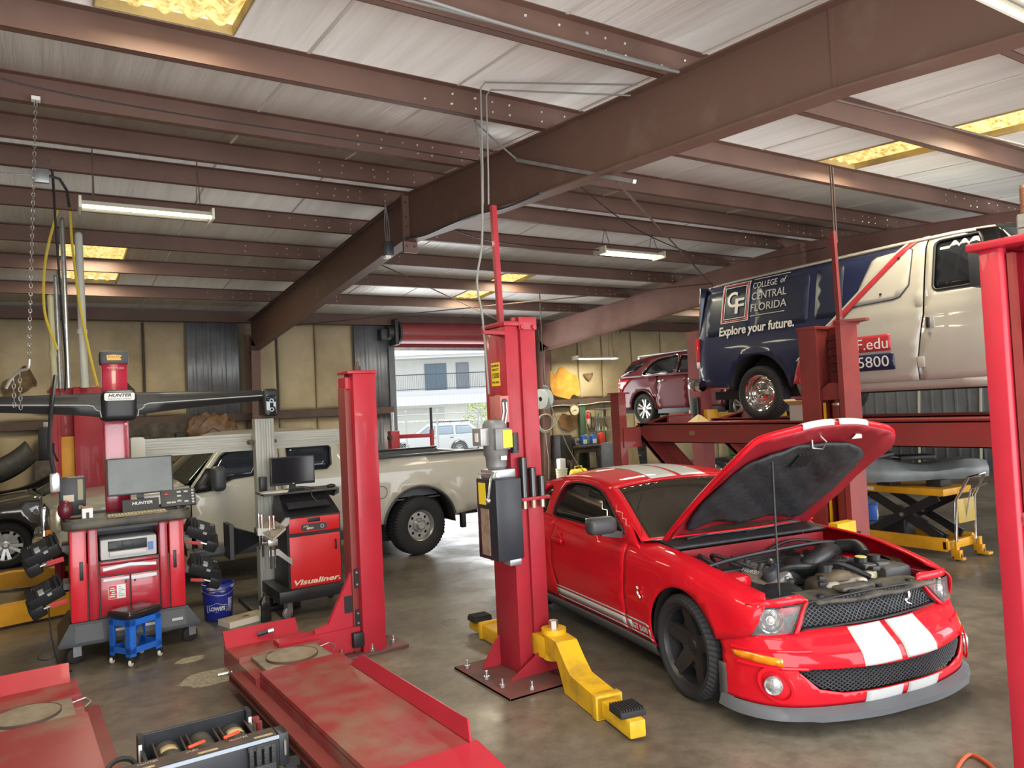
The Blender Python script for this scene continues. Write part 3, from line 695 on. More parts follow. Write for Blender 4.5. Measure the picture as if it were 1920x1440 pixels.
# ---- four-post lift carrying the van
vl = thing('four_post_lift', 'raised red four-post lift with ramps hanging down, carrying the white and blue van', 'vehicle lift', (7.45, 8.80, 0))
def vpost(x, y):
    m = T(x, y, 0); b = B(); b.prism([(-.07, 0), (.07, 0), (.07, .19), (.05, .19), (.05, .02), (-.05, .02), (-.05, .19), (-.07, .19)], .02, 2.14, m); b.box(-.10, -.03, 2.14, .13, .22, 2.165, m); b.cyl((x+.03, y+.05, 2.16), (x+.03, y+.05, 2.22), .02, n=10)
    b.build('post', m_lredd, vl, flat=True)
    B().box(-.16, -.12, 0, .16, .3, .02, m).build('base_plate', m_dplate, vl)
for x, y in ((0, 0), (3.1, 0), (0, -6.4), (3.1, -6.4)): vpost(x, y)
for x0 in (.33, 1.95):
    b = B(); b.box(x0, -6.9, .0, x0+.50, .05, .035, T(0, 0, 1.645)); b.box(x0, -6.9, 1.39, x0+.02, -.0, 1.66); b.box(x0+.48, -6.9, 1.39, x0+.5, 0, 1.66); b.box(x0, -6.9, 1.39, x0+.05, 0, 1.40); b.box(x0-.02, -6.9, 1.675, x0+.0, .05, 1.685)
    b.build('runway', m_lredd, vl, flat=True)
    b = B(); b.box(x0+.02, -.62, 0, x0+.48, -.58, .10, T(0, 0, 1.68) @ RX(0)); b.loft([[(x0, .10, 1.64), (x0+.5, .10, 1.64), (x0+.5, .08, 1.60), (x0, .08, 1.60)], [(x0, -.62, 1.80), (x0+.5, -.62, 1.80), (x0+.5, -.64, 1.78), (x0, -.64, 1.78)]]); b.build('wheel_chock_ramp', m_lredk, vl, flat=True)
    b = B(); b.loft([[(x0, .12, 1.62), (x0+.5, .12, 1.62), (x0+.5, .14, 1.57), (x0, .14, 1.57)], [(x0, -.95, .72), (x0+.5, -.95, .72), (x0+.5, -.91, .70), (x0, -.91, .70)]])
    for dx in (.0, .24, .48): b.bar((x0+dx+.01, .12, 1.58), (x0+dx+.01, -.93, .70), .02, .07)
    b.build('drive_on_ramp', m_lredk, vl, flat=True)
for y in (-.02, -6.42): B().box(-.02, y, 1.32, 3.12, y+.18, 1.62).build('crossbeam', m_lredd, vl, flat=True)
B().box(.322, -1.15, 1.50, .329, -1.05, 1.56).build('rating_plate', M('brass_plate', (.25, .18, .10), .5), vl)
b = B(); b.box(.05, .0, 1.40, .33, .10, 1.62); b.build('end_bracket', m_lredd, vl, flat=True)

# ---- two-post lift at the back holding the SUV
def back_column(x, y, lab, s):
    o = thing('lift_column', lab, 'lift post', (x, y, 0))
    b = B(); b.prism([(0, 0), (s*.30, 0), (s*.30, .03), (s*.04, .03), (s*.04, .27), (s*.30, .27), (s*.30, .30), (0, .30)], .02, 3.34); b.box(min(0, s*.32), -.02, 3.34, max(0, s*.32), .32, 3.37)
    b.build('post', m_lredk, o, flat=True)
    B().box(-.3, -.2, 0, .3, .5, .02).build('base_plate', m_dplate, o)
    return o
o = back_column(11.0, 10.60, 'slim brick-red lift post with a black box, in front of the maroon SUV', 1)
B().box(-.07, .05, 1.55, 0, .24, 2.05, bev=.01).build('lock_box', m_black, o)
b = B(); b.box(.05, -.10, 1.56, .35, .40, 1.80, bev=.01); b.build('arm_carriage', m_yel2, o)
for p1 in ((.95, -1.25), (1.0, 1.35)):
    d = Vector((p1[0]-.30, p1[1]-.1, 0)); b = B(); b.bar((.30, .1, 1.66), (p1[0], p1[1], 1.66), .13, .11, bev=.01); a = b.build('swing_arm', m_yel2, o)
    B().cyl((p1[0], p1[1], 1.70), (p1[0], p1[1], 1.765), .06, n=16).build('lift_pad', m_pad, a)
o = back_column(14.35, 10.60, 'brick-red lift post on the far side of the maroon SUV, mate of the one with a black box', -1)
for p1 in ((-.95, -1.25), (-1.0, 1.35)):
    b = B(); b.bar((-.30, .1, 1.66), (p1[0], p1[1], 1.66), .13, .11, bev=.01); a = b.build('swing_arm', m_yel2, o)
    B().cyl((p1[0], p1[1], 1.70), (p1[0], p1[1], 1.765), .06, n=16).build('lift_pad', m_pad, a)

# ---- two-post column at the left, behind the aligner, arms on the floor
o = thing('lift_column', 'red lift post with a yellow carriage behind the camera beam, beside the dark car', 'lift post', (.03, 10.5, 0))
b = B(); b.prism([(0, 0), (.07, 0), (.07, .04), (.10, .04), (.10, .26), (.24, .26), (.24, 0), (.57, 0), (.57, .36), (0, .36)], .02, 2.52, bev=.003); b.build('post', m_lred, o)
B().box(.10, .10, .3, .24, .22, 1.92, bev=.005).build('arm_carriage', m_yel2, o)
B().tube([(.02, -.012, 1.85), (.02, -.05, 1.75), (.05, -.05, 1.66), (.06, -.012, 1.64)], .012, 6).build('cable_guide', m_black, o)
for p0, p1 in (((.28, -.9), (-.95, -1.25)), ((.28, .9), (-1.1, 1.2))):
    b = B(); b.loft([[(p0[0], p0[1]-.09, .0), (p0[0], p0[1]+.09, .0), (p0[0], p0[1]+.09, .20), (p0[0], p0[1]-.09, .20)], [(p0[0]-.75, lerp(p0[1], p1[1], .6)-.08, .0), (p0[0]-.75, lerp(p0[1], p1[1], .6)+.08, .0), (p0[0]-.75, lerp(p0[1], p1[1], .6)+.08, .20), (p0[0]-.75, lerp(p0[1], p1[1], .6)-.08, .20)], [(p1[0], p1[1]-.07, .0), (p1[0], p1[1]+.07, .0), (p1[0], p1[1]+.07, .11), (p1[0], p1[1]-.07, .11)]], m=T(0, 0, .03)); b.build('swing_arm', m_yel2, o)
b = B(); b.box(-.25, -1.0, 0, .62, 1.1, .03); b.build('base_plate', m_dplate, o)

# ---- alignment lift: two low runways, post and base at the right
al = thing('alignment_lift', 'low red drive-on alignment lift with two runways and a red post', 'vehicle lift', (1.23, 5.50, 0), .045)
m_deck = M('scuffed_red_deck', (.27, .034, .036), .34, col2=(.22, .15, .105), scale=2.2, lo=.5, hi=.75, coat=.2)
def runway(x0, mat, gx):
    b = B(); b.box(x0, -1.93, .19, x0+.60, .02, .23); b.box(x0, -1.93, .05, x0+.012, .02, .20); b.box(x0+.588, -1.93, .05, x0+.6, .02, .20)
    b.box(x0-.03, .02, .05, x0+.60, .48, .185); b.box(x0-.03, .48, .05, x0+.60, .93, .20); b.box(x0-.03, .455, .185, x0+.60, .48, .225)
    b.box(x0+.10, .0, .16, x0+.60, .05, .225)
    r = b.build('runway', mat, al, flat=True)
    g = B(); g.loft([[(x0-.03, .86, .20), (x0+.56, .86, .20), (x0+.56, .89, .20), (x0-.03, .89, .20)], [(x0-.03, .95, .315), (x0+.56, .95, .315), (x0+.56, .97, .31), (x0-.03, .97, .31)]]); g.build('wheel_stop', m_lredb, al, flat=True)
    g = B(); g.mesh([(x0+(.565 if gx else .01), -1.93, .23), (x0+(.565 if gx else .01), -.28, .23), (x0+(.60 if gx else -.03), -.40, .32), (x0+(.60 if gx else -.03), -1.85, .32)], [(0, 1, 2, 3)]); g.build('side_guard', m_lredb, r, flat=True, solid=.012)
    return r
runway(0, m_deck, 1); runway(-1.66, m_deck, 0)
for x0 in (0, -1.66):
    b = B(); b.loft([[(x0+.02, -1.93, .235), (x0+.60, -1.93, .235), (x0+.60, -1.93, .205), (x0+.02, -1.93, .205)], [(x0+.02, -3.2, .03), (x0+.60, -3.2, .03), (x0+.6, -3.2, .0), (x0+.02, -3.2, .0)]]); b.build('approach_ramp', m_lredb, al, flat=True)
b = B(); b.box(-.115, -1.9, .10, -.03, .42, .135); b.box(-.115, -1.9, .08, -.105, .42, .16); b.box(-.06, -1.9, .10, .0, .02, .12); b.build('jack_rail', m_lredk, al, flat=True)
B().box(-1.06, -1.9, .10, -.965, .42, .135).build('jack_rail', m_lredk, al, flat=True)
for x in (-.09,):
    B().cyl((x-.10, .44, .14), (x, .44, .14), .012, n=8).build('rail_bolt', m_steel, al)
b = B(); b.tube([(.22, .86, .26), (.30, .85, .27)], .018, 8); b.build('stop_pin', m_black, al); B().cyl((.30, .845, .27), (.345, .84, .275), .02, n=6).build('pin_nut', m_steel, al)
b = B(); b.prism([(.60, .02), (.60, .27), (.72, .30), (.98, .78), (.98, .02)], -.02, .02, T(0, .60, 0) @ RX(PI/2)); b.box(.30, .55, .05, .98, .70, .24); b.build('crossbeam_gusset', m_lredb, al, flat=True)
b = B(); b.box(.985, .50, .02, 1.19, .70, 2.36, bev=.004); post = b.build('post', m_lredb, al)
b = B(); b.box(.93, .56, .02, .985, .72, 2.24, bev=.004); b.build('post_channel', m_lredk, al)
b = B(); b.box(.935, .49, 2.36, 1.20, .73, 2.385, bev=.003); b.box(.94, .56, 2.22, 1.0, .72, 2.33); b.build('top_cap', m_lredb, al)
b = B(); b.cyl((1.08, .62, 2.38), (1.08, .62, 2.43), .028, n=6).cyl((1.08, .62, 2.43), (1.08, .62, 2.47), .015, n=8); b.build('cable_nut', m_girt, al)
b = B(); b.box(.72, .46, 0, 1.38, .80, .028, bev=.003); b.box(.80, .78, 0, 1.36, 1.2, .026); b.build('base_plate', m_dplate, al)
for x, y in ((.80, .53), (1.06, .50), (1.30, .60), (1.30, .78), (1.22, 1.05)): anchor(al, x, y, .028)
for z0, z1 in ((.56, .72), (.24, .38)):
    b = B(); b.box(.945, .548, z0, .985, .556, z1); b.build('hinge_plate', m_black, al)
    for z in (z0+.03, z1-.03): B().cyl((.965, .54, z), (.965, .55, z), .009, n=8).build('screw', m_steel, al)
B().box(.86, .575, .36, .955, .582, .50).build('cover_plate', m_black, al)
b = B(); b.box(.90, .50, .08, 1.0, .60, .20, bev=.006); b.build('limit_switch', m_black, al)

# turnplates
m_tp = M('dusty_steel_plate', (.24, .20, .15), .6, col2=(.15, .11, .08), scale=6)
for x, y, lab in ((.06, .05, 'round dusty turnplate set in the right runway, beside the gusseted post'), (-1.62, .05, 'round dusty turnplate set in the left runway, nearest the left edge')):
    c = al.matrix_basis @ Vector((x, y, 0)); t_ = thing('turnplate', lab, 'turnplate', (c.x, c.y, .186), .045, 'alignment turnplates')
    b = B(); b.box(0, 0, 0, .50, .40, .03, bev=.003); b.box(.44, .06, 0, .56, .08, .012); b.build('base', m_tp, t_)
    B().cyl((.245, .20, .0305), (.245, .20, .045), .185, n=44).build('disc', M('swirled_disc', (.28, .235, .175), .5, col2=(.2, .16, .11), scale=9), t_)
    B().lathe([(.183, .030), (.183, .047), (.190, .047), (.190, .030)], 44, T(.245, .20, 0), close=True).build('disc_ring', m_girt, t_)
    B().tube([(.50, .31, .02), (.58, .32, .03), (.60, .22, .03), (.56, .16, .02)], .006, 6).build('handle', m_steel, t_)
# ================================================================== WHEELS
m_alloy = M('bright_alloy', (.42, .42, .40), .34, metal=.7, var=.1, scale=6)
m_blkrim = M('satin_black_rim', (.022, .021, .022), .38, spec=.5)
m_chrome = M('chrome', (.78, .78, .78), .08, metal=1.)
m_brake = M('brake_disc', (.22, .21, .2), .4, metal=.8)
def tire_mesh(R, w, r, lug=.008, nl=64, style='road'):
    b = B(); hw = w/2
    prof = [(r, -hw*.86), (r+.012, -hw*.93), (lerp(r, R, .35), -hw*1.03), (lerp(r, R, .65), -hw*1.02), (R-.022, -hw*.92), (R-.005, -hw*.80)]
    tread = [(R, -hw*.74), (R, -hw*.46), (R-.007, -hw*.44), (R-.007, -hw*.40), (R+.001, -hw*.38), (R+.001, -hw*.05), (R-.007, -hw*.03), (R-.007, hw*.03), (R+.001, hw*.05), (R+.001, hw*.38), (R-.007, hw*.40), (R-.007, hw*.44), (R, hw*.46), (R, hw*.74)]
    prof = prof+tread+[(p, -z) for p, z in prof[::-1]]
    n = nl*4; k = len(prof); rows = []
    for i in range(n):
        a = 2*PI*i/n; row = []
        for j, (p, z) in enumerate(prof):
            q = p; aa = a
            if p > R-.03:
                if style == 'road':
                    aa = a+.10*(abs(z)/hw)**2
                    if i % 4 == 0 and abs(z) > hw*.45: q = p-lug
                else:
                    if (i+(2 if z > 0 else 0)) % 4 == 0: q = p-lug*1.6
            row.append(b.bm.verts.new((q*math.cos(aa), q*math.sin(aa), z)))
        rows.append(row)
    for i in range(n):
        A, C = rows[i], rows[(i+1) % n]
        for j in range(k-1): b.bm.faces.new((A[j], C[j], C[j+1], A[j+1]))
    return b
def rim_mesh(r, w, style):
    b = B(); hw = w/2; o = hw*.86
    if style == 'star5':
        b.lathe([(r*1.0, -o), (r*.93, -o+.02), (r*.9, 0), (r*.93, o*.75), (r*.985, o-.012), (r*1.01, o), (r*1.03, o-.006), (r*1.0, -o)], 60)
        for k in range(5):
            a = 2*PI*k/5+PI/2
            for s in (-1, 1):
                V = [(.035, s*.0, o*.30), (.055, s*.062, o*.34), (r*.94, s*.045, o*.84), (r*.94, 0, o*.78)]
                V2 = [(x, y, z-.04) for x, y, z in V]
                b.mesh(V+V2, [(0, 1, 2, 3), (7, 6, 5, 4), (0, 3, 7, 4), (1, 0, 4, 5), (2, 1, 5, 6), (3, 2, 6, 7)], RZ(a))
        b.lathe([(0, o*.46), (.03, o*.46), (.036, o*.4), (.075, o*.36), (.085, o*.2), (.085, -.02), (0, -.02)], 30)
        for k in range(5): b.cyl((.056*math.cos(2*PI*(k+.5)/5+PI/2), .056*math.sin(2*PI*(k+.5)/5+PI/2), o*.25), (.056*math.cos(2*PI*(k+.5)/5+PI/2), .056*math.sin(2*PI*(k+.5)/5+PI/2), o*.40), .009, n=6)
    elif style == 'multi':
        b.lathe([(r*1.0, -o), (r*.92, -o+.02), (r*.88, 0), (r*.92, o*.6), (r*.97, o-.012), (r*1.01, o), (r*1.03, o-.006), (r*1.0, -o)], 48)
        for k in range(5):
            for s in (-.22, .22):
                V = [(.03, -.014, o*.72), (.03, .014, o*.72), (r*.95, .026, o*.9), (r*.95, -.026, o*.9)]
                V2 = [(x, y, z-.03) for x, y, z in V]
                b.mesh(V+V2, [(0, 1, 2, 3), (7, 6, 5, 4), (0, 3, 7, 4), (1, 0, 4, 5), (2, 1, 5, 6), (3, 2, 6, 7)], RZ(2*PI*k/5+s+PI/2))
        b.lathe([(0, o*.85), (.028, o*.85), (.035, o*.78), (.07, o*.72), (.07, 0), (0, 0)], 24)
    elif style == 'steel8':
        b.lathe([(r*1.0, -o), (r*.93, -o*.6), (r*.88, 0), (r*.86, o*.55), (r*.95, o*.9), (r*1.01, o), (r*1.03, o-.008), (r*1.0, -o)], 48)
        hs = [arc2(r*.68*math.cos(2*PI*k/8), r*.68*math.sin(2*PI*k/8), .021, 0, 360, 10)[:-1] for k in range(8)]
        b.prism(arc2(0, 0, r*.92, 0, 360, 48)[:-1], o*.35, o*.52, holes=hs)
        b.lathe([(r*.48, o*.52), (r*.47, o*.62), (r*.36, o*.80), (r*.32, o*.8), (r*.25, o*1.05), (r*.22, o*1.12), (0, o*1.12)], 24)
        for k in range(8): b.cyl((r*.40*math.cos(2*PI*(k+.5)/8), r*.40*math.sin(2*PI*(k+.5)/8), o*.5), (r*.40*math.cos(2*PI*(k+.5)/8), r*.40*math.sin(2*PI*(k+.5)/8), o*.88), .012, n=6)
    elif style == 'hubcap':
        b.lathe([(r*1.0, -o), (r*.93, -o*.6), (r*.9, o*.3), (r*.93, o*.85), (r*1.01, o), (r*1.03, o-.008), (r*1.0, -o)], 48)
        b.lathe([(r*.92, o*.30), (r*.78, o*.22), (r*.70, o*.42), (r*.60, o*.5), (r*.56, o*.50), (r*.54, o*.44), (r*.50, o*.62), (r*.34, o*.82), (r*.2, o*.95), (0, o)], 40)
        for k in range(4): b.box(.02, -.012, o*.85, r*.42, .012, o*.95, RZ(PI/2*k+.4), bev=.004)
    return b
def add_wheel(car, x, y, R, w, r, style, rim_mat, turn=0., tstyle='road', z=None, lug=.008):
    s = 1 if y > 0 else -1
    m = T(x, y-s*w/2, R if z is None else z) @ RZ(turn) @ RX(-s*PI/2)
    t = tire_mesh(R, w, r, lug, 56, tstyle); bmesh.ops.transform(t.bm, matrix=m, verts=t.bm.verts)
    t = t.build('tire', m_rubber, car, ang=30)
    q = rim_mesh(r, w, style); bmesh.ops.transform(q.bm, matrix=m, verts=q.bm.verts)
    q.build('rim', rim_mat, t, ang=30)
    d = B().cyl((0, 0, -.01), (0, 0, .015), r*.72, n=36); bmesh.ops.transform(d.bm, matrix=m, verts=d.bm.verts)
    if style in ('star5', 'multi'): d.build('brake_disc', m_brake, t)
    else: d.bm.free()
    return t
# ================================================================== RED COUPE WITH RAISED HOOD
m_red = M('gloss_red_paint', (.56, .006, .016), .55, coat=.5, spec=.12)
m_redin = M('satin_red_inner', (.26, .010, .018), .45, var=.25, scale=4)
m_stripe = M('white_stripe_paint', (.50, .51, .50), .5, coat=.5, spec=.15)
m_tint = M('tinted_glass', (.012, .011, .010), .04, spec=.7, coat=.3)
m_wsh = M('windshield_glass', (.035, .030, .022), .03, spec=.7, alpha=.86)
m_under = M('underbody_black', (.012, .012, .013), .7)
m_lens = M('clear_lens', (.8, .8, .8), .03, alpha=.07, spec=.8)
m_amber = M('amber_lens', (.85, .27, .01), .12, col2=(.55, .14, .0), scale=14, coat=1.)
car = thing('sports_car', 'red sports coupe with white stripes and its hood raised, parked beside the lift post', 'car', (4.503, 3.597, 0), math.radians(-99))
W = [(-3.8, .78), (-3.65, .86), (-3.2, .92), (-2.72, .938), (-2.2, .925), (-1.5, .912), (-.9, .912), (-.42, .925), (0, .935), (.36, .922), (.56, .888), (.72, .80)]
S = [(-3.8, 1.0), (-3.0, 1.03), (-2.2, 1.0), (-1.5, .965), (-.7, .935), (-.3, .915), (0, .89), (.35, .83), (.62, .765), (.8, .73)]
rr = .09; TH = 1.38
def side(x, v, s=-1, off=0.):
    w = sinterp(W, x)+off; sh = sinterp(S, x); c = min(v, sh-rr)
    y0 = w-.055*((c-.58)/.4)**2-(.04*((.32-c)/.14)**1.5 if c < .32 else 0)+.010*math.exp(-((c-.80)/.035)**2)*(1 if -2.4 < x < .2 else 0)
    for ax in (0, -2.72):                       # wheel-arch flare
        d = math.hypot(x-ax, c-.345)
        y0 += .016*math.exp(-((d-.40)/.05)**2) if d > .3 else 0
    if v <= sh-rr: return (x, s*y0, v)
    t = min((v-(sh-rr))/rr, TH); e = max(0, v-(sh-rr)-rr*TH)
    y = y0-rr*(1-math.cos(t))-e*math.sin(TH); z = sh-rr+rr*math.sin(t)+e*math.cos(TH)
    return (x, s*y, z)
VH = lambda x: sinterp(S, x)-rr+rr*TH+.10      # hood shut line
VB = lambda x: sinterp(S, x)-rr+rr*.85          # belt line
def archpts(cx, r, a0, a1, n=22): return arc2(cx, .345, r, a0, a1, n)
for s in (-1, 1):
    f = lambda u, v, s=s: side(u, v, s)
    xs = [(-.80+i*.125) for i in range(12)]
    fen = [(-.76, .235), (-.765, .5), (-.742, VH(-.74))]+[(x, VH(x)) for x in xs if -.72 < x < .60]+[(.645, .80), (.665, .74), (.655, .66), (.62, .585), (.57, .548), (.48, .525), (.372, .50)]
    fen += archpts(0, .395, 23, 196, 26)+[(-.40, .235)]
    panel('front_fender', fen, f, m_red, car, .055, .012, flip=s > 0)
    dr = [(-.775, .235), (-.78, .5), (-.757, VB(-.75))]+[(x, VB(x)) for x in (-1, -1.3, -1.6, -1.9)]+[(-1.99, VB(-1.99)), (-2.035, .80), (-2.03, .6), (-1.96, .4), (-1.90, .235)]
    door = panel('door', dr, f, m_red, car, .06, .012, flip=s > 0)
    hnd = B(); x, y, z = side(-1.86, .80, s); hnd.box(-.10, -.014, -.018, .10, .014, .018, T(x, y+s*.022, z) @ RY(.03), bev=.012); hnd.lathe([(.06, 0), (.05, .008), (0, .010)], 20, T(x, y-s*.002, z) @ RX(-s*PI/2)); hnd.build('door_handle', m_red, door)
    qp = [(-2.0, VB(-2.0)), (-2.045, .80), (-2.04, .6), (-1.97, .4), (-1.912, .235), (-2.30, .235)]+archpts(-2.72, .395, 196, -14, 26)+[(-3.2, .24), (-3.72, .32), (-3.78, .6), (-3.75, .9), (-3.70, VH(-3.7)), (-3.1, VH(-3.1)), (-2.95, VB(-2.95)), (-2.5, VB(-2.5))]
    panel('rear_quarter_panel', qp, f, m_red, car, .07, .012, flip=s > 0)
    b = B()          # rocker skirt
    b.grid(lambda u, v: (lerp(-.41, -2.32, u), s*(sinterp(W, lerp(-.41, -2.32, u))-.045-.05*v+.02*math.sin(v*PI)), .24-.10*v), 20, 4)
    b.build('rocker_skirt', M('grey_skirt', (.06, .06, .062), .45), car, solid=.02)
    # white rocker stripes
    for (a, c) in ((.300, .357), (.370, .384), (.273, .287)):
        for (x0, x1, nm) in ((-.405 if True else 0, -.765, 'a'), (-.782, -1.955, 'b')):
            x0 = x0+(.012 if a < .29 else -.01 if a > .36 else 0) if nm == 'a' else x0
            segs = [(x0, x1)]
            if nm == 'a' and a == .300: segs = [(x0, -.435), (-.685, x1)]
            for x0, x1 in segs: o = panel('side_stripe', [(x0, a), (x1, a), (x1, c), (x0, c)], lambda u, v, s=s: side(u, v, s, .002), m_stripe, car, .06, .002, flip=s > 0, off=1)
    # greenhouse
def gy(x, z):
    xb = max(-2.9, min(-.55, x)); p = side(xb, VB(xb), 1); d = max(0, z-p[2])
    return p[1]-.36*d-.28*d*d
def ghs(s): return lambda u, v: (u, s*gy(u, v), v)
zb = lambda x: side(x, VB(x), 1)[2]
gout = [(x, zb(x)-.004) for x in (-2.98, -2.6, -2.2, -1.8, -1.4, -1.0, -.75)]+[(-.58, zb(-.6)), (-.80, 1.07), (-1.05, 1.19), (-1.28, 1.283), (-1.5, 1.325), (-1.75, 1.340), (-2.0, 1.335), (-2.25, 1.308), (-2.55, 1.235), (-2.85, 1.115)]
win = smooth_poly([(-.87, .985), (-1.02, 1.075), (-1.22, 1.185), (-1.42, 1.262), (-1.65, 1.293), (-1.9, 1.290), (-2.04, 1.24), (-2.09, 1.1), (-2.07, .992), (-1.8, .985), (-1.3, .980)], True, 4)
qwin = smooth_poly([(-2.24, 1.0), (-2.235, 1.12), (-2.25, 1.235), (-2.36, 1.215), (-2.47, 1.13), (-2.56, 1.03), (-2.5, 1.0), (-2.35, .995)], True, 4)
for s in (-1, 1):
    g = panel('roof_pillars', gout, ghs(s), m_red, car, .05, .02, holes=[win, qwin], flip=s > 0)
    for nm, w in (('side_window', win), ('quarter_window', qwin)):
        panel(nm, w, lambda u, v, s=s: (u, s*(gy(u, v)-.012), v), m_tint, car, .08, .005, flip=s > 0)
    b = B(); pts = [(u, s*(gy(u, v)-.002), v) for u, v in win]; b.tube(pts, .009, 6, closed=True); b.build('window_seal', m_black, car)
    panel('mirror_sail', [(-.80, .972), (-.87, .98), (-1.0, 1.06), (-1.02, 1.08), (-.97, 1.06)], lambda u, v, s=s: (u, s*(gy(u, v)+.003), v), m_black, car, .1, .006, flip=s > 0)
    # mirror
    mb = B(); mb.box(-.075, -.125, -.066, .065, .115, .066, bev=.045, seg=4)
    mb.bar((-.0, -s*.16, -.085), (0, s*.02, -.05), .07, .05)
    bmesh.ops.transform(mb.bm, matrix=T(-.84, s*(gy(-.84, 1.0)+.205), 1.065), verts=mb.bm.verts)
    mo = mb.build('door_mirror', m_dgrey, car)
    B().box(-.004, -.10, -.055, .004, .10, .055, T(-.84-.077, s*(gy(-.84, 1)+.205), 1.065), bev=.003).build('mirror_glass', m_chrome, mo)
# roof, windshield, rear glass, deck
def rail(x): return sinterp([(-3.0, 1.05), (-2.85, 1.115), (-2.55, 1.235), (-2.25, 1.308), (-2.0, 1.335), (-1.75, 1.340), (-1.5, 1.325), (-1.28, 1.283), (-1.05, 1.19), (-.80, 1.07), (-.58, .965)], x)
def top(x, t, off=0.):
    bow = (1-t*t)*sinterp([(-3.0, -.10), (-2.25, -.05), (-1.8, 0), (-1.28, .05), (-.58, .17)], x)
    z = rail(x); cr = (1-abs(t)**2.2)*sinterp([(-3, .03), (-2.2, .055), (-1.6, .062), (-1.2, .05), (-.58, .02)], x)
    return (x+bow, t*gy(x, z), z+cr+off)
def sheet(nm, x0, x1, t0, t1, mat, off=0., th=.01, par=car, nx=16, nt=20, flip=False):
    b = B(); b.grid(lambda u, v: top(lerp(x0, x1, u), lerp(t0, t1, v), off), nx, nt); bmesh.ops.recalc_face_normals(b.bm, faces=b.bm.faces); b.bm.faces.ensure_lookup_table()
    if sum(f.normal.z for f in b.bm.faces) < 0: bmesh.ops.reverse_faces(b.bm, faces=b.bm.faces)
    return b.build(nm, mat, par, solid=th, soff=-1)
roof = sheet('roof_panel', -1.30, -2.27, -1, 1, m_red)
for a, c in ((-.42, -.035), (.035, .42)): sheet('roof_stripe', -1.302, -2.268, a, c, m_stripe, .004, .003, roof)
def wf(u, v): return top(u, v)
panel('windshield_frame', [(-.58, -1), (-.58, 1), (-1.31, 1), (-1.31, -1)], wf, m_red, car, .05, .01, holes=[[(-.60, -.925), (-.60, .925), (-1.27, .90), (-1.27, -.90)]])
panel('windshield', [(-.57, -.93), (-.57, .93), (-1.285, .905), (-1.285, -.905)], lambda u, v: top(u, v, -.006), m_wsh, car, .06, .006)
sheet('rear_window', -2.26, -2.97, -.97, .97, m_tint, -.002)
dk = B(); dk.grid(lambda u, v: (lerp(-2.95, -3.74, u), lerp(-1, 1, v)*(lerp(.74, .68, u)), 1.045+.03*(1-(2*v-1)**2)-.02*u), 10, 12); dk = dk.build('deck_lid', m_red, car, solid=.02)
B().box(-3.78, -.7, 1.06, -3.62, .7, 1.10, bev=.015).build('rear_spoiler', m_red, dk)
b = B(); b.grid(lambda u, v: (-3.74-.10*math.sin(v*PI)*(1-abs(2*u-1)**4)-.03, lerp(-.84, .84, u), lerp(.28, 1.04, v)), 20, 10); b.build('rear_fascia', m_red, car, solid=.02)
# cowl, firewall, inner bay
b = B(); b.grid(lambda u, v: (lerp(-.33, -.62, u)+.13*(1-(2*v-1)**2)*u, lerp(-.72, .72, v), lerp(.915, .955, u)+.015*math.sin(v*40)*0), 6, 30)
cowl = b.build('cowl_panel', M('black_cowl', (.02, .02, .022), .5, bump=.2, bscale=60), car, solid=.02)
for y0, y1 in ((-.55, .10), (.0, .62)): B().tube([(-.42, y0, .965), (-.46, (y0+y1)/2, .985), (-.50, y1, .985)], .009, 6).build('wiper', m_black, cowl)
bay = B()
bay.box(-.36, -.70, .40, -.34, .70, .90)                      # firewall
for s in (-1, 1):
    bay.box(-.36, s*.66-.01, .40, .66, s*.66+.01, .74); bay.box(-.36, s*.72-.06, .735, .62, s*.72+.06, .75)
bay.box(.60, -.68, .35, .63, .68, .60)
bay.build('engine_bay_panels', m_redin, car, flat=True)
B().box(-.34, -.66, .28, .62, .66, .34).box(-3.6, -.80, .17, .3, .80, .21).box(-3.66, -.72, .3, -2.1, .72, .90).build('floor_pan', m_under, car, flat=True)
for s in (-1, 1):
    for ax in (0, -2.72):
        b = B(); b.grid(lambda u, v: (ax+.405*math.cos(PI*u*1.1-.15), s*lerp(.89, .60, v), .345+.405*math.sin(PI*u*1.1-.15)), 24, 2); b.box(ax-.4, s*.62-.01, .2, ax+.4, s*.62+.01, .74); b.build('wheel_well', m_under, car, solid=.01)
# interior seen through the glass
b = B()
b.box(-.62, -.68, .60, -.95, .68, .93, bev=.05)
for y in (-.36, .36):
    b.box(-2.0, y-.25, .35, -1.45, y+.25, .50, bev=.06); b.box(-.11, -.24, 0, .08, .24, .62, T(-2.0, y, .42) @ RY(-.35), bev=.07); b.box(-.07, -.14, 0, .05, .14, .2, T(-2.22, y, 1.02) @ RY(-.3), bev=.05)
b.build('seats_and_dash', M('dark_interior', (.03, .027, .024), .7), car)
B().lathe([(.185, -.012), (.197, 0), (.185, .012), (.173, 0)], 28, T(-1.12, .36, .93) @ RY(-1.2), close=True).build('steering_wheel', m_black, car)
add_wheel(car, 0, -.932, .345, .27, .262, 'star5', m_blkrim, turn=-.05); add_wheel(car, 0, .932, .345, .27, .262, 'star5', m_blkrim, turn=-.05)
add_wheel(car, -2.72, -.936, .347, .30, .258, 'star5', m_blkrim); add_wheel(car, -2.72, .936, .347, .30, .258, 'star5', m_blkrim)

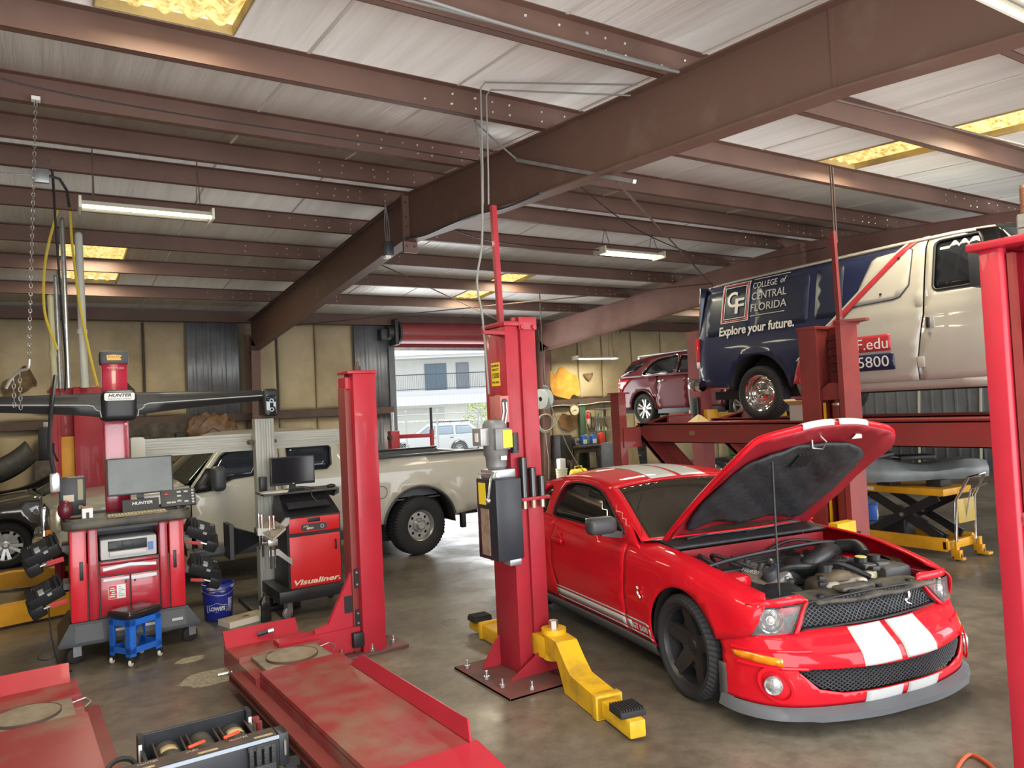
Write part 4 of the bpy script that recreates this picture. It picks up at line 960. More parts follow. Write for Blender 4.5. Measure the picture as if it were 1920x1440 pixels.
# ---- front fascia: outlines in (arc length s, height z) wrapped round the nose
_pl = smooth_poly([(-.905, .30), (-.915, .40), (-.885, .56), (-.80, .715), (-.66, .825), (-.45, .90), (-.22, .945), (0, .950), (.22, .945), (.45, .90), (.66, .825), (.80, .715), (.885, .56), (.915, .40), (.905, .30)], False, 8)
_sl = [0.]
for p, q in zip(_pl, _pl[1:]): _sl.append(_sl[-1]+math.hypot(q[0]-p[0], q[1]-p[1]))
_sm = _sl[-1]/2; _sl = [q-_sm for q in _sl]
_TX = [(q, p[1]) for q, p in zip(_sl, _pl)]; _TY = [(q, p[0]) for q, p in zip(_sl, _pl)]
INS = [(.10, .06), (.14, .04), (.19, .015), (.26, .0), (.37, .0), (.42, .010), (.465, .035), (.52, .095), (.575, .155), (.62, .19), (.68, .215), (.74, .235), (.78, .26)]
def fas(s, z, off=0.):
    s = max(_sl[0]+.001, min(_sl[-1]-.001, s)); e = .004
    x, y = interp(_TX, s), interp(_TY, s)
    tx, ty = interp(_TX, s+e)-interp(_TX, s-e), interp(_TY, s+e)-interp(_TY, s-e)
    L = math.hypot(tx, ty); nx, ny = ty/L, -tx/L
    if nx < 0: nx, ny = (nx, ny)
    d = -sinterp(INS, z)*max(0., nx)**2.3+off
    return (x+nx*d, y+ny*d, z)
def s_at_x(x, sg):      # arc length where the nose curve has that x
    r = [q for q, p in zip(_sl, _pl) if (q < 0) == (sg < 0)]
    return min(r, key=lambda q: abs(interp(_TX, q)-x))
def mirror(poly): return [(-a, z) for a, z in poly[::-1]]
sE = abs(s_at_x(.40, -1)); sF = abs(s_at_x(.52, -1))
LG = [(-.72, .385), (-.62, .392), (0, .372), (.62, .392), (.72, .385), (.60, .275), (.45, .242), (0, .235), (-.45, .242), (-.60, .275)]
cov = [(-sE-.015, .175), (-sE-.005, .345), (-sE+.00, .46), (-sE-.04, .51), (-sF, .565), (-.96, .575), (-.66, .575), (-.62, .585), (0, .575), (.62, .585), (.66, .575), (.96, .575), (sF, .565), (sE+.04, .51), (sE, .46), (sE+.005, .345), (sE+.015, .175), (.6, .165), (0, .16), (-.6, .165)]
bump = panel('front_bumper', cov, fas, m_red, car, .04, .012, holes=[LG])
m_mesh = M('black_grille_mesh', (.03, .031, .036), .45)
def mesh_grille(nm, poly, pitch, off, par):
    b = B(); z0 = min(p[1] for p in poly); z1 = max(p[1] for p in poly); s0 = min(p[0] for p in poly)-.4; s1 = max(p[0] for p in poly)+.4
    n = int((s1-s0)/pitch); st = .012
    for sg in (1, -1):
        for i in range(n):
            run = []; zz = z0
            while zz <= z1+1e-6:
                q = (s0+i*pitch+sg*(zz-z0)*1.55, zz)
                if pip(q, poly): run.append(fas(q[0], q[1], off))
                else:
                    if len(run) > 1: b.tube(run, .0042, 4)
                    run = []
                zz += st
            if len(run) > 1: b.tube(run, .0042, 4)
    o = b.build(nm, m_mesh, par, flat=True)
    panel('grille_backing', poly, lambda u, v: fas(u, v, off-.02), m_under, o, .06, .006)
    return o
mesh_grille('lower_grille', LG, .036, -.022, car)
UG = [(-.535, .722), (-.30, .738), (0, .742), (.30, .738), (.535, .722), (.66, .582), (.3, .588), (0, .583), (-.3, .588), (-.66, .582)]
ug = mesh_grille('upper_grille', UG, .040, -.012, car)
b = B(); b.tube([fas(u, v, -.004) for u, v in densify(UG, .05)], .007, 6, closed=True); b.build('grille_surround', m_black, ug)
# snake badge on the grille and fenders: a slim raised S with a hooded top
def snake(m, k=1.):
    b = B(); pts = smooth_poly([(.018, 0, -.055), (-.012, .004, -.045), (-.016, .006, -.025), (.006, .008, -.005), (.008, .010, .02), (-.004, .013, .038), (.006, .016, .05)], False, 4)
    n = len(pts); b.tube([(x*k, y*k, z*k) for x, y, z in pts], [(.004+.007*math.sin(PI*i/(n-1))**.7+(.004 if i > n*.7 else 0))*k for i in range(n)], 8)
    bmesh.ops.transform(b.bm, matrix=m, verts=b.bm.verts); return b
p = fas(.36, .668); snake(T(p[0]+.01, p[1], p[2]) @ RZ(math.radians(72)), .95).build('grille_emblem', m_chrome, ug)
for s in (-1, 1):
    x, y, z = side(-.52, .60, s); snake(T(x, y+s*.006, z) @ (RZ(PI) if s < 0 else I4), .95).build('fender_emblem', m_chrome, car)
for tx, cx, wd in (('GT', -.63, .075), ('500', -.515, .12)): B().text(tx, .062, None, .0012, bold=.001, width=wd, fmap=lambda p, cx=cx: Vector(side(cx+p.x, .3285+p.y, -1, .006+p.z))).build('fender_lettering', m_stripe, car)
# white stripes over the bumper
def stripe(nm, s0, s1, zs, mat, off, par):
    b = B(); n = 8
    b.grid(lambda u, v: fas(lerp(s0, s1, u), sinterp([(i/(len(zs)-1), z) for i, z in enumerate(zs)], v), off), n, 16); return b.build(nm, mat, par, solid=.002)
for a, c in ((-.305, -.022), (.022, .305)):
    stripe('bumper_stripe', a, c, [.392-.018*(1-abs(a+c)/.6), .45, .50, .55, .575], m_stripe, .003, bump)
    stripe('bumper_stripe', a, c, [.163, .18, .2, .22, .236], m_stripe, .003, bump)
# headlights
for sg in (-1, 1):
    HL = [(-.595, .718), (-.72, .578), (-.98, .572), (-1.035, .60), (-1.00, .690), (-.955, .722)]
    if sg > 0: HL = mirror(HL)
    def hf(u, v, o=0.): return fas(u, v, o+.012)
    hb = panel('headlamp', HL, lambda u, v: fas(u, v, -.07), m_black, car, .05, .006)
    panel('headlamp_lens', HL, hf, m_lens, hb, .05, .004)
    b = B(); b.tube([fas(u, v, .012) for u, v in HL], .006, 6, closed=True); b.build('headlamp_rim', m_dgrey, hb)
    cx, cy, cz = fas(sg*.885, .645, -.05); nrm = Vector(fas(sg*.885, .645, .1))-Vector(fas(sg*.885, .645, 0)); q = Vector((0, 0, 1)).rotation_difference((nrm.normalized()+Vector((.6, 0, 0))).normalized()).to_matrix().to_4x4()
    B().lathe([(.0, -.045), (.03, -.04), (.055, -.02), (.068, .015), (.074, .018), (.076, .0), (.0, -.05)], 30, T(cx, cy, cz) @ q).build('reflector', m_chrome, hb)
    B().sph((cx, cy, cz), .026, n=16).build('lamp_bulb', M('lamp_silver', (.8, .82, .84), .12, metal=.8), hb)
    BR = [(-.548, .738), (-.578, .728), (-.710, .573), (-.672, .573)]
    if sg > 0: BR = mirror(BR)
    panel('headlamp_brow', BR, lambda u, v: fas(u, v, .02), m_red, car, .04, .03)
    UP = [(-.535, .738), (-.60, .728), (-.955, .732), (-1.02, .745), (-.9, .775), (-.6, .775)]
    if sg > 0: UP = mirror(UP)
    panel('nose_panel', UP, lambda u, v: fas(u, v, .004), m_red, car, .05, .01)
    # amber marker, recess lip
    SG = [(-.80, .452), (-.80, .407), (-1.10, .432), (-1.125, .462), (-1.0, .47)]
    if sg > 0: SG = mirror(SG)
    panel('turn_signal', SG, lambda u, v: fas(u, v, .006), m_amber, car, .04, .01)
    b = B(); b.tube([fas(sg*u, .395+.012*(abs(u)-.7), .0) for u in (-.66, -.78, -.9, -1.0, -1.08)], .012, 8); b.tube([fas(sg*u, .487-.02*abs(abs(u)-.85), .0) for u in (-.62, -.72, -.85, -1.0, -1.12)], .011, 8); b.build('bumper_crease', m_red, bump)
    # fog lamp in a round recess
    fx, fy, fz = fas(sg*.845, .30, .0); q = Vector((0, 0, 1)).rotation_difference((Vector(fas(sg*.845, .30, .1))-Vector((fx, fy, fz))).normalized()).to_matrix().to_4x4()
    B().lathe([(.088, .012), (.082, .006), (.074, .008), (.070, .016), (.086, .016)], 34, T(fx, fy, fz) @ q @ Matrix.Diagonal((1.35, 1, 1, 1)), close=True).build('fog_lamp_recess', m_red, bump)
    fg = B().lathe([(.0, .022), (.036, .018), (.046, .010), (.050, .018), (.054, .012), (.054, -.01), (0, -.01)], 30, T(fx+(-.0), fy+sg*.022, fz) @ q).build('fog_lamp', M('fog_lens', (.75, .76, .76), .08, metal=.7, col2=(.35, .35, .36), scale=30), car)
    # fender-side lower spat
    b = B(); b.grid(lambda u, v: (lerp(.36, .47, v), sg*(sinterp(W, .36)-.01-.02*v), lerp(.13, .36, u)*(1-.0*v)), 6, 2); b.build('bumper_spat', M('grey_splitter', (.10, .105, .115), .5), car, solid=.012)
# splitter
b = B(); N_ = 44
secs = []
for i in range(N_+1):
    s_ = lerp(-sE-.03, sE+.03, i/N_); e = .012+.055*(1-abs(2*i/N_-1)**3)+(.02 if abs(s_) < .62 else 0)
    a0 = fas(s_, .17, .004); a1 = fas(s_, .145, e); a2 = fas(s_, .105, e+.014); a3 = fas(s_, .10, -.06)
    secs.append([a0, a1, a2, a3])
b.loft(secs).build('chin_splitter', MATS['grey_splitter'], car, ang=50)
# ---- raised hood
HX, HZ, PHI = -.565, .915, math.radians(-40.3)
hood_half = [(0, 0), (.0, .69), (.55, .69), (.95, .688), (1.15, .68), (1.26, .645), (1.335, .55), (1.385, .36), (1.41, .17), (1.415, 0)]
def hz(x, y): return .055*(1-(x/1.4)**2*.9)*1.0-.06*(x/1.4)**2+.028*(1-(y/.7)**2)-.05*max(0, (abs(y)-.58)/.11)**2+.018*math.exp(-(y/.3)**4)*min(1, x*2)
HM = T(HX, 0, HZ) @ RY(PHI)
def hm(x, y, o=0.): return tuple(HM @ Vector((x, y, hz(x, y)+o)))
ho = [(x, y) for x, y in hood_half[1:]]+[(x, -y) for x, y in hood_half[-2:0:-1]]
ho = smooth_poly([p for p in ho], False, 3)
hood = panel('hood', ho, hm, m_red, car, .06, .008, off=1)
for a, c in ((-.285, -.022), (.022, .285)):
    st = [(.05, a), (.05, c), (1.40 if abs(c) < .1 else 1.375, c), (1.375 if abs(a) > .1 else 1.40, a)]
    panel('hood_stripe', st, lambda u, v: hm(u, v, .0125), m_stripe, hood, .06, .002, off=1)
    b = B(); b.grid(lambda u, v: tuple(HM @ Vector((lerp(1.30, 1.437, u)-.035*(abs(lerp(a, c, v))/.30)**2, lerp(a, c, v), hz(1.38, lerp(a, c, v))+lerp(.018, -.026, u**2)))), 4, 8); b.build('hood_stripe', m_stripe, hood, solid=.004)
inner = [(x*.985+.01, y*.985) for x, y in ho]
ins = smooth_poly([(.16, .50), (.22, .30), (.17, 0), (.22, -.30), (.16, -.50), (.30, -.585), (.62, -.59), (.95, -.56), (1.12, -.44), (1.19, -.22), (1.21, 0), (1.19, .22), (1.12, .44), (.95, .56), (.62, .59), (.30, .585)], True, 4)
def inn(x, y): 
    d = -.030-.010*math.sin(x*9)*math.sin(y*8)
    return tuple(HM @ Vector((x, y, hz(x, y)+d)))
ih = panel('hood_inner_frame', inner, inn, m_redin, hood, .06, .01, flip=True, off=1)
b = B()          # rolled rim joining skin and inner frame
P1 = densify(ho, .05); b.loft([[hm(x, y, .004) for x, y in P1], [hm(x*1.004, y*1.004, -.012) for x, y in P1], [hm(x*.985+.01, y*.985, -.034) for x, y in P1]], cap=False); b.build('hood_edge', m_red, hood, solid=.003)
def inm(x, y):
    d = -.050-.012*math.sin(x*11+2*y)*math.cos(y*9)-.006*math.sin(x*31)*math.sin(y*27)
    return tuple(HM @ Vector((x, y, hz(x, y)+d)))
insu = panel('hood_insulation', ins, inm, M('black_insulation_felt', (.020, .021, .023), .62, bump=.5, bscale=18), hood, .035, .02, flip=True, off=1)
b = B()
for i in range(6):
    for j in range(5): b.box(.93+i*.024, -.075+j*.032, -.012, .948+i*.024, -.05+j*.032, 0, HM @ T(0, 0, hz(1, 0)-.068))
b.build('vent_slots', m_black, insu)
b = B(); b.tube([HM @ Vector(p) for p in ((1.24, -.08, -.02), (1.20, -.08, -.07), (1.20, -.0, -.085), (1.26, 0, -.07), (1.27, -.03, -.03))], .006, 6); b.build('hood_latch_hook', m_steel, hood)
b = B(); b.box(1.235, .27, -.004, 1.285, .40, 0, HM @ T(0, 0, hz(1.26, .33)-.034)); b.build('hood_label', m_white, hood)
for a, c in ((-.285, -.022), (.022, .285)):
    ys = [lerp(a, c, i/10) for i in range(11)]
    fx = lambda y: max([p[0]+(q[0]-p[0])*(y-p[1])/(q[1]-p[1]) for p, q in zip(ho, ho[1:]+ho[:1]) if abs(q[1]-p[1]) > 1e-9 and (p[1]-y)*(q[1]-y) <= 0])
    b = B(); b.grid(lambda u, v: hm(fx(ys[int(round(v*10))])*sinterp([(0, .955), (.4, 1.0), (.7, 1.011), (1, .997)], u), ys[int(round(v*10))], sinterp([(0, .014), (.4, .013), (.7, -.008), (1, -.038)], u)), 8, 10); b.build('hood_stripe', m_stripe, hood, solid=.003)
# prop rod from the radiator support to the hood
p0 = Vector((.50, -.53, .70)); p1 = HM @ Vector((1.085, -.335, hz(1.085, -.335)-.055))
B().tube([p0, p0.lerp(p1, .5), p1], .007, 8).build('hood_prop_rod', m_black, car)
# antenna
x, y, z = side(-.64, VH(-.64)-.07, -1); B().cyl((x, y, z), (x-.04, y, z+.36), .0028, n=6).cyl((x, y, z-.01), (x, y, z+.02), .012, n=10).build('antenna', m_black, car)

# ---- engine bay contents
m_al = M('cast_aluminium', (.30, .29, .27), .5, metal=.5, var=.35, scale=12)
m_blk = M('engine_black', (.035, .034, .034), .5, var=.4, scale=14)
m_hose = M('rubber_hose', (.017, .017, .018), .45)
m_dust = M('dusty_black_cover', (.13, .115, .09), .7, col2=(.03, .028, .025), scale=5)
m_tank = M('brown_tank_plastic', (.12, .09, .06), .4, col2=(.035, .028, .022), scale=6)
m_fluid = M('yellowed_reservoir', (.50, .44, .27), .35, var=.25, scale=10)
eng = B()
eng.box(-.30, -.25, .40, .42, .25, .66, bev=.03)
eng = eng.build('engine_block', m_blk, car)
for s in (-1, 1):
    b = B(); b.box(-.32, -.095, -.05, .30, .095, .05, T(.0, s*.30, .735) @ RX(-s*.5), bev=.025)
    vc = b.build('valve_cover', m_al if s < 0 else m_blk, car)
    t_ = B().text('POWERED', .05, T(-.02, s*.30+s*.02, .735) @ RX(-s*.5) @ T(0, 0, .051) @ RZ(-PI/2*0), .0015, width=.24); t_.build('cover_lettering', M('pale_lettering', (.5, .49, .45), .5), vc)
    for i in range(4): B().cyl((-.24+i*.15, s*.30, .77), (-.24+i*.15, s*.27, .83), .026, n=12).build('ignition_coil', m_blk, vc)
    B().cyl((.22, s*.34, .75), (.22, s*.36, .825), .045, n=18).build('oil_filler_cap', m_dgrey, vc)
b = B(); b.box(-.32, -.17, .66, .16, .17, .78, bev=.04)
for i in range(7): b.box(-.29+i*.062, -.19, .775, -.265+i*.062, .19, .80, bev=.008)
b.build('supercharger', m_blk, car)
b = B(); b.tube(smooth_poly([(.10, .02, .74), (.20, .02, .82), (.16, .20, .86), (.02, .36, .84), (-.06, .52, .80)], False, 5), .062, 14)
for i in range(6): b.lathe([(.062, -.008), (.070, 0), (.062, .008)], 16, T(.19-.006*i, .03+.03*i, .80+.008*i) @ RX(PI/2))
b.build('intake_tube', m_hose, car)
B().sph((.12, -.0, .80), .085, 1.2, 1.1, .7).build('throttle_body', m_blk, car)
b = B(); b.box(.14, .38, .60, .52, .64, .80, bev=.04); b.build('air_filter_box', m_blk, car)
b = B(); b.tube(smooth_poly([(-.06, .56, .84), (.05, .62, .85), (.14, .60, .80)], False, 5), .05, 14); b.build('intake_elbow', m_hose, car)
b = B(); b.box(.30, -.16, .60, .50, .22, .775, bev=.05); b.sph((.40, .03, .765), .1, 1.0, 1.5, .45)
tk = b.build('coolant_tank', m_tank, car)
B().cyl((.38, -.02, .79), (.38, -.02, .845), .045, n=20).cyl((.38, -.02, .83), (.38, -.02, .852), .052, n=12).build('tank_cap', m_black, tk)
B().box(.34, -.13, .64, .515, -.02, .755, bev=.02).build('tank_sight', M('translucent_sight', (.45, .43, .36), .4), tk)
B().box(.34, .14, .64, .515, .225, .755, bev=.02).build('tank_sight', MATS['translucent_sight'], tk)
for y_ in (.33, .455):
    b = B(); b.box(.28, y_-.055, .62, .46, y_+.055, .785, bev=.03); fb = b.build('fluid_reservoir', m_fluid, car)
    b = B(); b.box(.27, y_-.06, .775, .45, y_+.06, .82, bev=.02); b.cyl((.36, y_, .815), (.36, y_, .855), .042, n=18); fb2 = b.build('reservoir_cap', m_black, fb)
B().cyl((.36, .33, .853), (.36, .33, .860), .038, n=18).build('cap_disc', M('yellow_cap_label', (.72, .62, .12), .5), car)
b = B(); b.box(.18, -.64, .52, .52, -.40, .735, bev=.012); fb = b.build('fuse_box', m_black, car)
for y in (-.60, -.53): B().box(.522, y, .66, .524, y+.03, .69).build('fuse_box_label', m_white, fb)
b = B(); b.box(-.02, -.66, .64, .16, -.44, .80, bev=.04); b.build('strut_tower', m_red, car)
b = B(); b.box(-.02, .46, .64, .12, .66, .79, bev=.04); b.build('strut_tower', m_red, car)
b = B(); b.box(-.30, -.62, .70, -.06, -.30, .79, bev=.02); b.build('battery_tray', m_black, car)
b = B(); b.tube(smooth_poly([(-.10, -.66, .82), (-.04, -.40, .87), (.0, 0, .90), (-.04, .40, .89), (-.10, .66, .84)], False, 6), .016, 8); b.build('strut_brace', m_black, car)
for pts, r in ((((.16, -.30, .78), (.28, -.22, .84), (.30, -.02, .82)), .022), (((.24, -.40, .70), (.40, -.33, .72), (.52, -.30, .62)), .045), (((.20, .10, .78), (.34, .14, .83), (.46, .30, .74)), .018), (((.1, .16, .80), (.26, .26, .82), (.30, .40, .76)), .014), (((-.30, -.40, .80), (-.22, -.48, .87), (-.06, -.40, .84), (.02, -.32, .80)), .014), (((-.32, .1, .82), (-.28, .3, .88), (-.2, .5, .86), (.0, .62, .80)), .012), (((.40, .22, .70), (.46, .32, .70), (.52, .36, .62)), .03), (((-.32, -.5, .84), (-.2, -.60, .88), (-.05, -.56, .82)), .016), (((.0, -.2, .8), (.14, -.26, .83), (.2, -.4, .77)), .012)):
    B().tube(smooth_poly(pts, False, 5), r, 10).build('hose', m_hose, car)
for i in range(26):
    x, y = random.uniform(-.3, .5), random.uniform(-.6, .6); B().box(-.03, -.02, 0, .03, .02, .03, T(x, y, random.uniform(.70, .78)) @ RZ(random.uniform(0, 3)), bev=.006).build('bracket', m_blk, car)
for x, y, z in ((.22, -.33, .80), (.30, -.28, .79), (-.05, -.10, .83), (.18, .18, .85), (-.15, .25, .87), (-.12, .42, .86), (.05, .10, .85), (.46, -.20, .72)): B().cyl((x, y, z-.03), (x, y, z), .014, n=10).box(x-.02, y-.012, z-.035, x+.02, y+.012, z-.01).build('hose_clamp', m_steel, car)
B().cyl((.14, -.22, .80), (.15, -.22, .835), .014, n=10).build('blue_connector', M('blue_plastic', (.02, .12, .45), .4), car)
# radiator cover on top of the nose
b = B(); b.grid(lambda u, v: (lerp(.50, .765, u)-.05*(2*v-1)**2, lerp(-.42, .60, v), .735+.014*math.sin(v*17)*math.sin(u*3)-.01*u), 8, 40)
rc = b.build('radiator_cover', m_dust, car, solid=.02)
for y in (-.35, -.1, .15, .42): B().cyl((.66, y, .725), (.66, y, .752), .022, n=12).build('push_pin', m_black, rc)
B().box(.56, -.16, .735, .66, .12, .765, bev=.015).build('latch_cover', m_dust, rc)
for a, c in ((-.68, -.40), (.58, .68)): B().box(.56, a, .66, .66, c, .715, bev=.02).build('headlamp_bracket', m_redin, car)
# ================================================================== LIFTED WHITE AND BLUE VAN
m_vwhite = M('van_white', (.40, .38, .335), .3, coat=.5, var=.08, scale=2)
m_vblue = M('van_navy', (.012, .017, .055), .34, coat=.25)
m_vglass = M('van_dark_glass', (.012, .014, .018), .05, spec=.7)
m_vred = M('van_red_band', (.40, .03, .04), .35)
m_vcream = M('van_pale_panel', (.42, .40, .36), .35)
van = thing('passenger_van', 'white and navy college van raised on the four-post lift', 'van', (9.2, 6.85, 1.68), -PI/2)
# local: x forward, y left; right side is y<0; rear axle at x=0
def vW(x): return sinterp([(-1.12, .93), (-.9, .985), (0, 1.0), (2.5, 1.0), (3.3, .985), (4.0, .95), (4.35, .88)], x)
def vs(x, z, s=-1, off=0.):
    w = vW(x)+off
    if z < 1.28: y = w-.05*((z-.85)/.5)**2
    else: y = w-.05*((1.28-.85)/.5)**2-.16*(z-1.28)-.06*(z-1.28)**2
    if z > 1.88: y -= 1.6*(z-1.88)**1.6
    y += .012*math.exp(-((z-1.18)/.02)**2)
    d = math.hypot(x, z-.36)
    if d > .3 and z > .3: y += .02*math.exp(-((d-.48)/.07)**2)
    return (x, s*y, z)
def arch(cx, r, a0, a1): return arc2(cx, .40, r, a0, a1, 20)
zr = lambda x: sinterp([(-1.12, 1.98), (-.9, 2.02), (1, 2.05), (2.6, 2.05), (3.1, 2.0)], x)
div = lambda z: lerp(.30, 2.12, (z-.42)/(2.02-.42))-.0     # slanted edge between navy and white
for s in (-1, 1):
    f = lambda u, v, s=s: vs(u, v, s)
    navy = [(div(.46)+.0, .46), (.52, .46)]+arch(0, .50, 5, 175)+[(-.52, .47), (-1.02, .50), (-1.10, .75), (-1.13, 1.1), (-1.06, 1.7), (-1.0, 1.94), (-.9, zr(-.9)-.03), (0, zr(0)-.03), (1, zr(1)-.03), (div(2.02), 2.02)]
    navy = [p for p in navy]
    navy[0] = (.56, .46); 
    panel('rear_side_panel', navy, f, m_vblue, van, .08, .012, flip=s > 0)
    wh = [(.60, .42), (2.195, .42), (2.20, .6), (2.29, 1.15), (2.29, 2.04), (2.22, zr(2.2)-.02), (div(2.02)+.10, 2.02), (div(1.2)+.10, 1.2), (div(.62)+.10, .62)]
    cd = panel('cargo_door', wh, f, m_vwhite, van, .08, .012, flip=s > 0)
    bd = [(.565, .46), (.60, .42), (div(.62)+.10, .62), (div(1.2)+.10, 1.2), (div(2.02)+.10, 2.02), (div(2.02)-.0, 2.02), (div(1.2)-.0, 1.2), (div(.60)-.0, .60)]
    bd = [(.56, .46), (.66, .46), (div(.75)+.10, .75), (div(1.2)+.10, 1.2), (div(2.02)+.10, 2.02), (div(2.02), 2.02), (div(1.2), 1.2), (div(.75), .75)]
    panel('slanted_red_band', bd, lambda u, v, s=s: vs(u, v, s, .014), m_vred, van, .05, .006, flip=s > 0)
    bd2 = [(u-.04, v) for u, v in bd[5:]]+[(u, v) for u, v in bd[5:][::-1]]
    panel('slanted_white_pinstripe', bd2, lambda u, v, s=s: vs(u, v, s, .015), m_vcream, van, .05, .004, flip=s > 0)
    fd = [(2.21, .42), (2.215, .6), (2.31, 1.15), (2.31, 2.03), (2.55, 2.03), (2.80, 1.93), (3.30, 1.30), (3.28, .9), (3.12, .7), (3.02, .42)]
    fdw = rrect(2.40, 1.39, 2.98, 1.94, .06); fdw = [(min(u, 3.22-(v-1.35)*.62), v) for u, v in fdw]
    fdp = panel('front_door', fd, f, m_vwhite, van, .08, .012, holes=[fdw], flip=s > 0)
    panel('front_door_window', fdw, lambda u, v, s=s: vs(u, v, s, -.015), m_vglass, fdp, .1, .006, flip=s > 0)
    b = B(); b.tube([vs(u, v, s, .002) for u, v in fdw], .014, 6, closed=True); b.build('window_seal', m_black, fdp)
    # front wing, sill, rear quarter glass areas
    wing = [(3.04, .42), (3.03, .5)]+arc2(3.5, .40, .47, 170, 10, 18)+[(4.05, .45), (4.25, .5), (4.33, .9), (4.2, 1.1), (3.3, 1.22), (3.29, .9), (3.13, .7)]
    panel('front_wing', wing, f, m_vwhite, van, .08, .012, flip=s > 0)
    for w, mm, nm in ((rrect(-.93, 1.22, -.12, 1.86, .07), M('navy_vinyl_glass', (.02, .025, .045), .35, spec=.3), 'rear_side_window'), (rrect(-.02, 1.24, .82, 1.88, .07), MATS['navy_vinyl_glass'], 'middle_side_window'), (rrect(.92, 1.26, 1.30, 1.9, .05), MATS['navy_vinyl_glass'], 'middle_side_window')):
        panel(nm, w, lambda u, v, s=s: vs(u, v, s, .005), mm, van, .1, .006, flip=s > 0)
    cw = [(1.42, 1.34), (1.66, 1.86), (1.72, 1.90), (2.10, 1.93), (2.15, 1.90), (2.13, 1.5), (2.03, 1.38), (1.95, 1.36)]
    w_ = panel('cargo_door_window', cw, lambda u, v, s=s: vs(u, v, s, .006), m_vcream, cd, .08, .006, flip=s > 0)
    b = B(); b.tube([vs(u, v, s, .004) for u, v in cw], .008, 6, closed=True); b.build('window_seal', m_dgrey, cd)
    for u, v in ((2.0, 1.83), (1.80, 1.44)):
        p = vs(u, v, s, .012); B().cyl(p, (p[0], p[1]+s*.008, p[2]), .014, n=10).build('glass_bolt', m_black, w_)
    for z in (.62, 1.30):
        p = vs(2.255, z, s, .01); B().box(-.04, -.012, -.06, .035, .012, .06, T(*p), bev=.006).build('door_hinge', m_vwhite, fdp)
    p = vs(2.37, 1.05, s, .004); B().box(-.05, -.004, -.07, .05, .004, .06, T(*p), bev=.004).build('handle_recess', M('handle_chrome', (.55, .55, .52), .25, metal=.5), fdp)
    B().box(-.035, -.016, -.065, .005, .016, .055, T(p[0]-.0, p[1]+s*.008, p[2]), bev=.012).build('door_handle', m_black, fdp)
    p = vs(2.37, .92, s, .004); B().cyl((p[0], p[1], p[2]), (p[0], p[1]+s*.006, p[2]), .016, n=14).build('door_lock', m_steel, fdp)
    b = B(); b.grid(lambda u, v, s=s: (lerp(.6, 3.04, u), s*(vW(1)-.075-.05*v), .43-.10*v), 6, 2); b.build('sill', m_vwhite, van, solid=.03)
    b = B(); b.box(-.10, -.14, -.20, .06, .12, .20, bev=.03); b.bar((0, -s*.26, -.1), (0, 0, -.05), .05, .05); bmesh.ops.transform(b.bm, matrix=T(3.03, s*1.12, 1.52), verts=b.bm.verts); b.build('door_mirror', m_dgrey, van)
    # tail lamp
    b = B(); b.box(-.03, -.035, -.22, .03, .03, .22, T(-1.11, s*.92, 1.0), bev=.012); tl = b.build('tail_lamp', M('tail_red', (.55, .02, .02), .2, coat=1.), van)
    B().box(-.032, -.037, -.22, .032, .032, -.12, T(-1.11, s*.92, 1.0), bev=.012).build('reverse_lens', M('pale_lens', (.7, .68, .64), .2, coat=1.), tl)
# far side of roof
def vroof(u, v):
    x = lerp(-1.0, 3.0, u); z = zr(x); hw = vs(x, min(z, 2.02), 1)[1]; t = 2*v-1
    return (x, t*hw, 2.02-(.04 if x < -.9 else 0)-(2.05-z)*.8+.07*(1-abs(t)**3))
B().grid(vroof, 20, 16).build('roof', m_vwhite, van, solid=.012)
for s in (-1, 1):
    b = B(); b.tube([(x, s*(vs(x, 1.99, 1)[1]+.008), 1.992-(2.05-zr(x))*.7) for x in [-1.0+i*.2 for i in range(20)]], .014, 6); b.build('drip_rail', m_vwhite, van)
def vws(u, v): 
    t = 2*v-1; return (lerp(3.0, 3.62, u)+.16*(1-t*t), t*lerp(.78, .93, u), lerp(2.0, 1.22, u)+.03*(1-t*t))
B().grid(vws, 10, 16).build('windshield', m_vglass, van, solid=.01)
def vhd(u, v):
    t = 2*v-1; return (lerp(3.55, 4.30, u)+.10*(1-t*t), t*lerp(.93, .86, u), lerp(1.22, 1.02, u)+.05*(1-t*t))
B().grid(vhd, 10, 16).build('hood', m_vwhite, van, solid=.012)
B().grid(lambda u, v: (4.33+.08*(1-(2*u-1)**4), lerp(-.87, .87, u), lerp(.5, 1.06, v)), 16, 4).build('nose_panel', m_dgrey, van, solid=.02)
B().box(4.3, -.95, .42, 4.5, .95, .60, bev=.04).build('front_bumper', m_chrome, van)
B().grid(lambda u, v: (lerp(-1.13, -1.02, max(0, v-.35)/.65), lerp(-.90, .90, u), lerp(.5, 1.97, v)), 4, 10).build('rear_doors', m_vblue, van, solid=.02)
b = B(); b.tube(smooth_poly([(-1.0, -1.0, .52), (-1.18, -.99, .53), (-1.24, -.85, .55), (-1.26, 0, .55), (-1.24, .85, .55), (-1.18, .99, .53), (-1.0, 1.0, .52)], False, 5), .085, 10); b.build('rear_bumper', m_chrome, van)
B().box(-.95, -.80, .30, 4.1, .80, .42).box(-.55, -.9, .45, -.5, .9, 1.1).cyl((0, -.8, .36), (0, .8, .36), .06).build('chassis', m_under, van, flat=True)
for s in (-1, 1):
    for ax in (0, 3.5):
        b = B(); b.grid(lambda u, v: (ax+.5*math.cos(PI*u), s*lerp(.97, .6, v), .42+.5*math.sin(PI*u)), 20, 2); b.box(ax-.5, s*.6-.01, .3, ax+.5, s*.6+.01, .92); b.build('wheel_well', m_under, van, solid=.01)
b = B(); b.box(2.2, -.8, .6, 2.7, -.2, 1.5, bev=.08); b.box(2.2, .2, .6, 2.7, .8, 1.5, bev=.08); b.build('seats', MATS['dark_interior'], van)
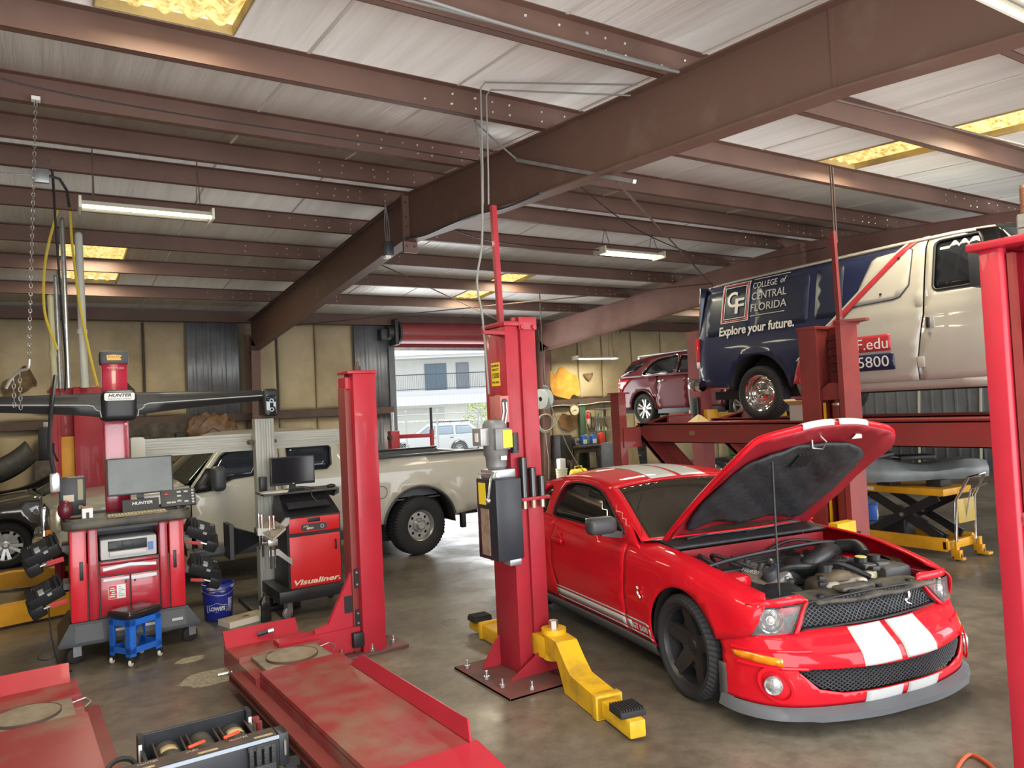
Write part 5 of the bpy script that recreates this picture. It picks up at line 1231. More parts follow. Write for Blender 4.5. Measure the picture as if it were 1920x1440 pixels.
for s in (-1, 1):
    add_wheel(van, 0, s*.985, .372, .23, .245, 'hubcap', m_chrome); add_wheel(van, 3.5, s*.985, .372, .23, .245, 'hubcap', m_chrome)
# lettering, laid on the right side (reads rear to front)
def vt(x0, z0, dx=1.): return lambda p: Vector(vs(x0+p.x, z0+p.y, -1, .017+p.z))
def vlet(nm, txt, x, z, size, width, mat, shear=0., par=van, space=1., bold=0., align='LEFT'):
    b = B(); b.text(txt, size, None, .001, shear, width, align, vt(x, z), space, bold); return b.build(nm, mat, par, flat=True)
m_let = M('van_white_lettering', (.66, .65, .62), .4); m_letg = M('van_grey_lettering', (.50, .49, .48), .4)
def vbox(nm, x0, z0, x1, z1, mat, off, hole=None, par=van):
    return panel(nm, [(x0, z0), (x1, z0), (x1, z1), (x0, z1)], lambda u, v: vs(u, v, -1, off), mat, par, .06, .002, holes=[hole] if hole else (), off=1)
lg = vbox('logo_border', -.62, 1.40, -.16, 1.93, m_vred, .009, [(-.60, 1.42), (-.18, 1.42), (-.18, 1.91), (-.60, 1.91)])
vbox('logo_border', -.585, 1.435, -.195, 1.895, m_let, .009, [(-.575, 1.445), (-.205, 1.445), (-.205, 1.885), (-.575, 1.885)], lg)
vbox('logo_border', -.635, 1.385, -.145, 1.945, m_let, .008, [(-.625, 1.395), (-.155, 1.395), (-.155, 1.935), (-.625, 1.935)], lg)
vlet('logo_letter', 'C', -.535, 1.70, .30, .18, m_let, par=lg, bold=.006); vlet('logo_letter', 'F', -.405, 1.60, .30, .16, m_let, par=lg, bold=.006)
vlet('college_lettering', 'COLLEGE', -.09, 1.85, .12, .40, m_letg); vlet('of_lettering', 'of', .36, 1.86, .12, .10, m_letg, .35)
vlet('central_lettering', 'CENTRAL', -.10, 1.70, .15, .57, m_letg); vlet('florida_lettering', 'FLORIDA', -.11, 1.54, .15, .59, m_letg)
vbox('logo_rule', -.09, 1.94, .50, 1.95, m_letg, .009); vbox('logo_rule', -.11, 1.43, .46, 1.44, m_letg, .009)
vlet('slogan_lettering', 'Explore your future.', -.65, 1.265, .175, 1.27, m_let, bold=.004)
rb = vbox('web_banner', .95, .78, 1.92, .97, m_vred, .009); vlet('web_lettering', 'CF.edu', 1.36, .865, .185, .52, m_let, par=rb, bold=.0)
nb = vbox('phone_banner', .80, .56, 1.95, .75, m_vblue, .009); vlet('phone_lettering', '873-5800', 1.13, .655, .18, .75, m_let, par=nb, bold=.0)
# ================================================================== OTHER VEHICLES
def sidefn(Wt, zbelt, tum, zc=.7, conv=.045, flare=(), fl=.018, fr=.42, top=None):
    def f(x, z, s=1, off=0.):
        w = sinterp(Wt, x)+off; c = min(z, zbelt)
        y = w-conv*((c-zc)/.45)**2
        if z > zbelt: y -= tum*(z-zbelt)+.10*(z-zbelt)**2
        for ax, az in flare:
            d = math.hypot(x-ax, c-az)
            if d > .25: y += fl*math.exp(-((d-fr)/.06)**2)
        return (x, s*y, z)
    return f
def profile_sheet(nm, f, prof, mat, par, crown=.04, bow=0., t0=-1, t1=1, off=0., n=4, solid=.01, inset=1.):
    P = smooth_poly([(a, c, 0) for a, c in prof], False, n); b = B()
    def g(u, v):
        k = min(int(u*(len(P)-1)+1e-6), len(P)-1); x, z, _ = P[k]; t = lerp(t0, t1, v)
        bw = bow if not isinstance(bow, (tuple, list)) else lerp(bow[0], bow[1], u)
        return (x+bw*(1-t*t), t*abs(f(x, z, 1)[1])*inset, z+crown*(1-abs(t)**2.5)+off)
    b.grid(g, len(P)-1, 14); bmesh.ops.recalc_face_normals(b.bm, faces=b.bm.faces)
    if sum(q.normal.z for q in b.bm.faces) < 0: bmesh.ops.reverse_faces(b.bm, faces=b.bm.faces)
    return b.build(nm, mat, par, solid=solid, ang=50)
def sidepanel(nm, pts, f, s, mat, par, holes=(), off=0., res=.1, th=.012):
    return panel(nm, pts, lambda u, v: f(u, v, s, off), mat, par, res, th, holes, flip=s > 0)
def wells(par, f, axles, r, z, yin):
    for s in (-1, 1):
        for ax in axles:
            b = B(); b.grid(lambda u, v: (ax+r*math.cos(PI*u), s*lerp(abs(f(ax, z+r, 1)[1])-.02, yin, v), z+r*math.sin(PI*u)), 20, 2); b.box(ax-r, s*yin-.01, .2, ax+r, s*yin+.01, z+r); b.build('wheel_well', m_under, par, solid=.01)
def rarch(cx, cz, r, a0, a1, n=18): return arc2(cx, cz, r, a0, a1, n)

# ------------------------------------------------ white pickup (origin at the rear axle, faces -X)
m_tw = M('truck_white', (.44, .415, .345), .3, coat=.5, var=.10, scale=1.4)
m_tglass = M('truck_glass', (.02, .026, .036), .05, spec=.7, alpha=.93)
tk = thing('pickup_truck', 'white extended-cab pickup truck parked behind the wheel aligners', 'truck', (4.43, 10.72, 0), PI)
tf = sidefn([(-1.3, .98), (-1.0, 1.01), (0, 1.015), (1.0, 1.01), (3.0, 1.0), (3.6, .99), (4.1, .96), (4.45, .86)], 1.25, .30, .85, .035, ((0, .42), (3.6, .42)), .03, .56)
for s in (1, -1):
    sidepanel('bed_side', [(1.00, .50), (1.0, 1.40), (.3, 1.415), (-1.2, 1.40), (-1.24, 1.0), (-1.22, .58), (-.60, .52)]+rarch(0, .42, .55, 172, 8)[::1]+[(.57, .50)], tf, s, m_tw, tk)
    w1 = [(2.93, 1.19), (2.62, 1.58), (2.50, 1.66), (2.02, 1.68), (1.98, 1.34), (2.5, 1.30), (2.75, 1.20)]
    w2 = [(1.80, 1.33), (1.80, 1.67), (1.30, 1.67), (1.22, 1.60), (1.24, 1.38), (1.30, 1.33)]
    ext = sidepanel('rear_cab_door', [(1.02, .48), (1.90, .48), (1.90, 1.80), (1.2, 1.80), (1.02, 1.40)], tf, s, m_tw, tk, [w2])
    fd = sidepanel('front_door', [(1.91, .48), (2.92, .48), (2.98, .75), (2.985, 1.25), (2.62, 1.72), (2.48, 1.80), (1.91, 1.80)], tf, s, m_tw, tk, [w1])
    sidepanel('side_window', w2, tf, s, m_tglass, ext, off=-.015); sidepanel('side_window', w1, tf, s, m_tglass, fd, off=-.015)
    for w, q in ((w1, fd), (w2, ext)):
        b = B(); b.tube([tf(u, v, s, .003) for u, v in w], .012, 6, closed=True); b.build('window_seal', m_black, q)
    for x in (1.30, 2.05):
        p = tf(x, 1.06, s, .012); B().box(-.07, -.012, -.022, .07, .012, .022, T(*p), bev=.01).build('door_handle', m_tw, ext if x < 1.9 else fd)
    sidepanel('front_wing', [(2.995, .48), (3.03, .5)]+rarch(3.6, .42, .55, 170, 12)+[(4.20, .55), (4.40, .70), (4.46, 1.02), (4.40, 1.17), (3.6, 1.22), (3.0, 1.26)], tf, s, m_tw, tk)
    b = B(); b.box(1.0, s*.955-.02, .36, 2.98, s*.955+.02, .50, bev=.01); b.build('sill', m_dgrey, tk)
    # mirror with black sail
    sidepanel('mirror_sail', [(2.93, 1.16), (2.97, 1.22), (2.80, 1.45), (2.72, 1.44), (2.70, 1.18)], tf, s, m_black, fd, off=.012)
    b = B(); b.box(-.07, -.10, -.15, .09, .10, .15, bev=.06, seg=4); b.bar((0, -s*.24, -.10), (0, 0, -.06), .06, .06); b.bar((0, -s*.24, -.02), (0, 0, .04), .05, .05); bmesh.ops.transform(b.bm, matrix=T(2.70, s*1.21, 1.33), verts=b.bm.verts); b.build('door_mirror', m_dgrey, fd)
    # lamps
    p = tf(4.36, 1.05, s); b = B(); b.box(-.16, -.05, -.17, .10, .05, .12, T(p[0]-.02, p[1]-s*.03, 1.02), bev=.03); hl = b.build('headlamp', M('amber_clear_lamp', (.60, .52, .36), .12, metal=.5, coat=1., var=.5, scale=14), tk)
    b = B(); b.box(-.06, -.04, -.19, .14, .02, -.12, T(p[0]-.02, p[1]-s*.02, 1.02), bev=.02); b.build('side_marker', m_amber, hl)
    b = B(); b.box(-.74, s*.93-.02, .30, -.66, s*.93+.06, .62, bev=.015); b.build('mud_flap', m_black, tk)
    b = B(); b.box(-1.22, s*.93-.07, 1.395, .98, s*.93+.06, 1.425, bev=.008); b.build('bed_rail_cap', m_black, tk)
    b = B(); b.tube([tf(.57+.085*math.cos(a*PI/12), .94+.085*math.sin(a*PI/12), s, .004) for a in range(24)], .004, 5, closed=True); b.build('fuel_door', m_dgrey, tk)
    wells(tk, tf, (0, 3.6), .55, .42, .62) if s > 0 else None
    b = B(); b.tube([tf(.55*math.cos(math.radians(a)), .42+.55*math.sin(math.radians(a)), s, .0) for a in range(8, 174, 8)], .018, 6); b.build('arch_trim', m_dgrey, tk)
    add_wheel(tk, 0, s*1.005, .415, .27, .215, 'steel8', m_alloy, turn=.12, tstyle='mud'); add_wheel(tk, 3.6, s*1.005, .415, .27, .215, 'steel8', m_alloy, tstyle='mud')
profile_sheet('hood', tf, [(4.42, 1.10), (4.2, 1.17), (3.6, 1.22), (3.05, 1.27)], m_tw, tk, .09, (.10, .12))
profile_sheet('windshield', tf, [(3.02, 1.28), (2.80, 1.52), (2.56, 1.76)], M('windshield_olive', (.045, .048, .036), .04, spec=.7, alpha=.9), tk, .02, (.24, .10), inset=.97)
profile_sheet('roof', tf, [(2.58, 1.76), (2.4, 1.80), (1.8, 1.81), (1.25, 1.79)], m_tw, tk, .08, (.10, 0))
b = B(); b.grid(lambda u, v: (lerp(1.02, 1.22, v), lerp(-.93, .93, u)*(1-.14*v), lerp(1.35, 1.80, v)), 6, 4); b.build('rear_window', m_tglass, tk, solid=.02)
B().box(3.0, -.9, 1.14, 3.1, .9, 1.26).build('cowl_panel', m_black, tk)
b = B(); b.box(4.40, -.64, .80, 4.50, .64, 1.14, bev=.03); gr = b.build('grille', m_dgrey, tk)
b = B(); 
for z in (.84, .97, 1.10): b.box(4.48, -.60, z-.022, 4.525, .60, z+.022, bev=.01)
for y in (-.6, .6): b.box(4.46, y-.04, .80, 4.52, y+.04, 1.14, bev=.01)
b.build('chrome_bars', m_chrome, gr)
b = B(); b.box(4.40, -.98, .50, 4.62, .98, .76, bev=.05); b.build('front_bumper', m_chrome, tk)
b = B(); b.box(-1.34, -.95, .48, -1.22, .95, .66, bev=.03); b.build('rear_bumper', m_chrome, tk)
b = B(); b.box(-1.26, -.92, .62, -1.20, .92, 1.38, bev=.02); b.build('tailgate', m_tw, tk)
b = B(); b.box(-1.2, -.86, .78, 1.0, .86, .82); b.box(-1.2, .82, .8, 1.0, .86, 1.39); b.box(-1.2, -.86, .8, 1.0, -.82, 1.39); b.box(.95, -.86, .8, 1.0, .86, 1.39); b.build('bed_liner', M('grey_bed', (.10, .105, .11), .55), tk, flat=True)
B().box(-1.2, -.5, .42, 4.3, -.35, .62).box(-1.2, .35, .42, 4.3, .5, .62).box(-.1, -.8, .35, .1, .8, .5).box(3.5, -.8, .35, 3.7, .8, .5).box(1.0, -.92, .50, 3.0, .92, .56).build('chassis', m_under, tk, flat=True)
b = B(); b.box(2.75, -.85, .9, 3.0, .85, 1.2, bev=.05)
for y in (-.42, .42): b.box(1.9, y-.28, .6, 2.4, y+.28, .85, bev=.06); b.box(1.85, y-.26, .8, 2.0, y+.26, 1.48, bev=.06)
b.build('seats_and_dash', MATS['dark_interior'], tk)
B().box(2.78, -.1, 1.22, 2.80, .02, 1.38).build('teal_dash_card', M('teal_card', (.25, .60, .58), .5), tk)
B().box(2.655, .60, 1.60, 2.66, .80, 1.68, RZ(0)).build('windshield_sticker', m_ylab, tk)
for txt, x in (('SUPER DUTY', 3.34),):
    b = B(); b.text(txt, .085, None, .003, 0, .36, 'CENTER', lambda p: Vector(tf(x-p.x, 1.03+p.y, 1, .008+p.z)), 1., .002); b.build('wing_lettering', m_black, tk)

# ------------------------------------------------ maroon SUV (rear axle origin, faces -Y)
m_mar = M('maroon_paint', (.13, .010, .018), .38, coat=.25)
m_sg = M('suv_glass', (.016, .016, .018), .05, spec=.7)
suv = thing('suv', 'maroon SUV lifted high near the back wall, its red tail lamp towards the door', 'SUV', (12.5, 12.96, 1.49), -PI/2)
sf = sidefn([(-1.05, .72), (-.85, .84), (-.4, .89), (0, .905), (1.5, .905), (2.4, .9), (3.2, .87), (3.6, .72)], 1.08, .42, .75, .04, ((0, .36), (2.86, .36)), .03, .47)
for s in (-1, 1):
    sidepanel('rear_quarter', [(.42, .34), (.43, .36)]+rarch(0, .36, .43, 5, 172)+[(-.60, .34), (-.93, .42), (-1.04, .62), (-1.0, .98), (-.93, 1.10), (-.2, 1.10), (.45, 1.08), (.52, .7)], sf, s, m_mar, suv)
    for a, c, nm in ((.53, 1.42, 'rear_door'), (1.43, 2.40, 'front_door')): sidepanel(nm, [(a-.10 if nm == 'rear_door' else a, .34), (c, .34), (c, 1.06), (a, 1.08)], sf, s, m_mar, suv)
    sidepanel('front_wing', [(2.41, .34)]+rarch(2.86, .36, .43, 178, 8)+[(3.45, .40), (3.6, .7), (3.5, .93), (2.41, 1.05)], sf, s, m_mar, suv)
    g = [(-.92, 1.10), (.5, 1.09), (2.38, 1.06), (1.9, 1.36), (1.55, 1.54), (.9, 1.58), (0, 1.55), (-.55, 1.48)]
    wA = smooth_poly([(-.02, 1.14), (.16, 1.36), (.40, 1.48), (.75, 1.505), (1.0, 1.505), (1.0, 1.14), (.5, 1.135)], True, 4)
    wB = [(1.08, 1.13), (1.08, 1.50), (1.5, 1.47), (1.8, 1.33), (2.12, 1.11)]
    gh = sidepanel('cabin_side', g, sf, s, m_mar, suv, [wA, wB])
    qg = [(-.82, 1.13), (-.30, 1.26), (.02, 1.45), (-.42, 1.43), (-.58, 1.38)]
    sidepanel('side_window', wA, sf, s, m_sg, gh, off=-.012); sidepanel('side_window', wB, sf, s, m_sg, gh, off=-.012)
    sidepanel('quarter_window', qg, sf, s, m_sg, gh, off=.008)
    b = B(); b.tube([sf(u, v, s, .006) for u, v in wA], .012, 6, closed=True); b.build('chrome_trim', m_chrome, gh)
    b = B(); b.box(-.40, s*.62-.02, 1.58, 1.5, s*.62+.02, 1.615, bev=.012); 
    for x in (-.36, 1.46): b.box(x-.05, s*.62-.02, 1.52, x+.05, s*.62+.02, 1.60, bev=.01)
    b.build('roof_rail', m_galv, suv)
    for x in (.62, 1.55): p = sf(x, .97, s, .014); B().box(-.09, -.012, -.02, .09, .012, .02, T(*p), bev=.01).build('door_handle', m_chrome, suv)
    tl = panel('tail_lamp', [(-.44, 1.05), (-.90, 1.08), (-1.0, 1.0), (-1.03, .80), (-.98, .66), (-.86, .64), (-.70, .86)], lambda u, v, s=s: sf(u, v, s, .022), M('bright_tail_red', (.70, .02, .03), .15, coat=1.), suv, .06, .03, flip=s > 0)
    b = B()
    for z in (.80, .89, .98): b.tube([sf(x, z, s, .026) for x in (-1.0, -.9, -.78)], .008, 5)
    b.build('lamp_ribs', M('lamp_pale_rib', (.85, .35, .35), .2), tl)
    b = B(); b.tube([sf(.43*math.cos(math.radians(a)), .36+.43*math.sin(math.radians(a)), s, .004) for a in range(0, 181, 9)], .02, 6); b.build('arch_trim', m_mar, suv)
    b = B(); b.box(.45, s*.86-.02, .24, 2.4, s*.86+.02, .36, bev=.01); b.build('sill', m_dgrey, suv)
    add_wheel(suv, 0, s*.90, .355, .235, .235, 'multi', m_alloy); add_wheel(suv, 2.86, s*.90, .355, .235, .235, 'multi', m_alloy)
wells(suv, sf, (0, 2.86), .43, .36, .55)
profile_sheet('roof', sf, [(1.55, 1.54), (.9, 1.58), (0, 1.55), (-.55, 1.48)], m_mar, suv, .05)
profile_sheet('rear_window', sf, [(-.58, 1.46), (-.78, 1.25), (-.92, 1.10)], m_sg, suv, .02, (-.05, -.10))
b = B(); b.box(-.66, -.5, 1.49, -.45, .5, 1.52, bev=.01); b.build('rear_spoiler', m_mar, suv)
profile_sheet('windshield', sf, [(1.58, 1.52), (2.0, 1.3), (2.42, 1.06)], m_sg, suv, .02, (.08, .2))
profile_sheet('hood', sf, [(2.42, 1.05), (3.0, 1.0), (3.5, .93)], m_mar, suv, .06, (.15, .12))
b = B(); b.grid(lambda u, v: (lerp(-.98, -.90, v)-.12*(1-(2*u-1)**4), lerp(-.80, .80, u), lerp(.66, 1.10, v)), 14, 4); b.build('tailgate', m_mar, suv, solid=.02)
b = B(); b.grid(lambda u, v: (-.93-.20*(1-(2*u-1)**4)*math.sin(PI*(.25+.6*v)), lerp(-.84, .84, u), lerp(.36, .68, v)), 14, 6); b.build('rear_bumper', m_mar, suv, solid=.02)
b = B(); b.grid(lambda u, v: (3.52+.14*(1-(2*u-1)**4), lerp(-.78, .78, u), lerp(.36, .95, v)), 14, 6); b.build('front_fascia', m_mar, suv, solid=.02)
B().box(-.8, -.75, .26, 3.4, .75, .34).box(-.85, -.7, .34, 2.3, .7, 1.0).build('floor_pan', m_under, suv, flat=True)

# ------------------------------------------------ dark car at the left (front axle origin, faces -X)
m_dk = M('dark_bronze_paint', (.030, .026, .022), .28, coat=1.)
dc = thing('sedan', 'dark bronze car at the left edge behind the red lift post, silver wheel showing', 'car', (-.57, 14.3, 0), PI)
df = sidefn([(-3.9, .74), (-3.6, .86), (-2.7, .92), (-1, .92), (0, .92), (.5, .88), (.85, .72)], .98, .46, .65, .05, ((0, .34), (-2.75, .34)), .03, .44)
for s in (1, -1):
    sidepanel('front_wing', [(-.52, .24), (-.40, .26)]+rarch(0, .34, .405, 190, -10)[::1]+[(.80, .32), (.90, .60), (.75, .80), (.2, .93), (-.50, 1.02), (-.56, .7)], df, s, m_dk, dc)
    for a, c, nm in ((-.53, -1.55, 'front_door'), (-1.56, -2.35, 'rear_door')):
        d_ = sidepanel(nm, [(a, .24), (c, .24), (c, 1.02), (a, 1.02)], df, s, m_dk, dc); p = df(c+.16, .88, s, .012); B().box(-.09, -.012, -.02, .09, .012, .02, T(*p), bev=.01).build('door_handle', m_chrome, d_)
    sidepanel('rear_quarter', [(-2.36, .24), (-2.36, .26)]+rarch(-2.75, .34, .405, -10, 190)+[(-3.6, .30), (-3.85, .6), (-3.8, .95), (-3.2, 1.02), (-2.36, 1.02)], df, s, m_dk, dc)
    wA = [(-.72, 1.05), (-1.22, 1.36), (-1.5, 1.42), (-1.5, 1.05)]; wB = [(-1.58, 1.05), (-1.58, 1.42), (-2.1, 1.38), (-2.55, 1.10), (-2.5, 1.05)]
    g = sidepanel('cabin_side', [(-.50, 1.02), (-.85, 1.24), (-1.25, 1.44), (-1.6, 1.48), (-2.1, 1.45), (-2.6, 1.28), (-3.1, 1.03), (-2, 1.02)], df, s, m_dk, dc, [wA, wB])
    sidepanel('side_window', wA, df, s, m_sg, g, off=-.012); sidepanel('side_window', wB, df, s, m_sg, g, off=-.012)
    b = B(); b.box(-.08, -.12, -.07, .07, .10, .07, bev=.045, seg=3); b.bar((0, -s*.2, -.05), (0, 0, -.03), .05, .04); bmesh.ops.transform(b.bm, matrix=T(-.70, s*1.06, 1.06), verts=b.bm.verts); b.build('door_mirror', m_dk, dc)
    p = df(-.40, .80, s, .006); q = B().lathe([(.03, 0), (.042, .006), (.05, 0)], 20, T(*p) @ RX(-s*PI/2)); q.build('wing_emblem', m_steel, dc)
    b = B(); b.tube([df(x, .90-.015*(x+.5), s, .006) for x in (-.5, -1.2, -2, -2.8)], .005, 5); b.build('waist_trim', m_chrome, dc)
    p = df(.66, .72, s); b = B(); b.box(-.18, -.06, -.09, .12, .05, .09, T(p[0], p[1]-s*.03, .72), bev=.04); b.build('headlamp', M('lamp_silver', (.8, .82, .84), .12, metal=.8), dc)
    add_wheel(dc, 0, s*.915, .34, .23, .225, 'multi', m_alloy); add_wheel(dc, -2.75, s*.915, .34, .23, .225, 'multi', m_alloy)
wells(dc, df, (0, -2.75), .405, .34, .55)
profile_sheet('hood', df, [(.80, .78), (.2, .93), (-.48, 1.02)], m_dk, dc, .06, (.12, .15))
profile_sheet('windshield', df, [(-.50, 1.03), (-.85, 1.24), (-1.25, 1.44)], M('windshield_olive', (.05, .05, .04), .04), dc, .02, (.15, .06))
profile_sheet('roof', df, [(-1.25, 1.44), (-1.6, 1.48), (-2.1, 1.45)], m_dk, dc, .05)
profile_sheet('rear_window', df, [(-2.1, 1.45), (-2.6, 1.28), (-3.1, 1.03)], m_sg, dc, .03)
profile_sheet('boot_lid', df, [(-3.1, 1.03), (-3.5, 1.02), (-3.8, .96)], m_dk, dc, .03)
b = B(); b.grid(lambda u, v: (.80+.14*(1-(2*u-1)**4), lerp(-.78, .78, u), lerp(.24, .80, v)), 14, 6); b.build('front_fascia', m_dk, dc, solid=.02)
b = B(); b.grid(lambda u, v: (-3.8-.10*(1-(2*u-1)**4), lerp(-.74, .74, u), lerp(.26, .98, v)), 14, 6); b.build('rear_fascia', m_dk, dc, solid=.02)
B().box(-3.6, -.8, .18, .7, .8, .24).box(-3.3, -.7, .24, -.4, .7, .95).build('floor_pan', m_under, dc, flat=True)

# ------------------------------------------------ white SUV in the yard behind the fence
m_ow = M('yard_white_paint', (.42, .44, .45), .4, coat=.2)
ow = thing('suv', 'white SUV with roof rack parked outside beyond the chain-link fence', 'SUV', (16.55, 34.5, -.22), math.atan2(1.03, -1.66))
of = sidefn([(-2.6, .80), (-2.2, .92), (0, .95), (1.6, .93), (2.2, .80)], 1.02, .38, .7, .04, ((1.4, .36), (-1.45, .36)), .03, .46)
for s in (1, -1):
    sidepanel('body_side', [(2.1, .35), (1.85, .36)]+rarch(1.4, .36, .42, 0, 180)+[(.9, .30), (-.98, .30)]+rarch(-1.45, .36, .42, 0, 180)+[(-2.3, .34), (-2.55, .6), (-2.5, 1.04), (1.0, 1.04), (1.9, .98), (2.2, .8)], of, s, m_ow, ow)
    ws = [[(.62, 1.09), (.12, 1.5), (-.28, 1.53), (-.28, 1.09)], [(-.36, 1.09), (-.36, 1.53), (-1.15, 1.53), (-1.2, 1.09)], [(-1.30, 1.09), (-1.28, 1.52), (-1.95, 1.5), (-2.25, 1.12)]]
    g = sidepanel('cabin_side', [(1.0, 1.04), (.6, 1.3), (.2, 1.58), (-.3, 1.64), (-2.0, 1.62), (-2.3, 1.4), (-2.5, 1.04)], of, s, m_ow, ow, ws)
    for w in ws: sidepanel('side_window', w, of, s, m_win, g, off=-.012)
    for x in (-.2, -1.1): p = of(x, .95, s, .012); B().box(-.09, -.012, -.02, .09, .012, .02, T(*p), bev=.01).build('door_handle', m_dgrey, ow)
    add_wheel(ow, 1.4, s*.94, .36, .23, .23, 'multi', m_alloy); add_wheel(ow, -1.45, s*.94, .36, .23, .23, 'multi', m_alloy)
    B().box(-1.9, s*.6-.02, 1.70, .0, s*.6+.02, 1.74).build('roof_rail', m_dgrey, ow)
profile_sheet('hood', of, [(2.15, .85), (1.9, .98), (1.0, 1.04)], m_ow, ow, .06, .1)
profile_sheet('windshield', of, [(1.0, 1.04), (.6, 1.3), (.2, 1.58)], m_win, ow, .02, (.15, .05))
profile_sheet('roof', of, [(.2, 1.58), (-.3, 1.64), (-2.0, 1.62)], m_ow, ow, .06)
profile_sheet('rear_window', of, [(-2.0, 1.62), (-2.3, 1.4), (-2.5, 1.04)], m_win, ow, .02)
B().box(2.05, -.78, .35, 2.2, .78, .9, bev=.05).build('front_fascia', m_ow, ow); B().box(-2.6, -.8, .35, -2.45, .8, 1.04, bev=.05).build('tailgate', m_ow, ow)
for x in (-1.6, -1.0, -.4): B().box(x-.02, -.6, 1.73, x+.02, .6, 1.76).build('rack_bar', m_dgrey, ow)
B().box(-2.4, -.8, .25, 2.0, .8, .3).build('floor_pan', m_under, ow)
# ================================================================== WHEEL ALIGNMENT EQUIPMENT
m_hred = M('cabinet_red', (.40, .012, .028), .32, coat=.4, col2=(.34, .012, .022), scale=3)
m_hred2 = M('cabinet_bright_red', (.55, .012, .025), .32, coat=.4)
m_plinth = M('charcoal_plinth', (.030, .032, .038), .5, var=.25, scale=6)
m_tray = M('dusty_black_tray', (.035, .034, .032), .5, col2=(.09, .08, .06), scale=5)
m_screen = M('grey_dusty_screen', (.13, .145, .145), .32, col2=(.10, .11, .11), scale=3)
m_silver = M('silver_handle', (.52, .54, .55), .3, metal=.4)
m_paper = M('paper', (.68, .64, .55), .8)
m_prn = M('printer_grey', (.55, .56, .55), .45)
FX = lambda x, y, z: T(x, y, z) @ RX(PI/2)                       # text plane facing -Y
hu = thing('wheel_aligner', 'red wheel alignment console with tall camera beam, monitor and printer', 'wheel aligner', (.13, 7.50, 0))
b = B(); b.loft([[(-.10, -.07, .16), (1.02, -.07, .16), (1.02, .75, .16), (-.10, .75, .16)], [(-.10, -.07, .19), (1.02, -.07, .19), (1.02, .75, .19), (-.10, .75, .19)], [(-.01, -.015, .345), (.92, -.015, .345), (.92, .6, .345), (-.01, .6, .345)]])
pl = b.build('plinth', m_plinth, hu)
b = B()
for x0, x1 in ((.02, .24), (.27, .62), (.65, .90)): b.loft([[(x0, -.072, .19), (x1, -.072, .19), (x1, -.06, .19), (x0, -.06, .19)], [(x0+.01, -.028, .325), (x1-.01, -.028, .325), (x1-.01, -.016, .325), (x0+.01, -.016, .325)]])
b.build('plinth_panel', m_dgrey, pl)
for x in (.31, .55, .78): B().box(x, -.068, .235, x+.09, -.05, .258).build('plinth_latch', m_silver, pl)
def caster(par, x, y, r, z0, rz=0, mat=None):
    m = T(x, y, 0) @ RZ(rz); o = B(); o.lathe([(0, -.02), (r-.012, -.02), (r, -.012), (r, .012), (r-.012, .02), (0, .02)], 24, m @ T(0, 0, r) @ RX(PI/2)); w = o.build('caster', mat or m_rubber, par)
    f = B(); f.box(-.02, -.028, r-.01, .045, -.024, z0, m).box(-.02, .024, r-.01, .045, .028, z0, m).box(-.03, -.04, z0-.008, .055, .04, z0, m).cyl(m @ Vector((0, -.032, r)), m @ Vector((0, .032, r)), .010, n=8); f.build('caster_fork', m_galv, w)
for x, y in ((.02, .03), (.94, .05), (.02, .66), (.92, .66)): caster(hu, x, y, .068, .165, .3)
b = B(); b.box(.01, .02, .345, .90, .55, .835).box(.01, .46, .835, .90, .55, 1.14).box(.01, .02, 1.10, .90, .46, 1.14); b.build('cabinet', m_dgrey, hu, flat=True)
for x0, x1, mm in ((0, .128, m_hred2), (.136, .215, m_hred), (.70, .772, m_hred), (.782, .91, m_hred2)): B().box(x0, -.01, .345, x1, .50, 1.14, bev=.012).build('side_pillar', mm, hu)
for x in (.072, .812): B().box(x, -.016, .70, x+.028, -.008, .86, bev=.004).build('recessed_pull', m_black, hu)
b = B(); b.box(.225, -.005, .36, .455, .02, .70, bev=.006); d1 = b.build('door', m_hred, hu)
b = B(); b.box(.463, -.005, .36, .69, .02, .70, bev=.006); d2 = b.build('door', m_hred, hu)
b = B(); b.box(.225, -.005, .71, .69, .02, .80, bev=.006); d3 = b.build('drawer', m_hred, hu)
B().box(.225, -.005, .805, .69, .02, .83, bev=.004).build('shelf_lip', m_hred, hu)
B().prism([(.25, .752), (.46, .775), (.67, .752), (.67, .778), (.46, .801), (.25, .778)], .006, .014, RX(PI/2)).build('drawer_handle', m_silver, d3)
for d, x0, x1, t in ((d1, .25, .452, 'Inside'), (d2, .468, .67, 'Storage')):
    h = B().prism([(x0, .652 if d is d2 else .662), (x1, .662 if d is d1 else .655), (x1, .685), (x0, .685)], .006, .014, RX(PI/2)).build('door_handle', m_silver, d)
B().box(.285, -.009, .50, .42, -.0055, .62, bev=.002).build('warning_sticker', m_white, d1)
b = B(); b.box(.289, -.0105, .503, .350, -.009, .617); b.build('sticker_red_panel', m_hred2, d1)
b = B()
for i in range(5): b.box(.295+.008*(i % 3), -.0112, .52+i*.018, .335+.008*(i % 2), -.0104, .528+i*.018)
b.build('sticker_print', m_white, d1)
b = B()
for i in range(6): b.box(.362, -.0105, .52+i*.016, .41-.012*(i % 3), -.009, .524+i*.016)
b.build('sticker_text_lines', m_black, d1)
for x in (.425, .495): B().cyl((x, -.012, .64), (x, 0, .64), .010, n=12).build('lock', m_girt, d1 if x < .46 else d2)
B().text('USA', .045, FX(.645, -.0065, .385), .001, .25).build('cabinet_lettering', m_white, d2)
b = B(); b.prism(rrect(-.055, -.13, .975, .56, .10, 6), 1.14, 1.215, bev=.02); tr = b.build('tray', m_tray, hu, ang=60)
b = B(); b.prism(rrect(-.03, -.10, .95, .54, .08, 6), 1.212, 1.235, holes=[rrect(.0, -.07, .92, .51, .06, 6)]); b.build('tray_rim', m_tray, tr)
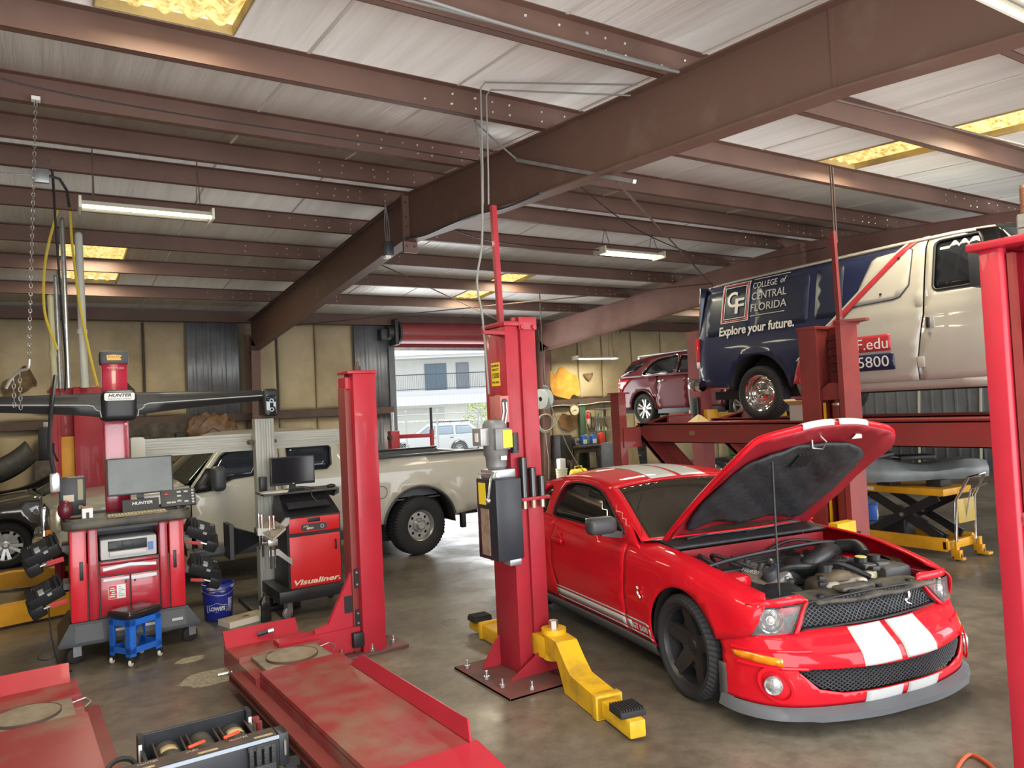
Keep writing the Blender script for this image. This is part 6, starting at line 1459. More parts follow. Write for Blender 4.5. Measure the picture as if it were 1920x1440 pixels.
# printer in the bay
pr = thing('printer', 'light grey printer in the open bay of the red alignment console', 'printer', (.365, 7.515, .838))
b = B(); b.box(0, .02, 0, .45, .40, .18, bev=.012); b.build('body', m_prn, pr)
B().box(.06, .005, .075, .37, .03, .16, bev=.004).build('front_panel', m_black, pr)
B().box(.065, .0, .10, .13, .008, .15).build('control_panel', m_dgrey, pr)
B().box(.17, -.002, .105, .26, .008, .15, bev=.003).build('display', MATS['far_window_glass'] if False else m_dgrey, pr)
B().box(.07, -.005, .03, .36, .02, .07, bev=.003).build('paper_tray', m_prn, pr)
B().box(.08, -.008, .048, .33, .05, .055).build('paper_stack', m_paper, pr)
B().box(.38, -.001, .05, .42, .01, .12).build('colour_label', M('blue_label', (.10, .20, .50), .5), pr)
# monitor, keyboard etc. on the tray
mo = thing('monitor', 'wide grey dusty monitor on the red alignment console', 'monitor', (.715, 7.72, 1.212))
m = T(0, 0, .335) @ RX(-.10)
B().box(-.275, -.02, -.17, .275, .02, .17, m, bev=.008).build('housing', m_dgrey, mo); B().box(-.262, -.023, -.155, .262, -.019, .158, m).build('screen', m_screen, mo)
B().box(-.03, .02, .0, .03, .06, .35).box(-.12, -.03, 0, .12, .14, .02, bev=.005).build('stand', m_black, mo)
b = B(); b.loft([[(-.16, -.11, .0), (.14, -.11, .0), (.14, -.02, .0), (-.16, -.02, .0)], [(-.16, -.075, .125), (.14, -.075, .125), (.14, -.04, .125), (-.16, -.04, .125)]]); lb = b.build('name_panel', m_black, mo)
B().text('HUNTER', .036, T(.0, -.093, .09) @ RX(PI/2-.27), .001, .2, .17, bold=.001).build('name_lettering', m_silver, lb)
kb = thing('keyboard', 'dusty tan keyboard lying on the tray of the red alignment console', 'keyboard', (.655, 7.45, 1.218), .03)
B().box(-.24, -.06, 0, .24, .07, .018, bev=.004).build('base', M('dusty_tan_plastic', (.26, .20, .12), .7, col2=(.14, .11, .07), scale=20), kb)
m_key = M('dusty_key', (.42, .35, .22), .6); b = B()
for r in range(5):
    for c in range(18): b.box(-.23+c*.0256, -.05+r*.0225, .018, -.23+c*.0256+.020, -.05+r*.0225+.017, .025)
o = b.build('key', m_key, kb, flat=True); o['kind'] = 'stuff'
ms = tag(B().sph((0, 0, 0), .035, 1, 1.5, .55, 16).build('computer_mouse', m_black), 'black computer mouse on the tray beside the tan keyboard', 'mouse'); ms.location = (1.0, 7.49, 1.235)
cpn = thing('control_panel', 'black remote control panel with grey buttons beside the grey monitor', 'control panel', (1.02, 7.64, 1.217), -.05)
m = T(0, 0, .10) @ RX(-.5)
B().box(-.15, -.015, -.085, .15, .015, .085, m, bev=.006).box(-.13, 0, -.10, .10, .06, .0, bev=.01).build('housing', m_dgrey, cpn)
m_btn = M('grey_button', (.42, .42, .42), .5)
for i in range(5): B().box(.115, -.02, -.07+i*.030, .135, -.014, -.052+i*.030, m).build('button', m_btn, cpn)
for x, z in ((-.01, .05), (-.01, .01), (-.01, -.04), (.05, .05), (.05, -.05), (-.10, -.05), (-.06, -.05)): B().box(x, -.02, z-.008, x+.035, -.014, z+.008, m).build('button', m_btn, cpn)
B().prism([(-.12, 0), (-.08, 0), (-.10, .022)], .0, .004, m @ T(0, -.014, .03) @ RX(PI/2)).build('red_indicator', m_hred2, cpn)
bx = thing('carton', 'small white cardboard carton on the left of the console tray', 'box', (.27, 7.47, 1.213), .1)
B().box(-.04, -.03, 0, .04, .03, .105).build('box_body', m_white, bx, flat=True); B().box(-.042, -.032, .105, .042, .032, .12).build('torn_lid', M('brown_card', (.28, .18, .11), .8), bx)
B().box(-.012, -.031, .02, .012, -.029, .07).build('barcode', m_black, bx)
for i in range(8): pass
# left side: charger box with plug, cables
b = B(); b.box(-.06, .15, 1.26, .14, .36, 1.58, bev=.008); cb = b.build('charger_box', m_black, hu)
B().box(-.03, .145, 1.37, .05, .151, 1.43).build('box_label', M('tan_label', (.55, .48, .36), .6), cb); B().box(.08, .145, 1.38, .12, .151, 1.56).box(.085, .14, 1.30, .115, .151, 1.33).build('box_strip', M('olive_strip', (.30, .28, .18), .6), cb)
b = B(); b.box(-.13, .12, 1.46, -.05, .22, 1.63, bev=.02); pg = b.build('power_plug', M('foil_silver', (.62, .63, .64), .25, metal=.7), hu)
b = B(); b.tube(smooth_poly([(-.09, .16, 1.62), (-.12, .2, 1.85), (-.10, .3, 2.2), (-.06, .5, 2.5)], False, 5), .018, 8); b.tube(smooth_poly([(-.13, .15, 1.50), (-.19, .13, 1.45), (-.20, .10, 1.3), (-.19, .08, 1.18)], False, 5), .007, 6); b.build('power_cable', m_black, hu)
b = B(); b.sph((-.02, .05, 1.31), .06, 1, .8, 1.4, 14); b.build('red_bulb_grip', M('dark_maroon', (.10, .01, .02), .3), hu)
# column and camera beam
b = B(); b.box(.315, .50, .345, .525, .66, 2.66, bev=.008); colm = b.build('column', M('glossy_maroon_column', (.36, .012, .04), .16, coat=.6, bump=.05, bscale=50), hu)
b = B(); b.box(.298, .485, 2.60, .542, .675, 2.73, bev=.02); cpz = b.build('column_cap', m_dgrey, hu)
B().prism([(-.06, -.025), (.06, -.025), (.05, .0), (.065, .02), (.0, .028), (-.065, .022)], 0, .003, FX(.42, .484, 2.665)).build('badge', M('orange_badge', (.85, .42, .02), .4), cpz)
B().text('Road Eye', .026, FX(.42, .4815, 2.672), .0008, .2, .105).build('badge_lettering', m_black, cpz)
B().text('USA', .032, FX(.47, .4985, 2.565), .0008, .2).text('HUNTER', .024, FX(.40, .4985, 2.568), .0008, .2).build('column_lettering', M('faded_letter', (.55, .30, .34), .4), colm)
b = B(); b.box(.29, .28, 2.06, .585, .72, 2.35, bev=.055, seg=4); hb = b.build('beam_hub', m_black, hu, ang=60)
B().prism(rrect(-.125, -.035, .125, .035, .015, 4), 0, .006, FX(.44, .282, 2.285)).build('maker_plate', m_white, hb)
B().text('HUNTER', .040, FX(.44, .2755, 2.296), .0008, .25, .19, bold=.0015).text('Engineering Company', .017, FX(.44, .2755, 2.266), .0008, .15, .19).build('plate_lettering', m_black, hb)
def beam_arm(s):
    secs = []
    for k in range(15):
        t = k/14; x = .44+s*(.13+t*1.30); zt = lerp(2.325, 2.315, t)-.02*(1-t)**3*0; zb = lerp(2.10, 2.215, t**.7); y0 = lerp(.33, .36, t); y1 = lerp(.68, .55, t)
        secs.append([(x, y0+.03, zb), (x, y0, lerp(zb, zt, .35)), (x, y0+.015, lerp(zb, zt, .62)), (x, y0+.03, zt-.02), (x, y0+.06, zt), (x, y1, zt), (x, y1, zb)])
    o = B().loft(secs).build('beam_arm', m_black, hu, ang=40)
    b = B(); b.tube([(.44+s*(.15+.0), .325, 2.10)]+[(.44+s*(.16+.05*math.sin(a)), .322, 2.16+.045*(1-math.cos(a))) for a in (0, .5, 1, 1.5)]+[(.44+s*(.25+t*1.15), lerp(.326, .356, t), lerp(2.215, 2.262, t)) for t in (0, .25, .5, .75, 1)], .006, 6); b.build('silver_edge_and_highlight', m_silver, o)  # tube stands in for the white highlight curving along the black arm
    x = .44+s*1.38
    b = B(); b.box(x-.075, .32, 2.04, x+.075, .56, 2.325, bev=.03, seg=3); pd_ = b.build('camera_pod', m_black, hu)
    B().box(x-.05, .314, 2.06, x+.055, .322, 2.26, bev=.012).build('camera_window', M('pod_glass', (.010, .018, .022), .05, coat=1.), pd_)
    for z in (2.11, 2.20): B().lathe([(.012, 0), (.022, 0), (.022, .004), (.012, .004)], 16, FX(x+.005, .314, z), close=True).build('lens_mark', M('pale_lens_mark', (.35, .45, .46), .4), pd_)
beam_arm(1); beam_arm(-1)
B().sph((-.66, .30, 2.29), .06, 1, .4, .7, 12).build('yellow_tag', M('tag_yellow', (.80, .55, .03), .5), hu)
for z in (.62, .95):
    for x0, x1 in ((-.05, .0), (.91, .97)): B().box(x0, .1, z, x1, .4, z+.05).build('target_shelf', m_dgrey, hu)
# four wheel targets hanging on the sides
def target(name_lab, x, y, z, s):
    t = thing('wheel_target', name_lab, 'alignment target', (x, y, z), 0, 'wheel alignment targets')
    m = RY(s*.42) @ RX(.35)
    B().box(-.15, -.10, -.06, .12, .12, .05, m, bev=.012).build('body', m_black, t)
    b = B(); b.box(s*.12-.06, -.13, -.13, s*.12+.06, .10, -.02, m, bev=.02); b.build('side_shell', m_black, t)
    b = B(); b.box(-s*.05-.11, -.115, -.02, -s*.05+.10, .115, .07, m, bev=.01); b.build('hood', m_dgrey, t) if False else b.bm.free()
    b = B(); b.box(-.07, -.105, .045, .05, .06, .075, m, bev=.006); pz = b.build('clamp_block', m_plinth, t)
    B().box(-.05, -.11, .06, -.01, -.05, .082, m).build('clamp_silver', m_silver, pz); B().box(.0, -.112, .02, .035, -.07, .04, m).build('clamp_silver', m_silver, pz)
    for i in range(2): B().box(-s*.09-.006+i*s*-.035, -.10, .04, -s*.09+.012+i*s*-.035, .10, .066, m).build('rib', m_plinth, t)
    B().text('123', .04, m @ T(s*.07, .07, .052), .001).build('number_mark', m_silver, t)
    b = B(); b.box(-s*.12, -.15, -.075, -s*.0, -.135, -.045, m @ RY(-s*.25), bev=.004); b.build('release_handle', M('faded_red_handle', (.50, .06, .06), .5), t)
    b = B(); b.bar(m @ Vector((-.02, -.13, -.06)), m @ Vector((s*.07, -.14, -.05)), .012, .012); b.build('latch_bar', m_silver, t)
target('upper black wheel target hanging left of the red console', -.06, 7.68, .97, -1)
target('lower black wheel target hanging left of the red console', -.04, 7.68, .61, -1)
target('upper black wheel target hanging between console and white truck', 1.22, 7.68, .98, 1)
target('lower black wheel target hanging above the blue bucket', 1.24, 7.68, .63, 1)
cb = B(); cb.tube(smooth_poly([(-.03, 7.62, .50), (-.02, 7.55, .30), (.02, 7.40, .08), (.06, 7.32, .012), (.12, 7.28, .01)], False, 6), .006, 6); cb.tube(smooth_poly([(-.02, 7.55, .25), (-.12, 7.5, .12), (-.05, 7.42, .10), (.03, 7.45, .12)], False, 6), .005, 6)
tag(cb.build('target_cable', m_black), 'thin black cable hanging from the lower left wheel target to the floor', 'cable')

# ---- second aligner: black and red cabinet, aluminium mast and beam
vi = thing('alignment_cabinet', 'black cabinet with bright red drawer and door on casters, in front of the truck', 'alignment cabinet', (2.03, 7.70, 0))
m_vr = M('poster_red', (.62, .018, .022), .38)
b = B(); b.box(-.12, -.10, .17, .68, .62, .285, bev=.004); b.build('base', m_black, vi)
for x, y in ((-.03, -.03), (.60, -.03), (-.03, .54), (.60, .54)): caster(vi, x, y, .06, .165, .5, m_galv if (x < 0 and y < 0) else None)
b = B(); b.loft([[(0, .0, z), (.56, .0, z), (.56, .55, z), (0, .55, z)] for z in (.285, 1.0)]+[[(0, .12, 1.06), (.56, .12, 1.06), (.56, .55, 1.06), (0, .55, 1.06)], [(.03, .38, 1.22), (.53, .38, 1.22), (.53, .55, 1.22), (.03, .55, 1.22)]]); b.build('cabinet', m_black, vi, flat=True)
b = B(); b.box(.02, -.014, .285, .545, .0, .80, bev=.003); vd = b.build('door', m_vr, vi)
b = B(); b.box(.02, -.014, .835, .545, .0, .985, bev=.003); vdr = b.build('drawer', m_vr, vi)
B().text('Visualiner.', .072, FX(.285, -.0155, .335), .001, .25, .48, bold=.002).build('door_lettering', M('cream_letter', (.75, .66, .50), .5), vd)
b = B(); b.tube([(.495, -.02, .63), (.495, -.035, .65), (.495, -.035, .71), (.495, -.02, .73)], .008, 6); b.build('door_handle', m_black, vd)
B().box(.21, -.018, .935, .34, -.012, .975, bev=.003).build('drawer_pull', m_black, vdr)
B().prism(rrect(-.135, -.034, .135, .034, .03, 6), 0, .004, FX(.275, -.014, .885)).build('maker_badge', m_dgrey, vdr)
B().text('John', .030, FX(.19, -.0195, .898), .0008, .3).text('BEAN', .028, FX(.23, -.0195, .873), .0008, .25, bold=.001).build('badge_lettering', M('cream_letter', (.75, .66, .50), .5), vdr)
B().lathe([(.014, 0), (.020, 0), (.020, .003), (.014, .003)], 16, FX(.36, -.017, .884), close=True).build('badge_ring', m_silver, vdr)
b = B(); b.box(-.16, .24, 1.215, .63, .60, 1.24, bev=.004); b.build('monitor_shelf', m_tray, vi)
b = B(); b.prism([(.60, 1.20), (.64, 1.24), (.64, 1.18), (.58, 1.15)], -.55, -.24, RX(PI/2)); b.build('shelf_lip', m_black, vi)
mo = thing('monitor', 'black monitor on the shelf of the black and red alignment cabinet', 'monitor', (2.22, 8.10, 1.24))
B().box(-.235, -.015, .06, .235, .02, .36, bev=.006).build('housing', m_black, mo); B().box(-.222, -.018, .085, .222, -.014, .35).build('screen', M('dark_screen', (.013, .014, .018), .12), mo)
B().box(-.03, .0, 0, .03, .05, .10).box(-.11, -.05, 0, .11, .09, .012, bev=.003).build('stand', m_black, mo); B().box(-.01, -.02, .068, .01, -.014, .078).build('maker_mark', m_silver, mo)
kb = thing('keyboard', 'black keyboard on the sloping top of the black alignment cabinet', 'keyboard', (2.29, 7.78, 1.075), 0)
m = T(0, .05, .02) @ RX(.30)
B().box(-.225, -.07, 0, .225, .07, .016, m, bev=.004).build('base', m_black, kb); b = B()
for r in range(5):
    for c in range(18): b.box(-.215+c*.024, -.058+r*.024, .016, -.215+c*.024+.019, -.058+r*.024+.018, .023, m)
o = b.build('key', m_dgrey, kb, flat=True); o['kind'] = 'stuff'
o = tag(B().sph((0, 0, 0), .035, 1.5, 1, .6, 16).build('computer_mouse', m_black), 'black computer mouse at the right end of the monitor shelf', 'mouse'); o.location = (2.60, 7.99, 1.258)
o = tag(B().box(-.035, -.035, 0, .035, .035, .16, bev=.004).build('desktop_speaker', m_black), 'small upright black speaker left of the black monitor', 'speaker'); o.location = (1.93, 8.20, 1.24)
pp = B()
for i in range(5): pp.box(-.14, -.07, i*.004, .13, .08, i*.004+.003, T(0, 0, 0) @ RZ(-.25+i*.11))
o = tag(pp.build('paper_stack', m_paper, flat=True), 'loose stack of white papers on the left of the monitor shelf', 'papers'); o.location = (1.99, 7.99, 1.241)
cb = B(); cb.tube(smooth_poly([(2.10, 8.0, 1.25), (2.25, 7.97, 1.285), (2.42, 8.0, 1.25), (2.30, 8.06, 1.26), (2.12, 8.02, 1.255), (2.28, 7.98, 1.27), (2.36, 7.95, 1.24), (2.36, 7.90, 1.18), (2.40, 7.86, 1.12)], False, 6), .006, 6)
tag(cb.build('monitor_cable', m_dgrey), 'dark cable coiled in front of the black monitor', 'cable')
# mast
m_alu = M('ribbed_aluminium', (.40, .40, .36), .42, metal=.25, col2=(.27, .26, .22), scale=5, stretch=(14, 14, .4))
m_alub = M('ribbed_aluminium_beam', (.36, .355, .31), .45, metal=.2, col2=(.25, .24, .20), scale=5, stretch=(.4, 14, 14))
ma = thing('camera_mast', 'ribbed aluminium mast with a long horizontal aluminium beam, beside the black cabinet', 'alignment mast', (1.90, 8.33, 0))
def ribs(w, d, n):
    pts = []
    for i in range(n): a = i/n*w; pts += [(a, 0), (a+w/n*.6, 0), (a+w/n*.6, .008), (a+w/n, .008)]
    return pts+[(w, d), (0, d)]
B().prism(ribs(.20, .14, 7), .0, 2.02).build('mast', m_alu, ma, flat=True)
B().box(-.15, -.25, 0, .35, .45, .05, bev=.01).build('mast_foot', m_black, ma)
B().prism(ribs(.185, .10, 7), -1.08, 1.0, T(0, .18, 1.68) @ Matrix(((0, 0, 1, 0), (0, 1, 0, 0), (1, 0, 0, 0), (0, 0, 0, 1)))).build('beam', m_alub, ma, flat=True)
B().prism(rrect(-.03, 1.66, .10, 1.89, .03, 5), -.30, -.16, T(-1.16, 0, 0) @ RX(PI/2)).build('beam_end_cap', M('beige_end_cap', (.52, .50, .43), .5), ma)
b = B(); b.cyl((-.03, .05, 1.77), (-.03, .20, 1.77), .025, n=12); b.cyl((.22, .05, 1.77), (.22, .20, 1.77), .02, n=12); b.build('beam_clamp', m_girt, ma)
b = B(); b.box(-.05, -.10, .80, .1, .0, .86).bar((-.70, -.06, .66), (.05, -.06, .70), .05, .05); b.build('target_arm', m_dgrey, ma)
b = B(); b.loft([[(-.37, -.36, .61), (-.37, -.05, .61), (-.37, -.05, .96), (-.37, -.36, .96)], [(-.33, -.36, .61), (-.33, -.05, .61), (-.33, -.05, .96), (-.33, -.36, .96)], [(-.31, -.32, .65), (-.31, -.07, .65), (-.31, -.07, .92), (-.31, -.32, .92)], [(-.12, -.20, .70), (-.12, -.08, .70), (-.12, -.08, .84), (-.12, -.20, .84)], [(-.02, -.17, .74), (-.02, -.09, .74), (-.02, -.09, .80), (-.02, -.17, .80)]]); b.build('target_hood', m_black, ma)
# chrome wheel clamp with manuals on the cabinet's side
wc = thing('wheel_clamp', 'chrome wheel clamp of rods hung on the left side of the black cabinet', 'wheel clamp', (1.80, 7.66, .55))
for x, y, z0, z1 in ((-.02, .0, .1, .52), (.05, -.02, -.02, .50), (.09, -.02, -.02, .50), (-.045, .02, .18, .53)): B().cyl((x, y, z0), (x, y, z1), .010, n=10).cyl((x, y, z1-.02), (x, y, z1), .016, n=10).build('rod', m_chrome, wc)
m_cast = M('cast_silver', (.42, .41, .38), .4, metal=.7, var=.2, scale=10)
b = B(); b.prism([(-.07, .32), (.13, .30), (.24, .40), (.25, .46), (.21, .46), (.13, .37), (-.07, .39)], -.02, .02, RX(PI/2)); b.build('jaw_bracket', m_cast, wc)
b = B(); b.prism([(.03, .10), (.12, .10), (.26, -.02), (.26, .05), (.22, .07), (.13, .16), (.03, .16)], -.02, .02, RX(PI/2)); b.build('jaw_bracket', m_cast, wc)
B().box(.02, -.04, .20, .12, .03, .27, bev=.01).build('slider', m_cast, wc); B().cyl((-.03, -.02, .24), (.02, -.02, .24), .012, n=8).build('thumb_screw', m_steel, wc)
mn = thing('manual', 'worn thick manual with stained pages wedged in the chrome wheel clamp', 'book', (1.87, 7.68, .90), 0)
m = RZ(.4) @ RY(-.5) @ RX(.5)
B().box(-.09, -.11, 0, .09, .11, .035, m).build('pages', m_paper, mn); B().box(-.092, -.112, .035, .092, .112, .04, m).box(-.092, -.112, -.005, .092, .112, 0, m).build('cover', M('stained_cover', (.22, .19, .14), .7, col2=(.10, .08, .06), scale=20), mn)

# ---- rolling jack between the runways
jk = thing('rolling_jack', 'black air-powered rolling jack bridging the two red runways', 'jack', (.40, 4.13, 0), .02)
m_jk = M('satin_jack_black', (.022, .023, .028), .38, var=.3, scale=6)
m_jtop = M('oily_jack_top', (.085, .05, .038), .5, col2=(.03, .028, .026), scale=6, lo=.35)
b = B(); b.box(-.22, 0, .09, .70, .11, .335, bev=.004); jb = b.build('front_beam', m_jk, jk)
B().box(-.20, .015, .333, .69, .115, .343).build('beam_top', m_jtop, jb); B().box(-.22, -.006, .318, .70, .0, .338).build('silver_edge_and_highlight', M('blue_silver_strip', (.42, .48, .56), .3, metal=.4), jb)
m_jlab = M('worn_cream_label', (.55, .42, .22), .6, var=.4, scale=20)
for x in (-.10, .24, .56): B().box(x, .016, .343, x+.11, .036, .3445).build('caution_label', m_jlab, jb)
for x, t in ((-.02, 'HUNTER'), (.22, 'JACK'), (.48, 'HUNTER')): B().text(t, .028, T(x, .085, .3435), .0008, .2).build('beam_lettering', M('faded_letter_grey', (.36, .30, .26), .6), jb)
b = B(); b.box(-.02, .45, .10, .63, .47, .36, bev=.003).box(-.03, .39, .16, .0, .48, .365).box(.61, .39, .16, .64, .48, .365).box(0, .115, .10, .61, .46, .12).box(-.02, .11, .10, 0, .46, .30).box(.61, .11, .10, .63, .46, .30); fr_ = b.build('tray_frame', m_jk, jk, flat=True)
for x in (.13, .325, .52):
    b = B(); b.cyl((x-.0, .14, .215), (x, .44, .215), .085, n=24); cy = b.build('air_cylinder', M('dusty_cylinder', (.075, .068, .055), .5, col2=(.03, .028, .026), scale=7), jk)
    if x != .325: b = B(); b.grid(lambda u, v: (x+.0862*math.sin(lerp(-.6, .6, u)), lerp(.30, .37, v), .215+.0862*math.cos(lerp(-.6, .6, u))), 10, 1); b.build('cylinder_label', m_jlab, cy, solid=.001)
    for dx in (-.075, .085): B().cyl((x+dx, .13, .295), (x+dx, .45, .295), .006, n=8).build('tie_rod', m_girt, jk)
for x in (.20, .40): B().bar((x, .10, .36), (x+.10, .13, .362), .022, .012, bev=.004).build('valve_handle', M('orange_red_lever', (.75, .06, .02), .4), jk)
for x in (-.022, .628): B().box(x-.008, .385, .22, x+.012, .388, .33).build('side_label', m_white, jk)
b = B(); b.tube(smooth_poly([(-.20, .02, .20), (-.24, .10, .30), (-.18, .22, .34), (-.08, .26, .31), (-.03, .22, .2)], False, 6), .014, 8); b.build('air_hose', m_hose, jk)
m_cast2 = M('black_casting', (.03, .03, .03), .5, bump=.3, bscale=80)
b = B(); 
for x0, x1 in ((.515, .54), (.555, .585), (.60, .63), (.645, .67)): b.box(x0, -.035, .20, x1, -.003, .31, bev=.003)
b.box(.515, -.04, .12, .67, -.003, .21, bev=.004).box(.51, -.03, .295, .675, -.003, .315); fk = b.build('foot_step', m_cast2, jk)
b = B(); b.box(.70, -.0, .16, .76, .12, .34, bev=.006).box(.74, .02, .13, .83, .09, .16); b.build('rail_roller', m_jk, jk); B().cyl((.735, -.005, .30), (.735, -.005, .22), .010, n=8).build('spring', m_steel, jk)
b = B(); b.box(-.28, .0, .13, -.22, .12, .30, bev=.006).box(-.60, .02, .13, -.26, .09, .16); b.build('rail_roller', m_jk, jk)
b = B(); b.box(.655, .42, .28, .70, .46, .30).cyl((.68, .36, .25), (.68, .36, .30), .02, n=8); b.build('hose_fitting', m_lredk, jk)
jk.scale = (.87, .95, .95)
# ================================================================== LOOSE THINGS
# blue roller stool
st = thing('roller_stool', 'blue metal roller stool with black padded seat in front of the console', 'stool', (.60, 7.27, 0), .55)
m_blue = M('stool_blue', (.015, .12, .52), .35, coat=.4)
for x in (-.15, .15):
    for y in (-.13, .13):
        sx, sy = (1 if x > 0 else -1), (1 if y > 0 else -1)
        b = B(); b.box(x-.003 if sx > 0 else x-.003, y-sy*.055 if sy > 0 else y, .075, x+.003, y if sy > 0 else y+.055, .385).box(x-sx*.055 if sx > 0 else x, y-.003, .075, x if sx > 0 else x+.055, y+.003, .385); b.build('leg', m_blue, st, flat=True)
for z in (.10, .33):
    for y in (-.13, .13): B().box(-.15, y-.003, z, .15, y+.003, z+.05).build('rail', m_blue, st, flat=True)
    for x in (-.15, .15): B().box(x-.003, -.13, z, x+.003, .13, z+.05).build('rail', m_blue, st, flat=True)
B().box(-.15, -.13, .10, .15, .13, .106).build('bottom_shelf', m_blue, st, flat=True)
B().box(-.165, -.145, .39, .165, .145, .45, bev=.022, seg=3).build('seat_pad', M('black_vinyl', (.018, .014, .015), .28, coat=.3), st)
b = B()
for x in (-.15, .15):
    for y in (-.137, .137):
        for z in (.09, .14, .34, .37): b.cyl((x*.93, y, z), (x*.93, y*1.01, z), .005, n=6)
b.build('rivet', m_steel, st)
B().text('Pro-Lift', .055, T(-.128, -.1345, .22) @ RX(PI/2) @ RZ(-PI/2), .0006, 0, .16).build('leg_lettering', M('embossed_blue', (.03, .17, .6), .35), st) 
B().text('Craftsman', .03, T(-.06, -.135, .36) @ RX(PI/2), .0008, .2, .11).build('rail_lettering', m_silver, st) if False else None
for x in (-.14, .14):
    for y in (-.12, .12):
        w = B(); w.lathe([(0, -.012), (.026, -.012), (.03, 0), (.026, .012), (0, .012)], 18, T(x, y, .03) @ RX(PI/2) @ RY(.5)); w = w.build('caster', M('cream_wheel', (.62, .58, .50), .5), st); B().box(x-.014, y-.018, .03, x+.02, y+.018, .078, bev=.004).build('caster_fork', m_black, w)
bt = thing('spray_bottle', 'dusty clear bottle with red cap standing inside the blue stool', 'bottle', (.56, 7.25, .107))
B().lathe([(0, 0), (.06, 0), (.065, .01), (.06, .04), (.064, .07), (.055, .11), (.028, .15), (.022, .17), (0, .17)], 18).build('bottle_body', M('grubby_clear_plastic', (.10, .09, .075), .25, alpha=.9, var=.3, scale=20), bt); B().cyl((0, 0, .17), (0, 0, .20), .018, n=12).build('cap', m_hred2, bt)
# blue bucket
bk = thing('bucket', 'dirty blue plastic bucket with white paint stains, standing by the white box', 'bucket', (1.44, 8.20, 0))
m_bk = M('bucket_blue', (.02, .03, .26), .4, var=.2, scale=5)
B().lathe([(0, .004), (.128, .004), (.133, .012), (.148, .34), (.156, .345), (.156, .365), (.146, .368), (.142, .34), (.128, .03), (0, .03)], 36).build('body', m_bk, bk)
for z in (.275, .31): B().lathe([(.146, z-.008), (.160, z-.004), (.160, z+.006), (.147, z+.008)], 36).build('rim_band', m_bk, bk)
sp = B(); sp.grid(lambda u, v: (lerp(.150, .158, v)*math.cos(u*2*PI)*1.0, lerp(.150, .158, v)*math.sin(u*2*PI), lerp(.30-.03*math.sin(u*31)*math.sin(u*13), .345, v)), 60, 3); sp.build('paint_crust', M('white_paint_crust', (.50, .48, .42), .7, col2=(.06, .07, .25), scale=9, lo=.45, hi=.55), bk, solid=.003)
def cylmap(r0, r1, h, rot): return lambda p: Vector(((lerp(r0, r1, p.y/h)+.002+p.z)*math.sin(rot+p.x/.14), -(lerp(r0, r1, p.y/h)+.002+p.z)*math.cos(rot+p.x/.14), p.y))
cm = cylmap(.133, .148, .34, -.28)
B().text("LOWE'S", .052, None, .001, 0, .16, 'CENTER', lambda p: cm(Vector((p.x, p.y+.125, p.z))), bold=.003).build('bucket_lettering', M('faded_white', (.55, .56, .62), .5), bk)
b = B(); 
for q in (((-.10, .095), (.10, .095)), ((.10, .095), (.10, .16)), ((.10, .16), (.06, .16)), ((.06, .16), (.0, .185)), ((.0, .185), (-.06, .16)), ((-.06, .16), (-.10, .16)), ((-.10, .16), (-.10, .095))): b.tube([cm(Vector((lerp(q[0][0], q[1][0], t), lerp(q[0][1], q[1][1], t), .001))) for t in (0, .5, 1)], .0025, 4)
b.build('house_outline', MATS['faded_white'], bk)
cm2 = cylmap(.133, .148, .34, .75); b = B()
b.grid(lambda u, v: tuple(cm2(Vector((lerp(-.03, .03, u), lerp(.08, .22, v), .0)))), 4, 2); b.build('white_label', M('speckled_label', (.42, .43, .52), .6, col2=(.05, .06, .26), scale=60), bk, solid=.001)
b = B(); b.tube([(.16*math.cos(a), .16*math.sin(a)-.01, .31-.05*math.sin(a)**2) for a in [PI+i*PI/14 for i in range(15)]], .004, 6); b.build('bail_handle', m_galv, bk)
# flat white box and oil bottle
wb = thing('flat_box', 'flat white cardboard box with a tan printed top on the floor by the bucket', 'box', (1.62, 7.88, 0), .28)
B().box(-.21, -.12, 0, .21, .12, .055).build('box_body', m_paper, wb, flat=True); B().box(-.20, -.11, .055, .20, .11, .058).build('printed_top', M('tan_print', (.58, .48, .30), .7, var=.2, scale=6), wb, flat=True); B().box(-.02, -.03, .058, .05, .0, .0588).build('print_mark', m_girt, wb)
ob = thing('oil_bottle', 'black quart oil bottle standing in front of the black cabinet', 'bottle', (1.80, 7.74, 0))
b = B(); b.prism(rrect(-.052, -.032, .052, .032, .018, 4), 0, .20, bev=.006); b.loft([[(x, y, .198) for x, y in rrect(-.052, -.032, .052, .032, .018, 4)], [(x*.4, y*.55, .25) for x, y in rrect(-.052, -.032, .052, .032, .018, 4)]]); b.build('bottle_body', MATS['gloss_black_tube'], ob); B().cyl((0, 0, .25), (0, 0, .28), .018, n=14).build('cap', m_black, ob); B().box(-.054, -.02, .06, -.052, .02, .16).build('side_label', m_paper, ob)
# orange air hose on the floor
b = B(); b.tube(smooth_poly([(3.52, 2.20, .012), (3.60, 2.13, .012), (3.80, 2.11, .012), (4.02, 2.20, .012), (4.2, 2.22, .012), (4.1, 2.05, .012), (3.9, 1.98, .012), (4.3, 1.85, .012), (4.8, 2.0, .012)], False, 8), .010, 8); hs_ = tag(b.build('air_hose', M('orange_hose', (.60, .10, .03), .5)), 'orange air hose curled on the floor by the bright red post', 'hose')
B().cyl((3.46, 2.235, .013), (3.53, 2.19, .013), .012, n=10).build('hose_coupling', M('brass', (.45, .30, .10), .35, metal=.8), hs_)
